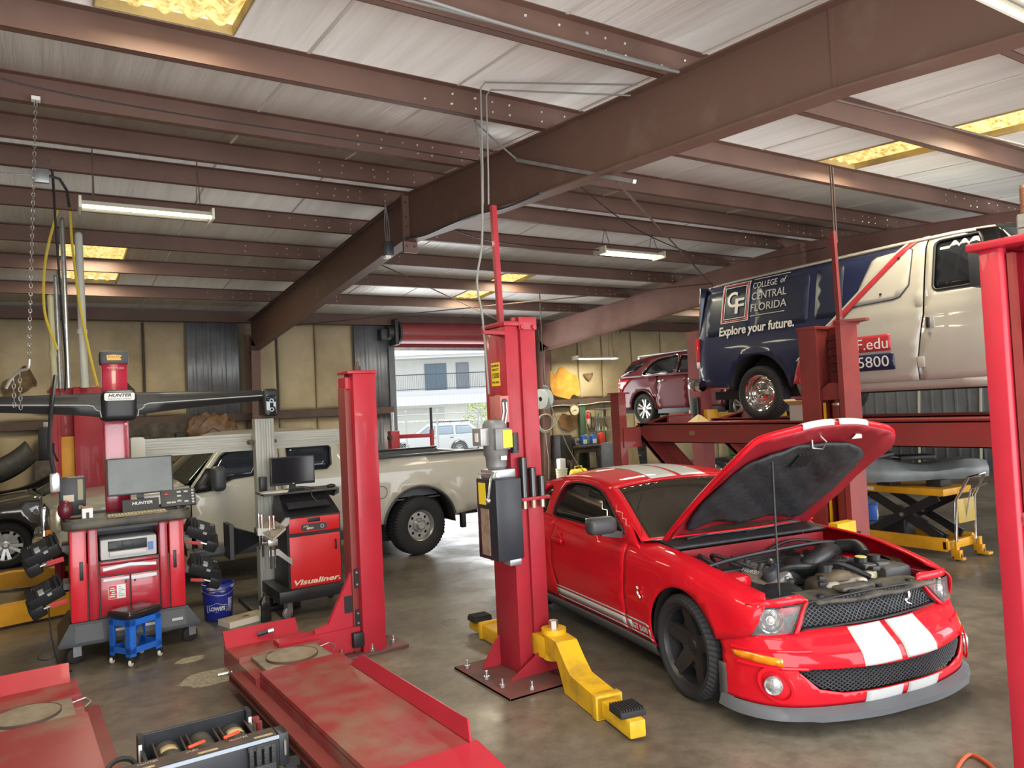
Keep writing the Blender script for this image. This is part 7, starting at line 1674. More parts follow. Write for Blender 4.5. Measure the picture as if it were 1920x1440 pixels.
# floor stains: pale dried absorbent
def stain(x, y, rx, ry, lab, m_):
    P = [(rx*(1+.08*math.sin(5*a)+.05*math.sin(9*a))*math.cos(a), ry*(1+.06*math.sin(4*a))*math.sin(a)) for a in [2*PI*i/40 for i in range(40)]]
    o = tag(B().prism(P, 0, .0015).build('floor_stain', m_, flat=True), lab, 'stain'); o.location = (x, y, .0005); o.rotation_euler = (0, 0, .3)
m_st = M('pale_absorbent', (.33, .29, .22), .9, col2=(.17, .145, .11), scale=30)
stain(1.05, 6.36, .23, .19, 'large pale dried patch on the floor left of the right runway', m_st); stain(.98, 6.95, .12, .08, 'small pale dried patch on the floor below the white box', m_st)

# ---- scissor lift table with a grey tank
sc = thing('lift_table', 'yellow scissor lift table on casters with chrome push handle, behind the car', 'lift table', (8.80, 4.78, 0))
b = B(); b.box(0, 0, .74, .62, 1.15, .82, bev=.006); b.build('platform', m_yel2, sc)
B().box(-.002, .86, .76, .0, 1.02, .80).build('warning_label', m_white, sc)
b = B(); b.box(0, .0, .10, .05, 1.12, .25, bev=.006); b.box(.57, 0, .10, .62, 1.12, .25, bev=.006); b.box(0, 1.06, .10, .62, 1.12, .2, bev=.006); b.box(0, -.02, .12, .62, .05, .22, bev=.006); b.build('base_frame', m_yel2, sc)
for x in (.06, .52):
    for a, c in (((.10, .24), (.98, .72)), ((.98, .24), (.10, .72))): B().bar((x+(.02 if a[0] < .5 else 0), a[0], a[1]), (x+(.02 if a[0] < .5 else 0), c[0], c[1]), .035, .10).build('scissor_arm', m_black, sc)
    B().cyl((x-.03, .54, .48), (x+.07, .54, .48), .025, n=12).build('pivot_pin', m_steel, sc)
B().bar((.31, .15, .22), (.31, .75, .52), .07, .07).build('hydraulic_ram', m_black, sc)
B().box(.18, .6, .16, .44, .95, .40, bev=.02).build('pump_housing', m_black, sc)
for x, y in ((.06, -.08), (.56, -.08), (.06, 1.0), (.56, 1.0)):
    w = B(); w.lathe([(0, -.02), (.05, -.02), (.06, 0), (.05, .02), (0, .02)], 20, T(x, y, .06) @ RY(PI/2)); w = w.build('caster', m_rubber, sc); B().box(x-.035, y-.05, .05, x+.035, y+.05, .13, bev=.004).build('caster_fork', m_yel2, w)
b = B(); b.box(.02, -.16, .02, .10, -.06, .05, bev=.005); b.bar((.06, -.08, .05), (.06, -.08, .22), .06, .03); b.build('brake_pedal', m_yel2, sc)
b = B(); b.box(.52, -.20, .02, .62, -.06, .05, bev=.005); b.bar((.57, -.08, .05), (.57, -.08, .22), .06, .03); b.build('brake_pedal', m_yel2, sc)
b = B(); b.tube([(.10, -.06, .20), (.12, -.08, .70), (.14, -.22, .96), (.50, -.22, .98), (.52, -.08, .72), (.52, -.06, .20)], .017, 10); b.build('push_handle', m_chrome, sc)
B().box(.14, -.085, .42, .50, -.075, .70, bev=.003).build('handle_plate', M('ochre_plate', (.42, .29, .06), .5), sc)
b = B(); b.tube([(.30, -.08, .45), (.33, -.14, .80), (.38, -.3, .88)], .010, 8); b.build('release_lever', m_steel, sc)
# grey plastic tank on top
tn = thing('fuel_tank', 'long grey plastic tank lying across the yellow lift table', 'fuel tank', (9.15, 5.20, .90), -.55)
b = B(); secs = []
for i in range(13):
    t_ = i/12; x = lerp(-.95, .75, t_); e = min(1, .35+3*t_, .45+3*(1-t_)); z1 = (.26+.05*math.sin(t_*9))*lerp(1, .72, t_)
    secs.append([(x, -.22*e, 0), (x, .22*e, 0), (x, .25*e, .07), (x, .24*e, .16*z1/.26), (x, .14*e, z1), (x, -.14*e, z1*.96), (x, -.24*e, .15*z1/.26), (x, -.25*e, .06)])
b.loft(secs).build('tank_shell', M('grey_tank_plastic', (.16, .175, .175), .42, col2=(.10, .11, .11), scale=3), tn, ang=40)
b = B(); b.box(-.35, -.15, .24, .10, .12, .30, bev=.03); b.bar((-.75, -.1, .27), (-.40, -.08, .33), .07, .05, bev=.015); b.build('tank_top_cover', m_black, tn)
for x, y, s_ in ((8.98, 5.55, .10), (9.12, 5.0, .11)):
    o = tag(B().box(-.12, -.09, 0, .12, .09, s_*.75, bev=.01).build('wood_block', M('black_oily_block', (.02, .017, .015), .7), flat=False), 'black oily block under the grey tank, %s' % ('far end' if y > 5.2 else 'near the push handle'), 'block'); o.location = (x, y, .8205)
jg = thing('washer_jug', 'blue and white plastic jug on the floor behind the scissor lift table', 'jug', (10.85, 7.0, 0), .6)
B().box(-.08, -.08, 0, .08, .08, .25, bev=.03).build('jug_body', M('jug_blue', (.04, .14, .5), .35), jg); B().tube([(0, -.06, .22), (0, -.07, .33), (0, .04, .33), (0, .06, .23)], .016, 8).build('jug_handle', MATS['jug_blue'], jg); B().box(-.082, -.06, .03, .07, -.0805, .17).build('jug_label', m_white, jg)

# ---- under and behind the raised van
cbx = thing('cardboard_box', 'open white cardboard box on the raised runway behind the van wheel', 'box', (7.95, 5.95, 1.681), .1)
b = B(); b.box(-.13, -.12, 0, .13, .12, .20); b.build('box_body', M('pale_card', (.46, .44, .40), .7), cbx, flat=True)
b = B(); b.mesh([(-.13, -.12, .2), (-.13, .12, .2), (-.20, .14, .25), (-.20, -.12, .25)], [(0, 1, 2, 3)]); b.mesh([(-.13, .12, .2), (.13, .12, .2), (.12, .20, .27), (-.13, .20, .27)], [(0, 1, 2, 3)]); b.build('box_flap', M('tan_card', (.45, .32, .17), .8), cbx, solid=.006, flat=True)
B().box(-.05, -.1215, .05, .03, -.12, .13).build('print_mark', m_dgrey, cbx)
rk = tag(B().mesh([(-.12, -.1, 0), (.14, -.1, 0), (.12, .1, 0), (-.1, .1, 0), (.02, 0, .11), (.10, .02, .09)], [(0, 1, 4), (1, 5, 4), (1, 2, 5), (2, 3, 4, 5), (3, 0, 4), (0, 3, 2, 1)]).build('shop_rag', M('tan_rag', (.60, .45, .22), .8), flat=True), 'crumpled tan rag on the raised runway in front of the maroon SUV', 'rag'); rk.location = (7.95, 7.75, 1.681)
# dark parts rack, board, spare wheels, green crates beneath the lifts
m_pile = M('grimy_black', (.025, .024, .023), .6, col2=(.10, .095, .085), scale=16, lo=.55, hi=.8)
pr_ = thing('parts_cabinet', 'grimy black parts cabinet with drawers beneath the raised runway', 'cabinet', (12.55, 14.6, 0))
B().box(-.55, 0, 0, .55, .5, 1.02, bev=.01).build('cabinet_body', m_pile, pr_)
for r in range(4):
    for c in range(2): d_ = B().box(-.52+c*.53, -.015, .06+r*.24, -.03+c*.53, .0, .27+r*.24, bev=.004).build('drawer', m_pile, pr_); B().box(-.36+c*.53, -.03, .16+r*.24, -.20+c*.53, -.015, .18+r*.24).build('drawer_handle', m_steel, d_)
o = tag(B().box(-.22, -.012, 0, .22, .012, 1.0, RX(-.12)).build('plywood_board', M('plywood', (.48, .34, .17), .8, var=.3, scale=3, stretch=(6, 6, .6)), flat=True), 'tan plywood board leaning beside the black parts cabinet', 'board'); o.location = (11.35, 13.0, 0.0015); o.rotation_euler = (0, 0, .3)
def spare(lab, x, y, R, rz, rimm=True, lean=-.12):
    t = thing('spare_wheel', lab, 'wheel', (x, y, 0), rz)
    m = T(0, 0, R*math.cos(lean)+.11*abs(math.sin(lean))) @ RX(PI/2+lean)
    q = tire_mesh(R, .22, .235, nl=40); bmesh.ops.transform(q.bm, matrix=m, verts=q.bm.verts); q.build('tire', m_rubber, t, ang=30)
    if rimm: q = rim_mesh(.235, .22, 'multi'); bmesh.ops.transform(q.bm, matrix=m, verts=q.bm.verts); q.build('rim', m_alloy, t, ang=30)
spare('silver multi-spoke wheel with tyre, standing behind the striped roof of the red car', 12.05, 11.4, .36, -.5); spare('bare tyre standing behind the silver wheel under the runway', 12.9, 11.9, .33, -.9, False)
gc = None
for i, lab in enumerate(('green plastic crate at the bottom of the stack behind the raised hood', 'green plastic crate in the middle of the stack behind the raised hood', 'green plastic crate on top of the stack behind the raised hood')):
    g = thing('crate', lab, 'crate', (15.3, 13.2, i*.30), .2, 'green crates under the raised van')
    b = B(); b.box(-.45, -.3, 0, .45, .3, .02)
    for z in (.02, .10, .18, .26): b.box(-.45, -.3, z, .45, -.285, z+.03).box(-.45, .285, z, .45, .3, z+.03).box(-.45, -.3, z, -.435, .3, z+.03).box(.435, -.3, z, .45, .3, z+.03)
    for x in (-.45, -.15, .14, .42): b.box(x, -.305, .02, x+.03, -.285, .295).box(x, .285, .02, x+.03, .305, .295)
    b.build('crate_shell', M('crate_green', (.03, .22, .04), .5), g, flat=True); B().box(-.40, -.26, .02, .40, .26, .2).build('crate_contents', m_dgrey, g)
# pale vertical conduits on the right wall
for i, (y, lab) in enumerate(((10.9, 'left of the three'), (9.4, 'middle of the three'), (7.9, 'right of the three'))):
    tag(B().bar((X1-.06, y, .0), (X1-.06, y-.25, 4.3), .05, .04).build('wall_strip', m_cond, flat=True), 'pale wooden strip on the grey right wall below the van, %s' % lab, 'strip', 'strips on the grey wall')

# ---- workbench corner on the back wall
m_bench = M('greasy_bench', (.055, .045, .038), .7, col2=(.12, .10, .08), scale=6)
wbn = thing('workbench', 'greasy dark workbench against the back wall under the round clock', 'workbench', (12.05, 16.35, 0))
B().box(0, 0, .84, 1.75, .62, .90, bev=.005).build('bench_top', m_bench, wbn); 
for x in (.05, .85, 1.62): 
    for y in (.05, .52): B().box(x, y, 0, x+.08, y+.06, .84).build('leg', m_bench, wbn, flat=True)
B().box(.05, .04, .70, 1.7, .08, .84).build('apron', m_bench, wbn, flat=True); B().box(.05, .05, .18, 1.7, .55, .21).build('lower_shelf', m_bench, wbn, flat=True)
o = thing('equipment_box', 'big black equipment box at the left end of the workbench', 'box', (11.62, 16.35, 0)); B().box(0, 0, .55, .40, .5, 1.22, bev=.02).build('box_body', m_pile, o); B().box(0, .02, 0, .05, .07, .55).build('leg', m_bench, o); B().box(.35, .02, 0, .40, .07, .55).build('leg', m_bench, o); B().box(0, .42, 0, .05, .47, .55).build('leg', m_bench, o); B().box(.35, .42, 0, .40, .47, .55).build('leg', m_bench, o)
gd = thing('bench_grinder', 'bench grinder with a round wheel guard, left of the blue jugs', 'bench grinder', (12.22, 16.46, .90))
B().box(-.08, -.06, 0, .08, .10, .06, bev=.01).cyl((-.02, .0, .13), (.16, .12, .13), .07, n=18).build('motor', m_motor, gd); B().cyl((-.02, -.05, .13), (-.05, -.0, .13), .125, n=26).build('wheel_guard', m_dgrey, gd); B().cyl((-.015, -.058, .13), (-.02, -.05, .13), .10, n=24).build('grinding_wheel', M('grey_brown_stone', (.26, .22, .17), .8), gd); B().cyl((-.01, -.066, .13), (-.015, -.056, .13), .035, n=16).build('flange', m_steel, gd)
o = tag(B().box(-.14, -.08, 0, .14, .12, .24, bev=.04).build('tool_case', m_pile), 'dark tool case behind the grinder on the workbench', 'case'); o.location = (12.28, 16.78, .901)
def jug(lab, x, y, z, mat, h=.29, lm=None, grp='jugs on the workbench'):
    j = thing('oil_jug', lab, 'jug', (x, y, z), 0, grp)
    B().prism([(-.095, 0), (.095, 0), (.095, h*.72), (.03, h*.88), (.03, h), (-.03, h), (-.045, h*.93), (-.095, h*.86)], -.055, .055, RX(PI/2), bev=.012).build('jug_body', mat, j); B().cyl((0, 0, h), (0, 0, h+.025), .024, n=12).build('cap', m_black, j)
    B().box(-.07, -.057, .04, .06, -.0555, h*.55).build('jug_label', lm or m_paper, j)
jug('blue oil jug on the workbench, beside the grinder', 12.50, 16.45, .90, MATS['jug_blue']); jug('blue oil jug on the workbench, nearest the red jug', 12.83, 16.45, .90, MATS['jug_blue']); jug('grey-green jug between the two blue jugs', 12.67, 16.62, .90, M('grey_green_plastic', (.24, .26, .18), .5)); jug('orange-red jug at the right of the blue jugs', 13.14, 16.50, .90, M('jug_red', (.62, .05, .03), .4), .32, M('jug_red_label', (.50, .05, .03), .5))
sh = thing('shelf_unit', 'metal shelf unit with cluttered bottles right of the green column', 'shelving', (13.15, 16.78, .90))
for x in (0, .85): B().box(x, -.08, 0, x+.03, -.05, 1.0).build('upright', m_galv, sh, flat=True)
for z in (.34, .72, .97): B().box(0, -.10, z, .88, .22, z+.02).build('shelf', m_galv, sh, flat=True)
cans = [(.50, .42, .12), (.13, .38, .42), (.6, .55, .30), (.05, .05, .05), (.42, .30, .15), (.10, .25, .10), (.55, .52, .45), (.30, .05, .04)]
for k in range(14):
    zs, xs_ = ((.36, .06+.058*k) if k < 12 else (.36, .06+.058*k)) if k < 8 else (.742, .06+.12*(k-8))
    c = cans[k % len(cans)]; hgt = .11+.045*((k*7) % 3)
    tag_ = ('yellow', 'green', 'cream', 'black', 'tan', 'dark green', 'pale', 'red')[k % 8]
    t = thing('spray_can', 'small %s container on the %s shelf, number from the left: %s' % (tag_, 'lower' if k < 8 else 'upper', ('first', 'second', 'third', 'fourth', 'fifth', 'sixth', 'seventh', 'eighth')[k if k < 8 else k-8]), 'container', (13.15+xs_, 16.80, .90+zs+.001), 0, 'containers on the bench shelves')
    B().lathe([(0, 0), (.028, 0), (.028, hgt*.8), (.014, hgt*.9), (.014, hgt), (0, hgt)], 12).build('can_body', M('can_%d' % (k % 8), c, .45), t)
o = tag(B().box(0, 0, 0, .20, .10, 2.1).build('green_column', M('dull_green_paint', (.07, .12, .075), .6, var=.3), flat=True), 'dull green painted steel column behind the workbench beside the clock', 'column'); o.location = (12.80, 16.98, 0)
ck = thing('wall_clock', 'round cream wall clock with dark rim above the workbench', 'clock', (12.57, 16.94, 1.88))
m = RX(PI/2)
B().lathe([(0, 0), (.17, 0), (.175, .03), (.155, .045), (.15, .03), (0, .03)], 36, m).build('rim', m_girt, ck); B().cyl(m @ Vector((0, 0, .03)), m @ Vector((0, 0, .034)), .15, n=36).build('dial', M('cream_dial', (.62, .55, .38), .5), ck)
b = B()
for i in range(12): b.box(-.006, .115, .034, .006, .138, .037, m @ RZ(i*PI/6))
b.build('hour_mark', m_black, ck)
B().bar(m @ Vector((0, 0, .04)), m @ Vector((-.09, -.05, .04)), .010, .003, up=(0, 1, 0)).build('minute_hand', m_black, ck); B().bar(m @ Vector((0, 0, .038)), m @ Vector((.06, -.01, .038)), .014, .003, up=(0, 1, 0)).build('hour_hand', m_black, ck)
fe = thing('fire_extinguisher', 'small red and white extinguisher hanging beside the green column', 'fire extinguisher', (13.03, 16.90, 1.45))
B().lathe([(0, 0), (.045, 0), (.05, .02), (.05, .24), (.03, .29), (.018, .31), (0, .31)], 18).build('cylinder', M('ext_white_red', (.60, .50, .45), .4), fe); B().lathe([(.051, .16), (.051, .24), (.031, .29)], 18).build('red_shoulder', m_hred2, fe); B().box(-.04, -.03, .31, .05, .02, .35, bev=.008).build('valve', m_hred2, fe)
b = B(); b.tube([(.0, .0, .34), (.08, -.02, .30), (.10, -.02, .10), (.07, -.02, -.1), (.0, -.02, -.15), (-.06, -.02, 0)], .012, 8); b.build('hose', m_black, fe)
tc = thing('trash_can', 'dark grey plastic trash can standing under the workbench', 'trash can', (12.9, 15.98, 0))
B().lathe([(0, 0), (.20, 0), (.26, .60), (.275, .60), (.275, .64), (.25, .64), (.19, .03), (0, .03)], 28).build('can_body', M('can_charcoal', (.035, .038, .042), .5), tc); B().box(-.03, -.30, .50, .03, -.25, .56, bev=.01).build('handle', m_dgrey, tc)
yt = thing('air_tank', 'yellow portable tank with a handle on the floor behind the red car', 'tank', (11.85, 15.9, 0))
b = B(); b.lathe([(0, -.26), (.09, -.25), (.145, -.20), (.15, 0), (.145, .20), (.09, .25), (0, .26)], 24, T(0, 0, .19) @ RY(PI/2)); b.build('tank_shell', M('tank_yellow', (.80, .62, .04), .4), yt); b = B(); b.tube([(-.12, 0, .33), (-.11, 0, .40), (.11, 0, .40), (.12, 0, .33)], .014, 8); b.build('handle', MATS['tank_yellow'], yt); b = B(); b.box(-.16, -.1, 0, -.12, .1, .06).box(.12, -.1, 0, .16, .1, .06); b.build('foot', MATS['tank_yellow'], yt)
wk = thing('white_bucket', 'white plastic bucket on the floor right of the centre post', 'bucket', (11.30, 15.9, 0)); B().lathe([(0, 0), (.13, 0), (.15, .36), (.158, .36), (.158, .38), (.14, .38), (.12, .02), (0, .02)], 26).build('body', M('cream_plastic', (.66, .62, .46), .5), wk); B().lathe([(.15, .30), (.156, .31), (.151, .32)], 26).build('rim_band', MATS['cream_plastic'], wk)
o = tag(B().box(-.09, -.09, 0, .09, .09, .28, bev=.02).build('white_jug', m_white), 'white jug with a dark mark standing in the white bucket', 'jug'); o.location = (11.30, 15.9, .36)
hc = thing('hose_coil', 'looped grey hose hanging on the wall right of the centre post', 'hose', (11.42, 16.86, 1.55))
for k in range(6):
    b = B(); w_ = .13+.014*k; hh = .42+.03*math.sin(k*2.1); b.tube([(w_*1.25*math.sin(a)+.02*math.sin(k), -.05-.03*k, -hh/2*1.1+hh/1.8*math.cos(a)+.25) for a in [2*PI*i/26 for i in range(26)]], .017, 6, closed=True); b.build('hose_loop', M('grey_hose', (.42, .43, .38), .6), hc)
b = B(); b.tube([(.0, -.14, -.2), (.03, -.13, -.6), (.08, -.12, -1.0), (.06, -.1, -1.5)], .012, 6); b.build('hose_tail', MATS['grey_hose'], hc)
hr = thing('hose_reel', 'pale blue metal hose reel hanging beside the centre post', 'hose reel', (9.35, 13.7, 2.18), .3)
m_rl = M('pale_blue_metal', (.52, .60, .63), .4, var=.15)
for x in (-.11, .07): B().lathe([(.05, -.008), (.22, -.008), (.225, 0), (.22, .008), (.05, .008)], 30, T(x, 0, 0) @ RY(PI/2), close=True).build('reel_flange', m_rl, hr)
B().cyl((-.11, 0, 0), (.07, 0, 0), .10, n=20).build('hose_drum', m_hose, hr); b = B(); b.bar((.11, -.05, -.2), (.11, -.05, .26), .05, .02); b.bar((.11, -.05, .25), (-.02, -.05, .30), .05, .02); b.build('bracket', m_rl, hr)
b = B(); b.tube(smooth_poly([(-.02, -.05, .30), (-.02, -.05, .9), (-.02, -.05, 1.6), (-.02, -.05, 2.38)], False, 3), .012, 6); b.build('hanger', m_dgrey, hr)
b = B(); b.tube(smooth_poly([(9.42, 13.55, 2.05), (9.9, 13.9, 1.5), (10.4, 14.3, 1.0), (11.0, 14.7, .5), (11.6, 15.0, .12), (11.8, 15.1, .02)], False, 6), .011, 6); tag(b.build('air_hose', M('pale_hose', (.48, .48, .42), .5)), 'pale air hose running down from the blue hose reel to the floor', 'hose')
b = B(); b.tube(smooth_poly([(11.6, 16.98, 1.98), (12.1, 16.96, 2.03), (12.6, 16.96, 2.01), (13.1, 16.96, 2.02), (13.6, 16.96, 2.07), (14.2, 16.96, 2.05)], False, 6), .012, 6); tag(b.build('wall_cable', m_cond), 'pale cable sagging along the girt above the workbench', 'cable')

# ---- strut compressor arm by the back door
sa = thing('strut_compressor', 'red wall-mounted strut compressor with a swing arm beside the back door', 'strut compressor', (7.0, 16.75, 0))
m_sr = M('strut_red', (.35, .03, .045), .45)
B().cyl((0, 0, 0), (0, 0, 2.05), .045, n=16).build('pole', m_galv, sa); b = B(); b.box(-.10, -.16, 1.10, .12, .06, 1.60, bev=.01).box(-.08, -.10, .55, .10, .04, 1.12); b.build('carriage', m_sr, sa); B().box(-.04, -.165, .75, .06, -.10, .95).build('label', m_ylab, sa); B().cyl((-.16, -.14, 1.45), (-.12, -.2, 1.45), .06, n=18).build('knob', m_dgrey, sa)
b = B(); b.bar((.1, -.1, 1.46), (.80, -.45, 1.46), .10, .10, bev=.01); b.cyl((.82, -.46, 1.05), (.82, -.46, 1.60), .055, n=16); b.cyl((.82, -.46, .95), (.82, -.46, 1.05), .035, n=12); b.build('swing_arm', m_sr, sa); B().cyl((.82, -.46, 1.60), (.82, -.46, 2.12), .034, n=14).build('screw_shaft', m_black, sa)

# ---- stuff on the back wall left: dark shelf with parts, speaker box
pb = thing('parts_shelf', 'dark wall shelf of old parts along the back wall above the truck', 'shelf', (1.3, 16.7, 1.55))
B().box(0, 0, 0, 2.1, .35, .04).box(0, .3, 0, 2.1, .35, .5).build('shelf_board', m_bench, pb, flat=True); 
for x in (.3, 1.1, 1.9): B().bar((x, .34, -.25), (x, .02, .0), .03, .03).build('bracket', m_girt, pb)
for i in range(9): B().box(.1+i*.21, .02, .04, .1+i*.21+.15, .25, .16+.06*((i*5) % 3), bev=.015).build('old_part', m_pile if i % 3 else M('dull_steel_part', (.16, .15, .13), .5, var=.3), pb)
o = thing('plastic_bundle', 'crumpled brown plastic bundle on the end of the dark wall shelf', 'bundle', (2.95, 16.80, 1.595))
b = B(); g = bmesh.ops.create_icosphere(b.bm, subdivisions=3, radius=.42)
for v in b.bm.verts: n_ = v.co.normalized(); v.co = Vector((v.co.x*1.15, v.co.y*.30, max(0, v.co.z*.8+.24)))*(1+.16*math.sin(n_.x*9+n_.z*7)*math.cos(n_.y*8+n_.z*11))
b.build('bundle_skin', M('brown_translucent', (.22, .12, .05), .35, col2=(.09, .05, .03), scale=6), o, ang=20); B().tube([(-.3, -.12, .1), (0, -.18, .3), (.3, -.12, .12)], .01, 6).build('strap', m_girt, o)
o = tag(B().box(-.18, -.14, 0, .18, .14, .62, bev=.01).build('speaker_box', m_black), 'tall black box on a stand behind the left red lift post', 'box'); o.location = (.02, 16.7, 1.45); 
B().box(-.25, -.18, 1.38, .25, .3, 1.44, T(.02, 16.7, -1.45) @ T(-.02, -16.7, 1.45-1.44)).build('stand_top', m_bench, o) if False else None
o2 = thing('tall_cabinet', 'dark cabinet under the black box at the back wall', 'cabinet', (.02, 16.75, 0)); B().box(-.25, -.2, 0, .25, .25, 1.449, bev=.01).build('cabinet_body', m_bench, o2)
o3 = tag(B().box(-.12, -.1, 0, .12, .1, .10, bev=.01).build('radio', m_galv), 'small grey radio on top of the tall black box', 'radio'); o3.location = (.04, 16.7, 2.0705)
hpile = thing('scrap_pile', 'pile of dark bumper covers and scrap behind the dark car', 'scrap pile', (-1.0, 15.9, 0))
for i in range(7):
    m = T(-.3+.28*(i % 4), .1*(i % 3), .28+.22*i*.8) @ Euler((.3*math.sin(i*2), .5*math.cos(i*1.7), i*1.1)).to_matrix().to_4x4()
    b = B(); b.grid(lambda u, v: (lerp(-.55, .55, u), -.18*math.cos(lerp(-1.2, 1.2, v)), .22*math.sin(lerp(-1.2, 1.2, v))+.12*(2*u-1)**2), 10, 6); bmesh.ops.transform(b.bm, matrix=m, verts=b.bm.verts); b.build('bumper_cover', m_pile, hpile, solid=.02)
B().box(-.6, -.2, 0, .9, .6, .5, bev=.05).build('scrap_base', m_pile, hpile)

# ================================================================== LIGHTS AND SERVICES OVERHEAD
m_tube = M('fluorescent_glow', (1, .95, .72), .4, emit=(1, .93, .62), es=4.0)
m_hous = M('fixture_white', (.62, .60, .50), .45)
def fixture(lab, x0, x1, y, z, two, rz=0., tube_w=.05, chain_to=None, lit=True):
    f = thing('fluorescent_light', lab, 'ceiling light', ((x0+x1)/2, y, z), rz); L = (x1-x0)/2
    b = B(); b.prism([(-.14, 0), (-.10, .045), (.10, .045), (.14, 0), (.13, 0), (.095, .038), (-.095, .038), (-.13, 0)], -L, L, Matrix(((0, 0, 1, 0), (1, 0, 0, 0), (0, 1, 0, 0), (0, 0, 0, 1)))); h = b.build('reflector', m_hous, f, flat=True)
    for s in (-1, 1): B().box(s*L-.012, -.15, -.035, s*L+.012, .15, .075, bev=.003).build('end_plate', m_hous, f)
    for y_ in ((-.075, .075) if two else (-.075,)):
        B().cyl((-L+.02, y_, .0), (L-.02, y_, .0), .022, n=12).build('tube', m_tube, f)
    if not two: B().cyl((-L+.02, .06, .0), (L-.02, .06, .0), .02, n=12).build('dead_tube', M('dead_tube_grey', (.30, .29, .25), .3), f)
    if chain_to:
        for x in (-L*.8, L*.8):
            b = B(); b.tube([(x, -.12, .04), (x, 0, chain_to-z)], .005, 5); b.tube([(x, .12, .04), (x, 0, chain_to-z)], .005, 5); b.build('hanger_chain', m_girt, f)
    return f
fixture('fluorescent shop light hanging over the red alignment console, one tube lit', (.30), 1.46, 7.99, 4.08, False, 0, chain_to=4.655)
fixture('twin-tube fluorescent light hanging in front of the van roof', 7.15, 8.35, 8.78, 4.30, True, 0, chain_to=4.67)
fixture('fluorescent light hanging near the back wall above the workbench', 12.15, 13.55, 16.2, 3.27, True, 0, chain_to=4.45)
fixture('large fluorescent light overhead in the top right corner of the photo', 2.62, 3.95, 1.16, 3.36, False, 0, chain_to=4.28)
for nm, x, y, z, sx, e in (('console_light', .88, 7.99, 4.01, 1.1, 40), ('van_light', 7.75, 8.78, 4.24, 1.1, 55), ('bench_light', 12.85, 16.2, 3.21, 1.3, 60), ('corner_light', 3.3, 1.16, 3.29, 1.2, 25)):
    lamp(nm, 'AREA', (x, y, z), (0, 0, 0), e, (1, .93, .70), shape='RECTANGLE', size=sx, size_y=.25)
m_dgy = M('dull_grey_conduit', (.22, .22, .21), .5)
# red-grey conduits and hydraulic lines
def line(nm, pts, r, mat, lab, cat='conduit', n=6, sm=True, grp=None):
    b = B(); b.tube(smooth_poly(pts, False, 6) if sm else pts, r, n); return tag(b.build(nm, mat), lab, cat, grp)
line('hydraulic_line', [(2.96, 5.05, 3.63), (2.96, 5.03, 3.9), (2.975, 5.03, 4.55), (3.0, 5.0, 4.59), (3.78, 4.10, 4.36)], .007, m_dgy, 'thin steel line rising from the centre post, bent to the rafter, left of the pair', 'pipe', 6, False, 'hydraulic lines above the centre post')
line('hydraulic_line', [(3.01, 5.05, 3.63), (3.01, 5.03, 3.9), (3.025, 5.03, 4.50), (3.05, 5.0, 4.54), (3.78, 4.18, 4.31)], .007, m_dgy, 'thin steel line rising from the centre post, bent to the rafter, right of the pair', 'pipe', 6, False, 'hydraulic lines above the centre post')
line('electrical_conduit', [(2.89, 4.98, 2.12), (2.89, 5.02, 2.7), (2.86, 5.03, 3.0), (2.93, 5.04, 3.34), (2.97, 5.06, 4.0), (3.02, 5.2, 4.33), (3.2, 5.5, 4.47), (3.5, 5.7, 4.43), (3.76, 5.74, 4.30)], .009, m_dgy, 'silver conduit curving down the left side of the centre post', 'conduit', 8)
for dx, lab in ((-.02, 'left'), (.02, 'right')): line('hydraulic_line', [(7.17+dx, 4.85, 3.6), (7.17+dx, 4.85, 4.42)], .010, m_girt, 'dark line rising from the van-side lift column to the roof, %s of the pair' % lab, 'pipe', 6, False, 'hydraulic lines above the far column')
line('ceiling_conduit', [(1.4, 3.70, 4.30), (1.8, 3.66, 4.29), (2.2, 3.62, 4.25), (3.0, 3.64, 4.25), (3.5, 3.64, 4.25), (3.73, 3.63, 4.25)], .010, m_dgy, 'galvanised conduit along the front purlin at the top of the photo', 'conduit', 8)
line('ceiling_conduit', [(.8, 3.78, 4.32), (2.3, 3.71, 4.30), (3.7, 3.70, 4.30)], .009, m_dgy, 'thin straight conduit above the galvanised one on the front purlin', 'conduit', 8)
rail_ = tag(B().bar((3.75, 5.74, 4.30), (3.90, 4.32, 3.71), .035, .03).build('strut_rail', m_galv, flat=True), 'short grey strut rail fixed across the big rafter', 'rail')
pz = []
for y in (8.3, 7.8, 7.2, 6.6, 6.0, 5.4): pz.append((3.76, y, 3.60+.52+.0-(8.4-y)*.075+.02*math.sin(y*7)))
line('rafter_cable', pz, .012, m_dgrey, 'dark cable clipped along the lower edge of the big rafter', 'cable')
line('rafter_cable', [(3.76, 8.6, 4.62), (3.76, 10, 4.55), (3.76, 12, 4.42), (3.76, 14, 4.31), (3.76, 16.4, 4.2)], .012, m_dgrey, 'dark cable along the top of the far rafter slope', 'cable')
jb_ = thing('junction_box', 'small grey junction box with hanging wires at the rafter peak', 'junction box', (3.72, 8.75, 4.0)); B().box(-.06, -.06, 0, .04, .06, .18, bev=.006).build('box_body', m_dgrey, jb_); B().box(-.07, -.05, -.03, .0, .05, .0).build('outlet', m_white, jb_)
for i in range(3): B().tube(smooth_poly([(-.03+.02*i, 0, .18), (-.04+.03*i, .02, .4), (-.02, .02, .68)], False, 4), .006, 5).build('wire', m_galv, jb_)
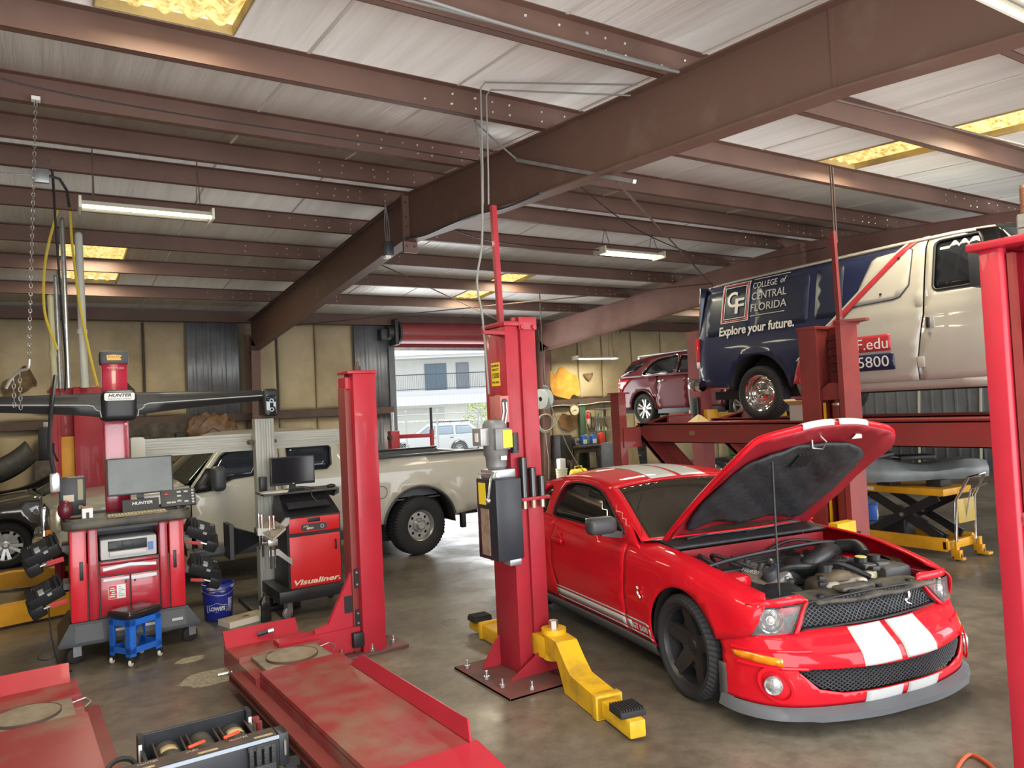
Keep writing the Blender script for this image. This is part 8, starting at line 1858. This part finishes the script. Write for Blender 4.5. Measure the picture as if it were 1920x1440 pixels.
# bracing rods and sagging wires
for p0, p1, lab in (((4.0, 10.0, 4.2), (11.3, 16.8, 3.9), 'steel bracing rod running from the big rafter to the back wall'), ((4.0, 16.6, 4.0), (11.3, 10.4, 4.3), 'steel bracing rod crossing over the back door bay'), ((5.0, 3.4, 4.22), (11.3, 3.0, 4.15), 'dark rod crossing under the right skylights'), ((4.3, 5.0, 3.95), (11.3, 10.4, 4.25), 'bracing rod from the big rafter towards the raised van')):
    tag(B().cyl(p0, p1, .011, n=6).build('bracing_rod', m_girt), lab, 'rod', None)
line('power_cable', [(4.0, 8.6, 4.55), (5.2, 8.7, 4.30), (7.15, 8.78, 4.33)], .008, m_black, 'black power cable running to the twin-tube light', 'cable')
line('sagging_wire', [(-.9, 6.0, 4.52), (-.1, 6.05, 4.40), (.9, 6.2, 4.42), (2.2, 6.4, 4.50), (3.8, 6.5, 4.53)], .006, m_black, 'thin black wire sagging below the ceiling at upper left', 'cable')
line('sagging_wire', [(4.5, 6.2, 4.5), (7, 7.6, 4.30), (9.5, 8.3, 4.22), (11.4, 7.9, 4.5)], .007, m_black, 'thin black wire sagging in front of the van roof', 'cable')
# drop pipes at the left
pg_ = 'drop pipes above the left red lift post'
for x, y, z0, z1, r, mm, lab in ((.08, 10.45, 2.5, 3.60, .035, M('pale_yellow_pipe', (.50, .46, .28), .45), 'pale yellow pipe, leftmost of the vertical drop pipes'), (.14, 10.5, 2.5, 3.85, .028, m_galv, 'thin galvanised pipe beside the pale yellow drop pipe'), (.22, 10.35, 2.5, 4.52, .028, m_steel, 'tall shiny steel drop pipe with a coupling'), (.39, 10.4, 2.5, 4.36, .045, M('grey_white_pipe', (.50, .50, .45), .45), 'thick pale pipe, rightmost of the vertical drop pipes')):
    b = B(); b.cyl((x, y, z0), (x-.02, y, z1), r, n=14); b.sph((x-.02, y, z1), r, n=12); b.cyl((x-.01, y, lerp(z0, z1, .35)), (x-.01, y, lerp(z0, z1, .35)+.06), r*1.25, n=14); tag(b.build('drop_pipe', mm), lab, 'pipe', pg_)
line('yellow_air_hose', [(.12, 10.3, 2.95), (.0, 10.3, 3.4), (.02, 10.3, 4.0), (.14, 10.3, 4.55), (.21, 10.3, 4.80), (.28, 10.3, 4.65), (.30, 10.3, 4.2), (.36, 10.3, 3.5), (.45, 10.3, 2.9), (.52, 10.3, 2.52)], .016, M('hose_yellow', (.62, .46, .05), .5), 'yellow air hose looped over the drop pipes', 'hose')
line('black_drop_cable', [(.06, 8.85, 4.78), (.10, 8.9, 4.65), (.12, 9.2, 4.2), (.16, 9.6, 3.4), (.19, 9.9, 2.8), (.18, 10.0, 2.45)], .012, m_black, 'black cable dropping from the grey box beside the pipes', 'cable')
jb2 = thing('junction_box', 'grey steel junction box on the purlin above the drop pipes', 'junction box', (.0, 8.78, 4.50)); B().box(-.07, -.03, 0, .07, .03, .14, bev=.004).build('box_body', m_galv, jb2); B().tube([(.07, 0, .08), (.16, 0, .06), (.22, .0, -.05), (.24, .02, -.22)], .014, 8).build('flex_conduit', m_black, jb2); B().tube([(-.07, 0, .07), (-.3, 0, .06), (-.6, 0, .09)], .008, 6).build('wire', m_galv, jb2)
# chain hoist pull chain with two tails
ch = thing('pull_chain', 'long hanging steel chain with two short tails at the left edge', 'chain', (-.02, 6.72, 4.57))
P0, P1 = Vector((0, 0, 0)), Vector((-.09, 0, -2.02))
def chain(a, c, nm, r=.011):
    b = B(); n = int((c-a).length/.032)
    for i in range(n):
        p = a.lerp(c, (i+.5)/n); b.tube([p+Vector((r*math.cos(t), 0, .020*math.sin(t))) if i % 2 else p+Vector((0, r*math.cos(t), .020*math.sin(t))) for t in [2*PI*k/8 for k in range(8)]], .0032, 4, closed=True)
    o = b.build(nm, m_steel, ch); o['kind'] = 'stuff'
chain(P0, P1, 'chain_links'); chain(Vector((-.15, 0, -2.13)), Vector((-.15, 0, -2.40)), 'chain_tail'); chain(Vector((-.19, 0, -2.17)), Vector((-.19, 0, -2.38)), 'chain_tail')
B().tube(smooth_poly([(-.09, 0, -2.02), (-.10, 0, -2.09), (-.15, 0, -2.11), (-.20, 0, -2.16), (-.24, .0, -2.24)], False, 4), .012, 6).build('chain_hook', m_steel, ch); B().box(-.03, -.03, -.02, .03, .03, .01).build('anchor_plate', m_white, ch)
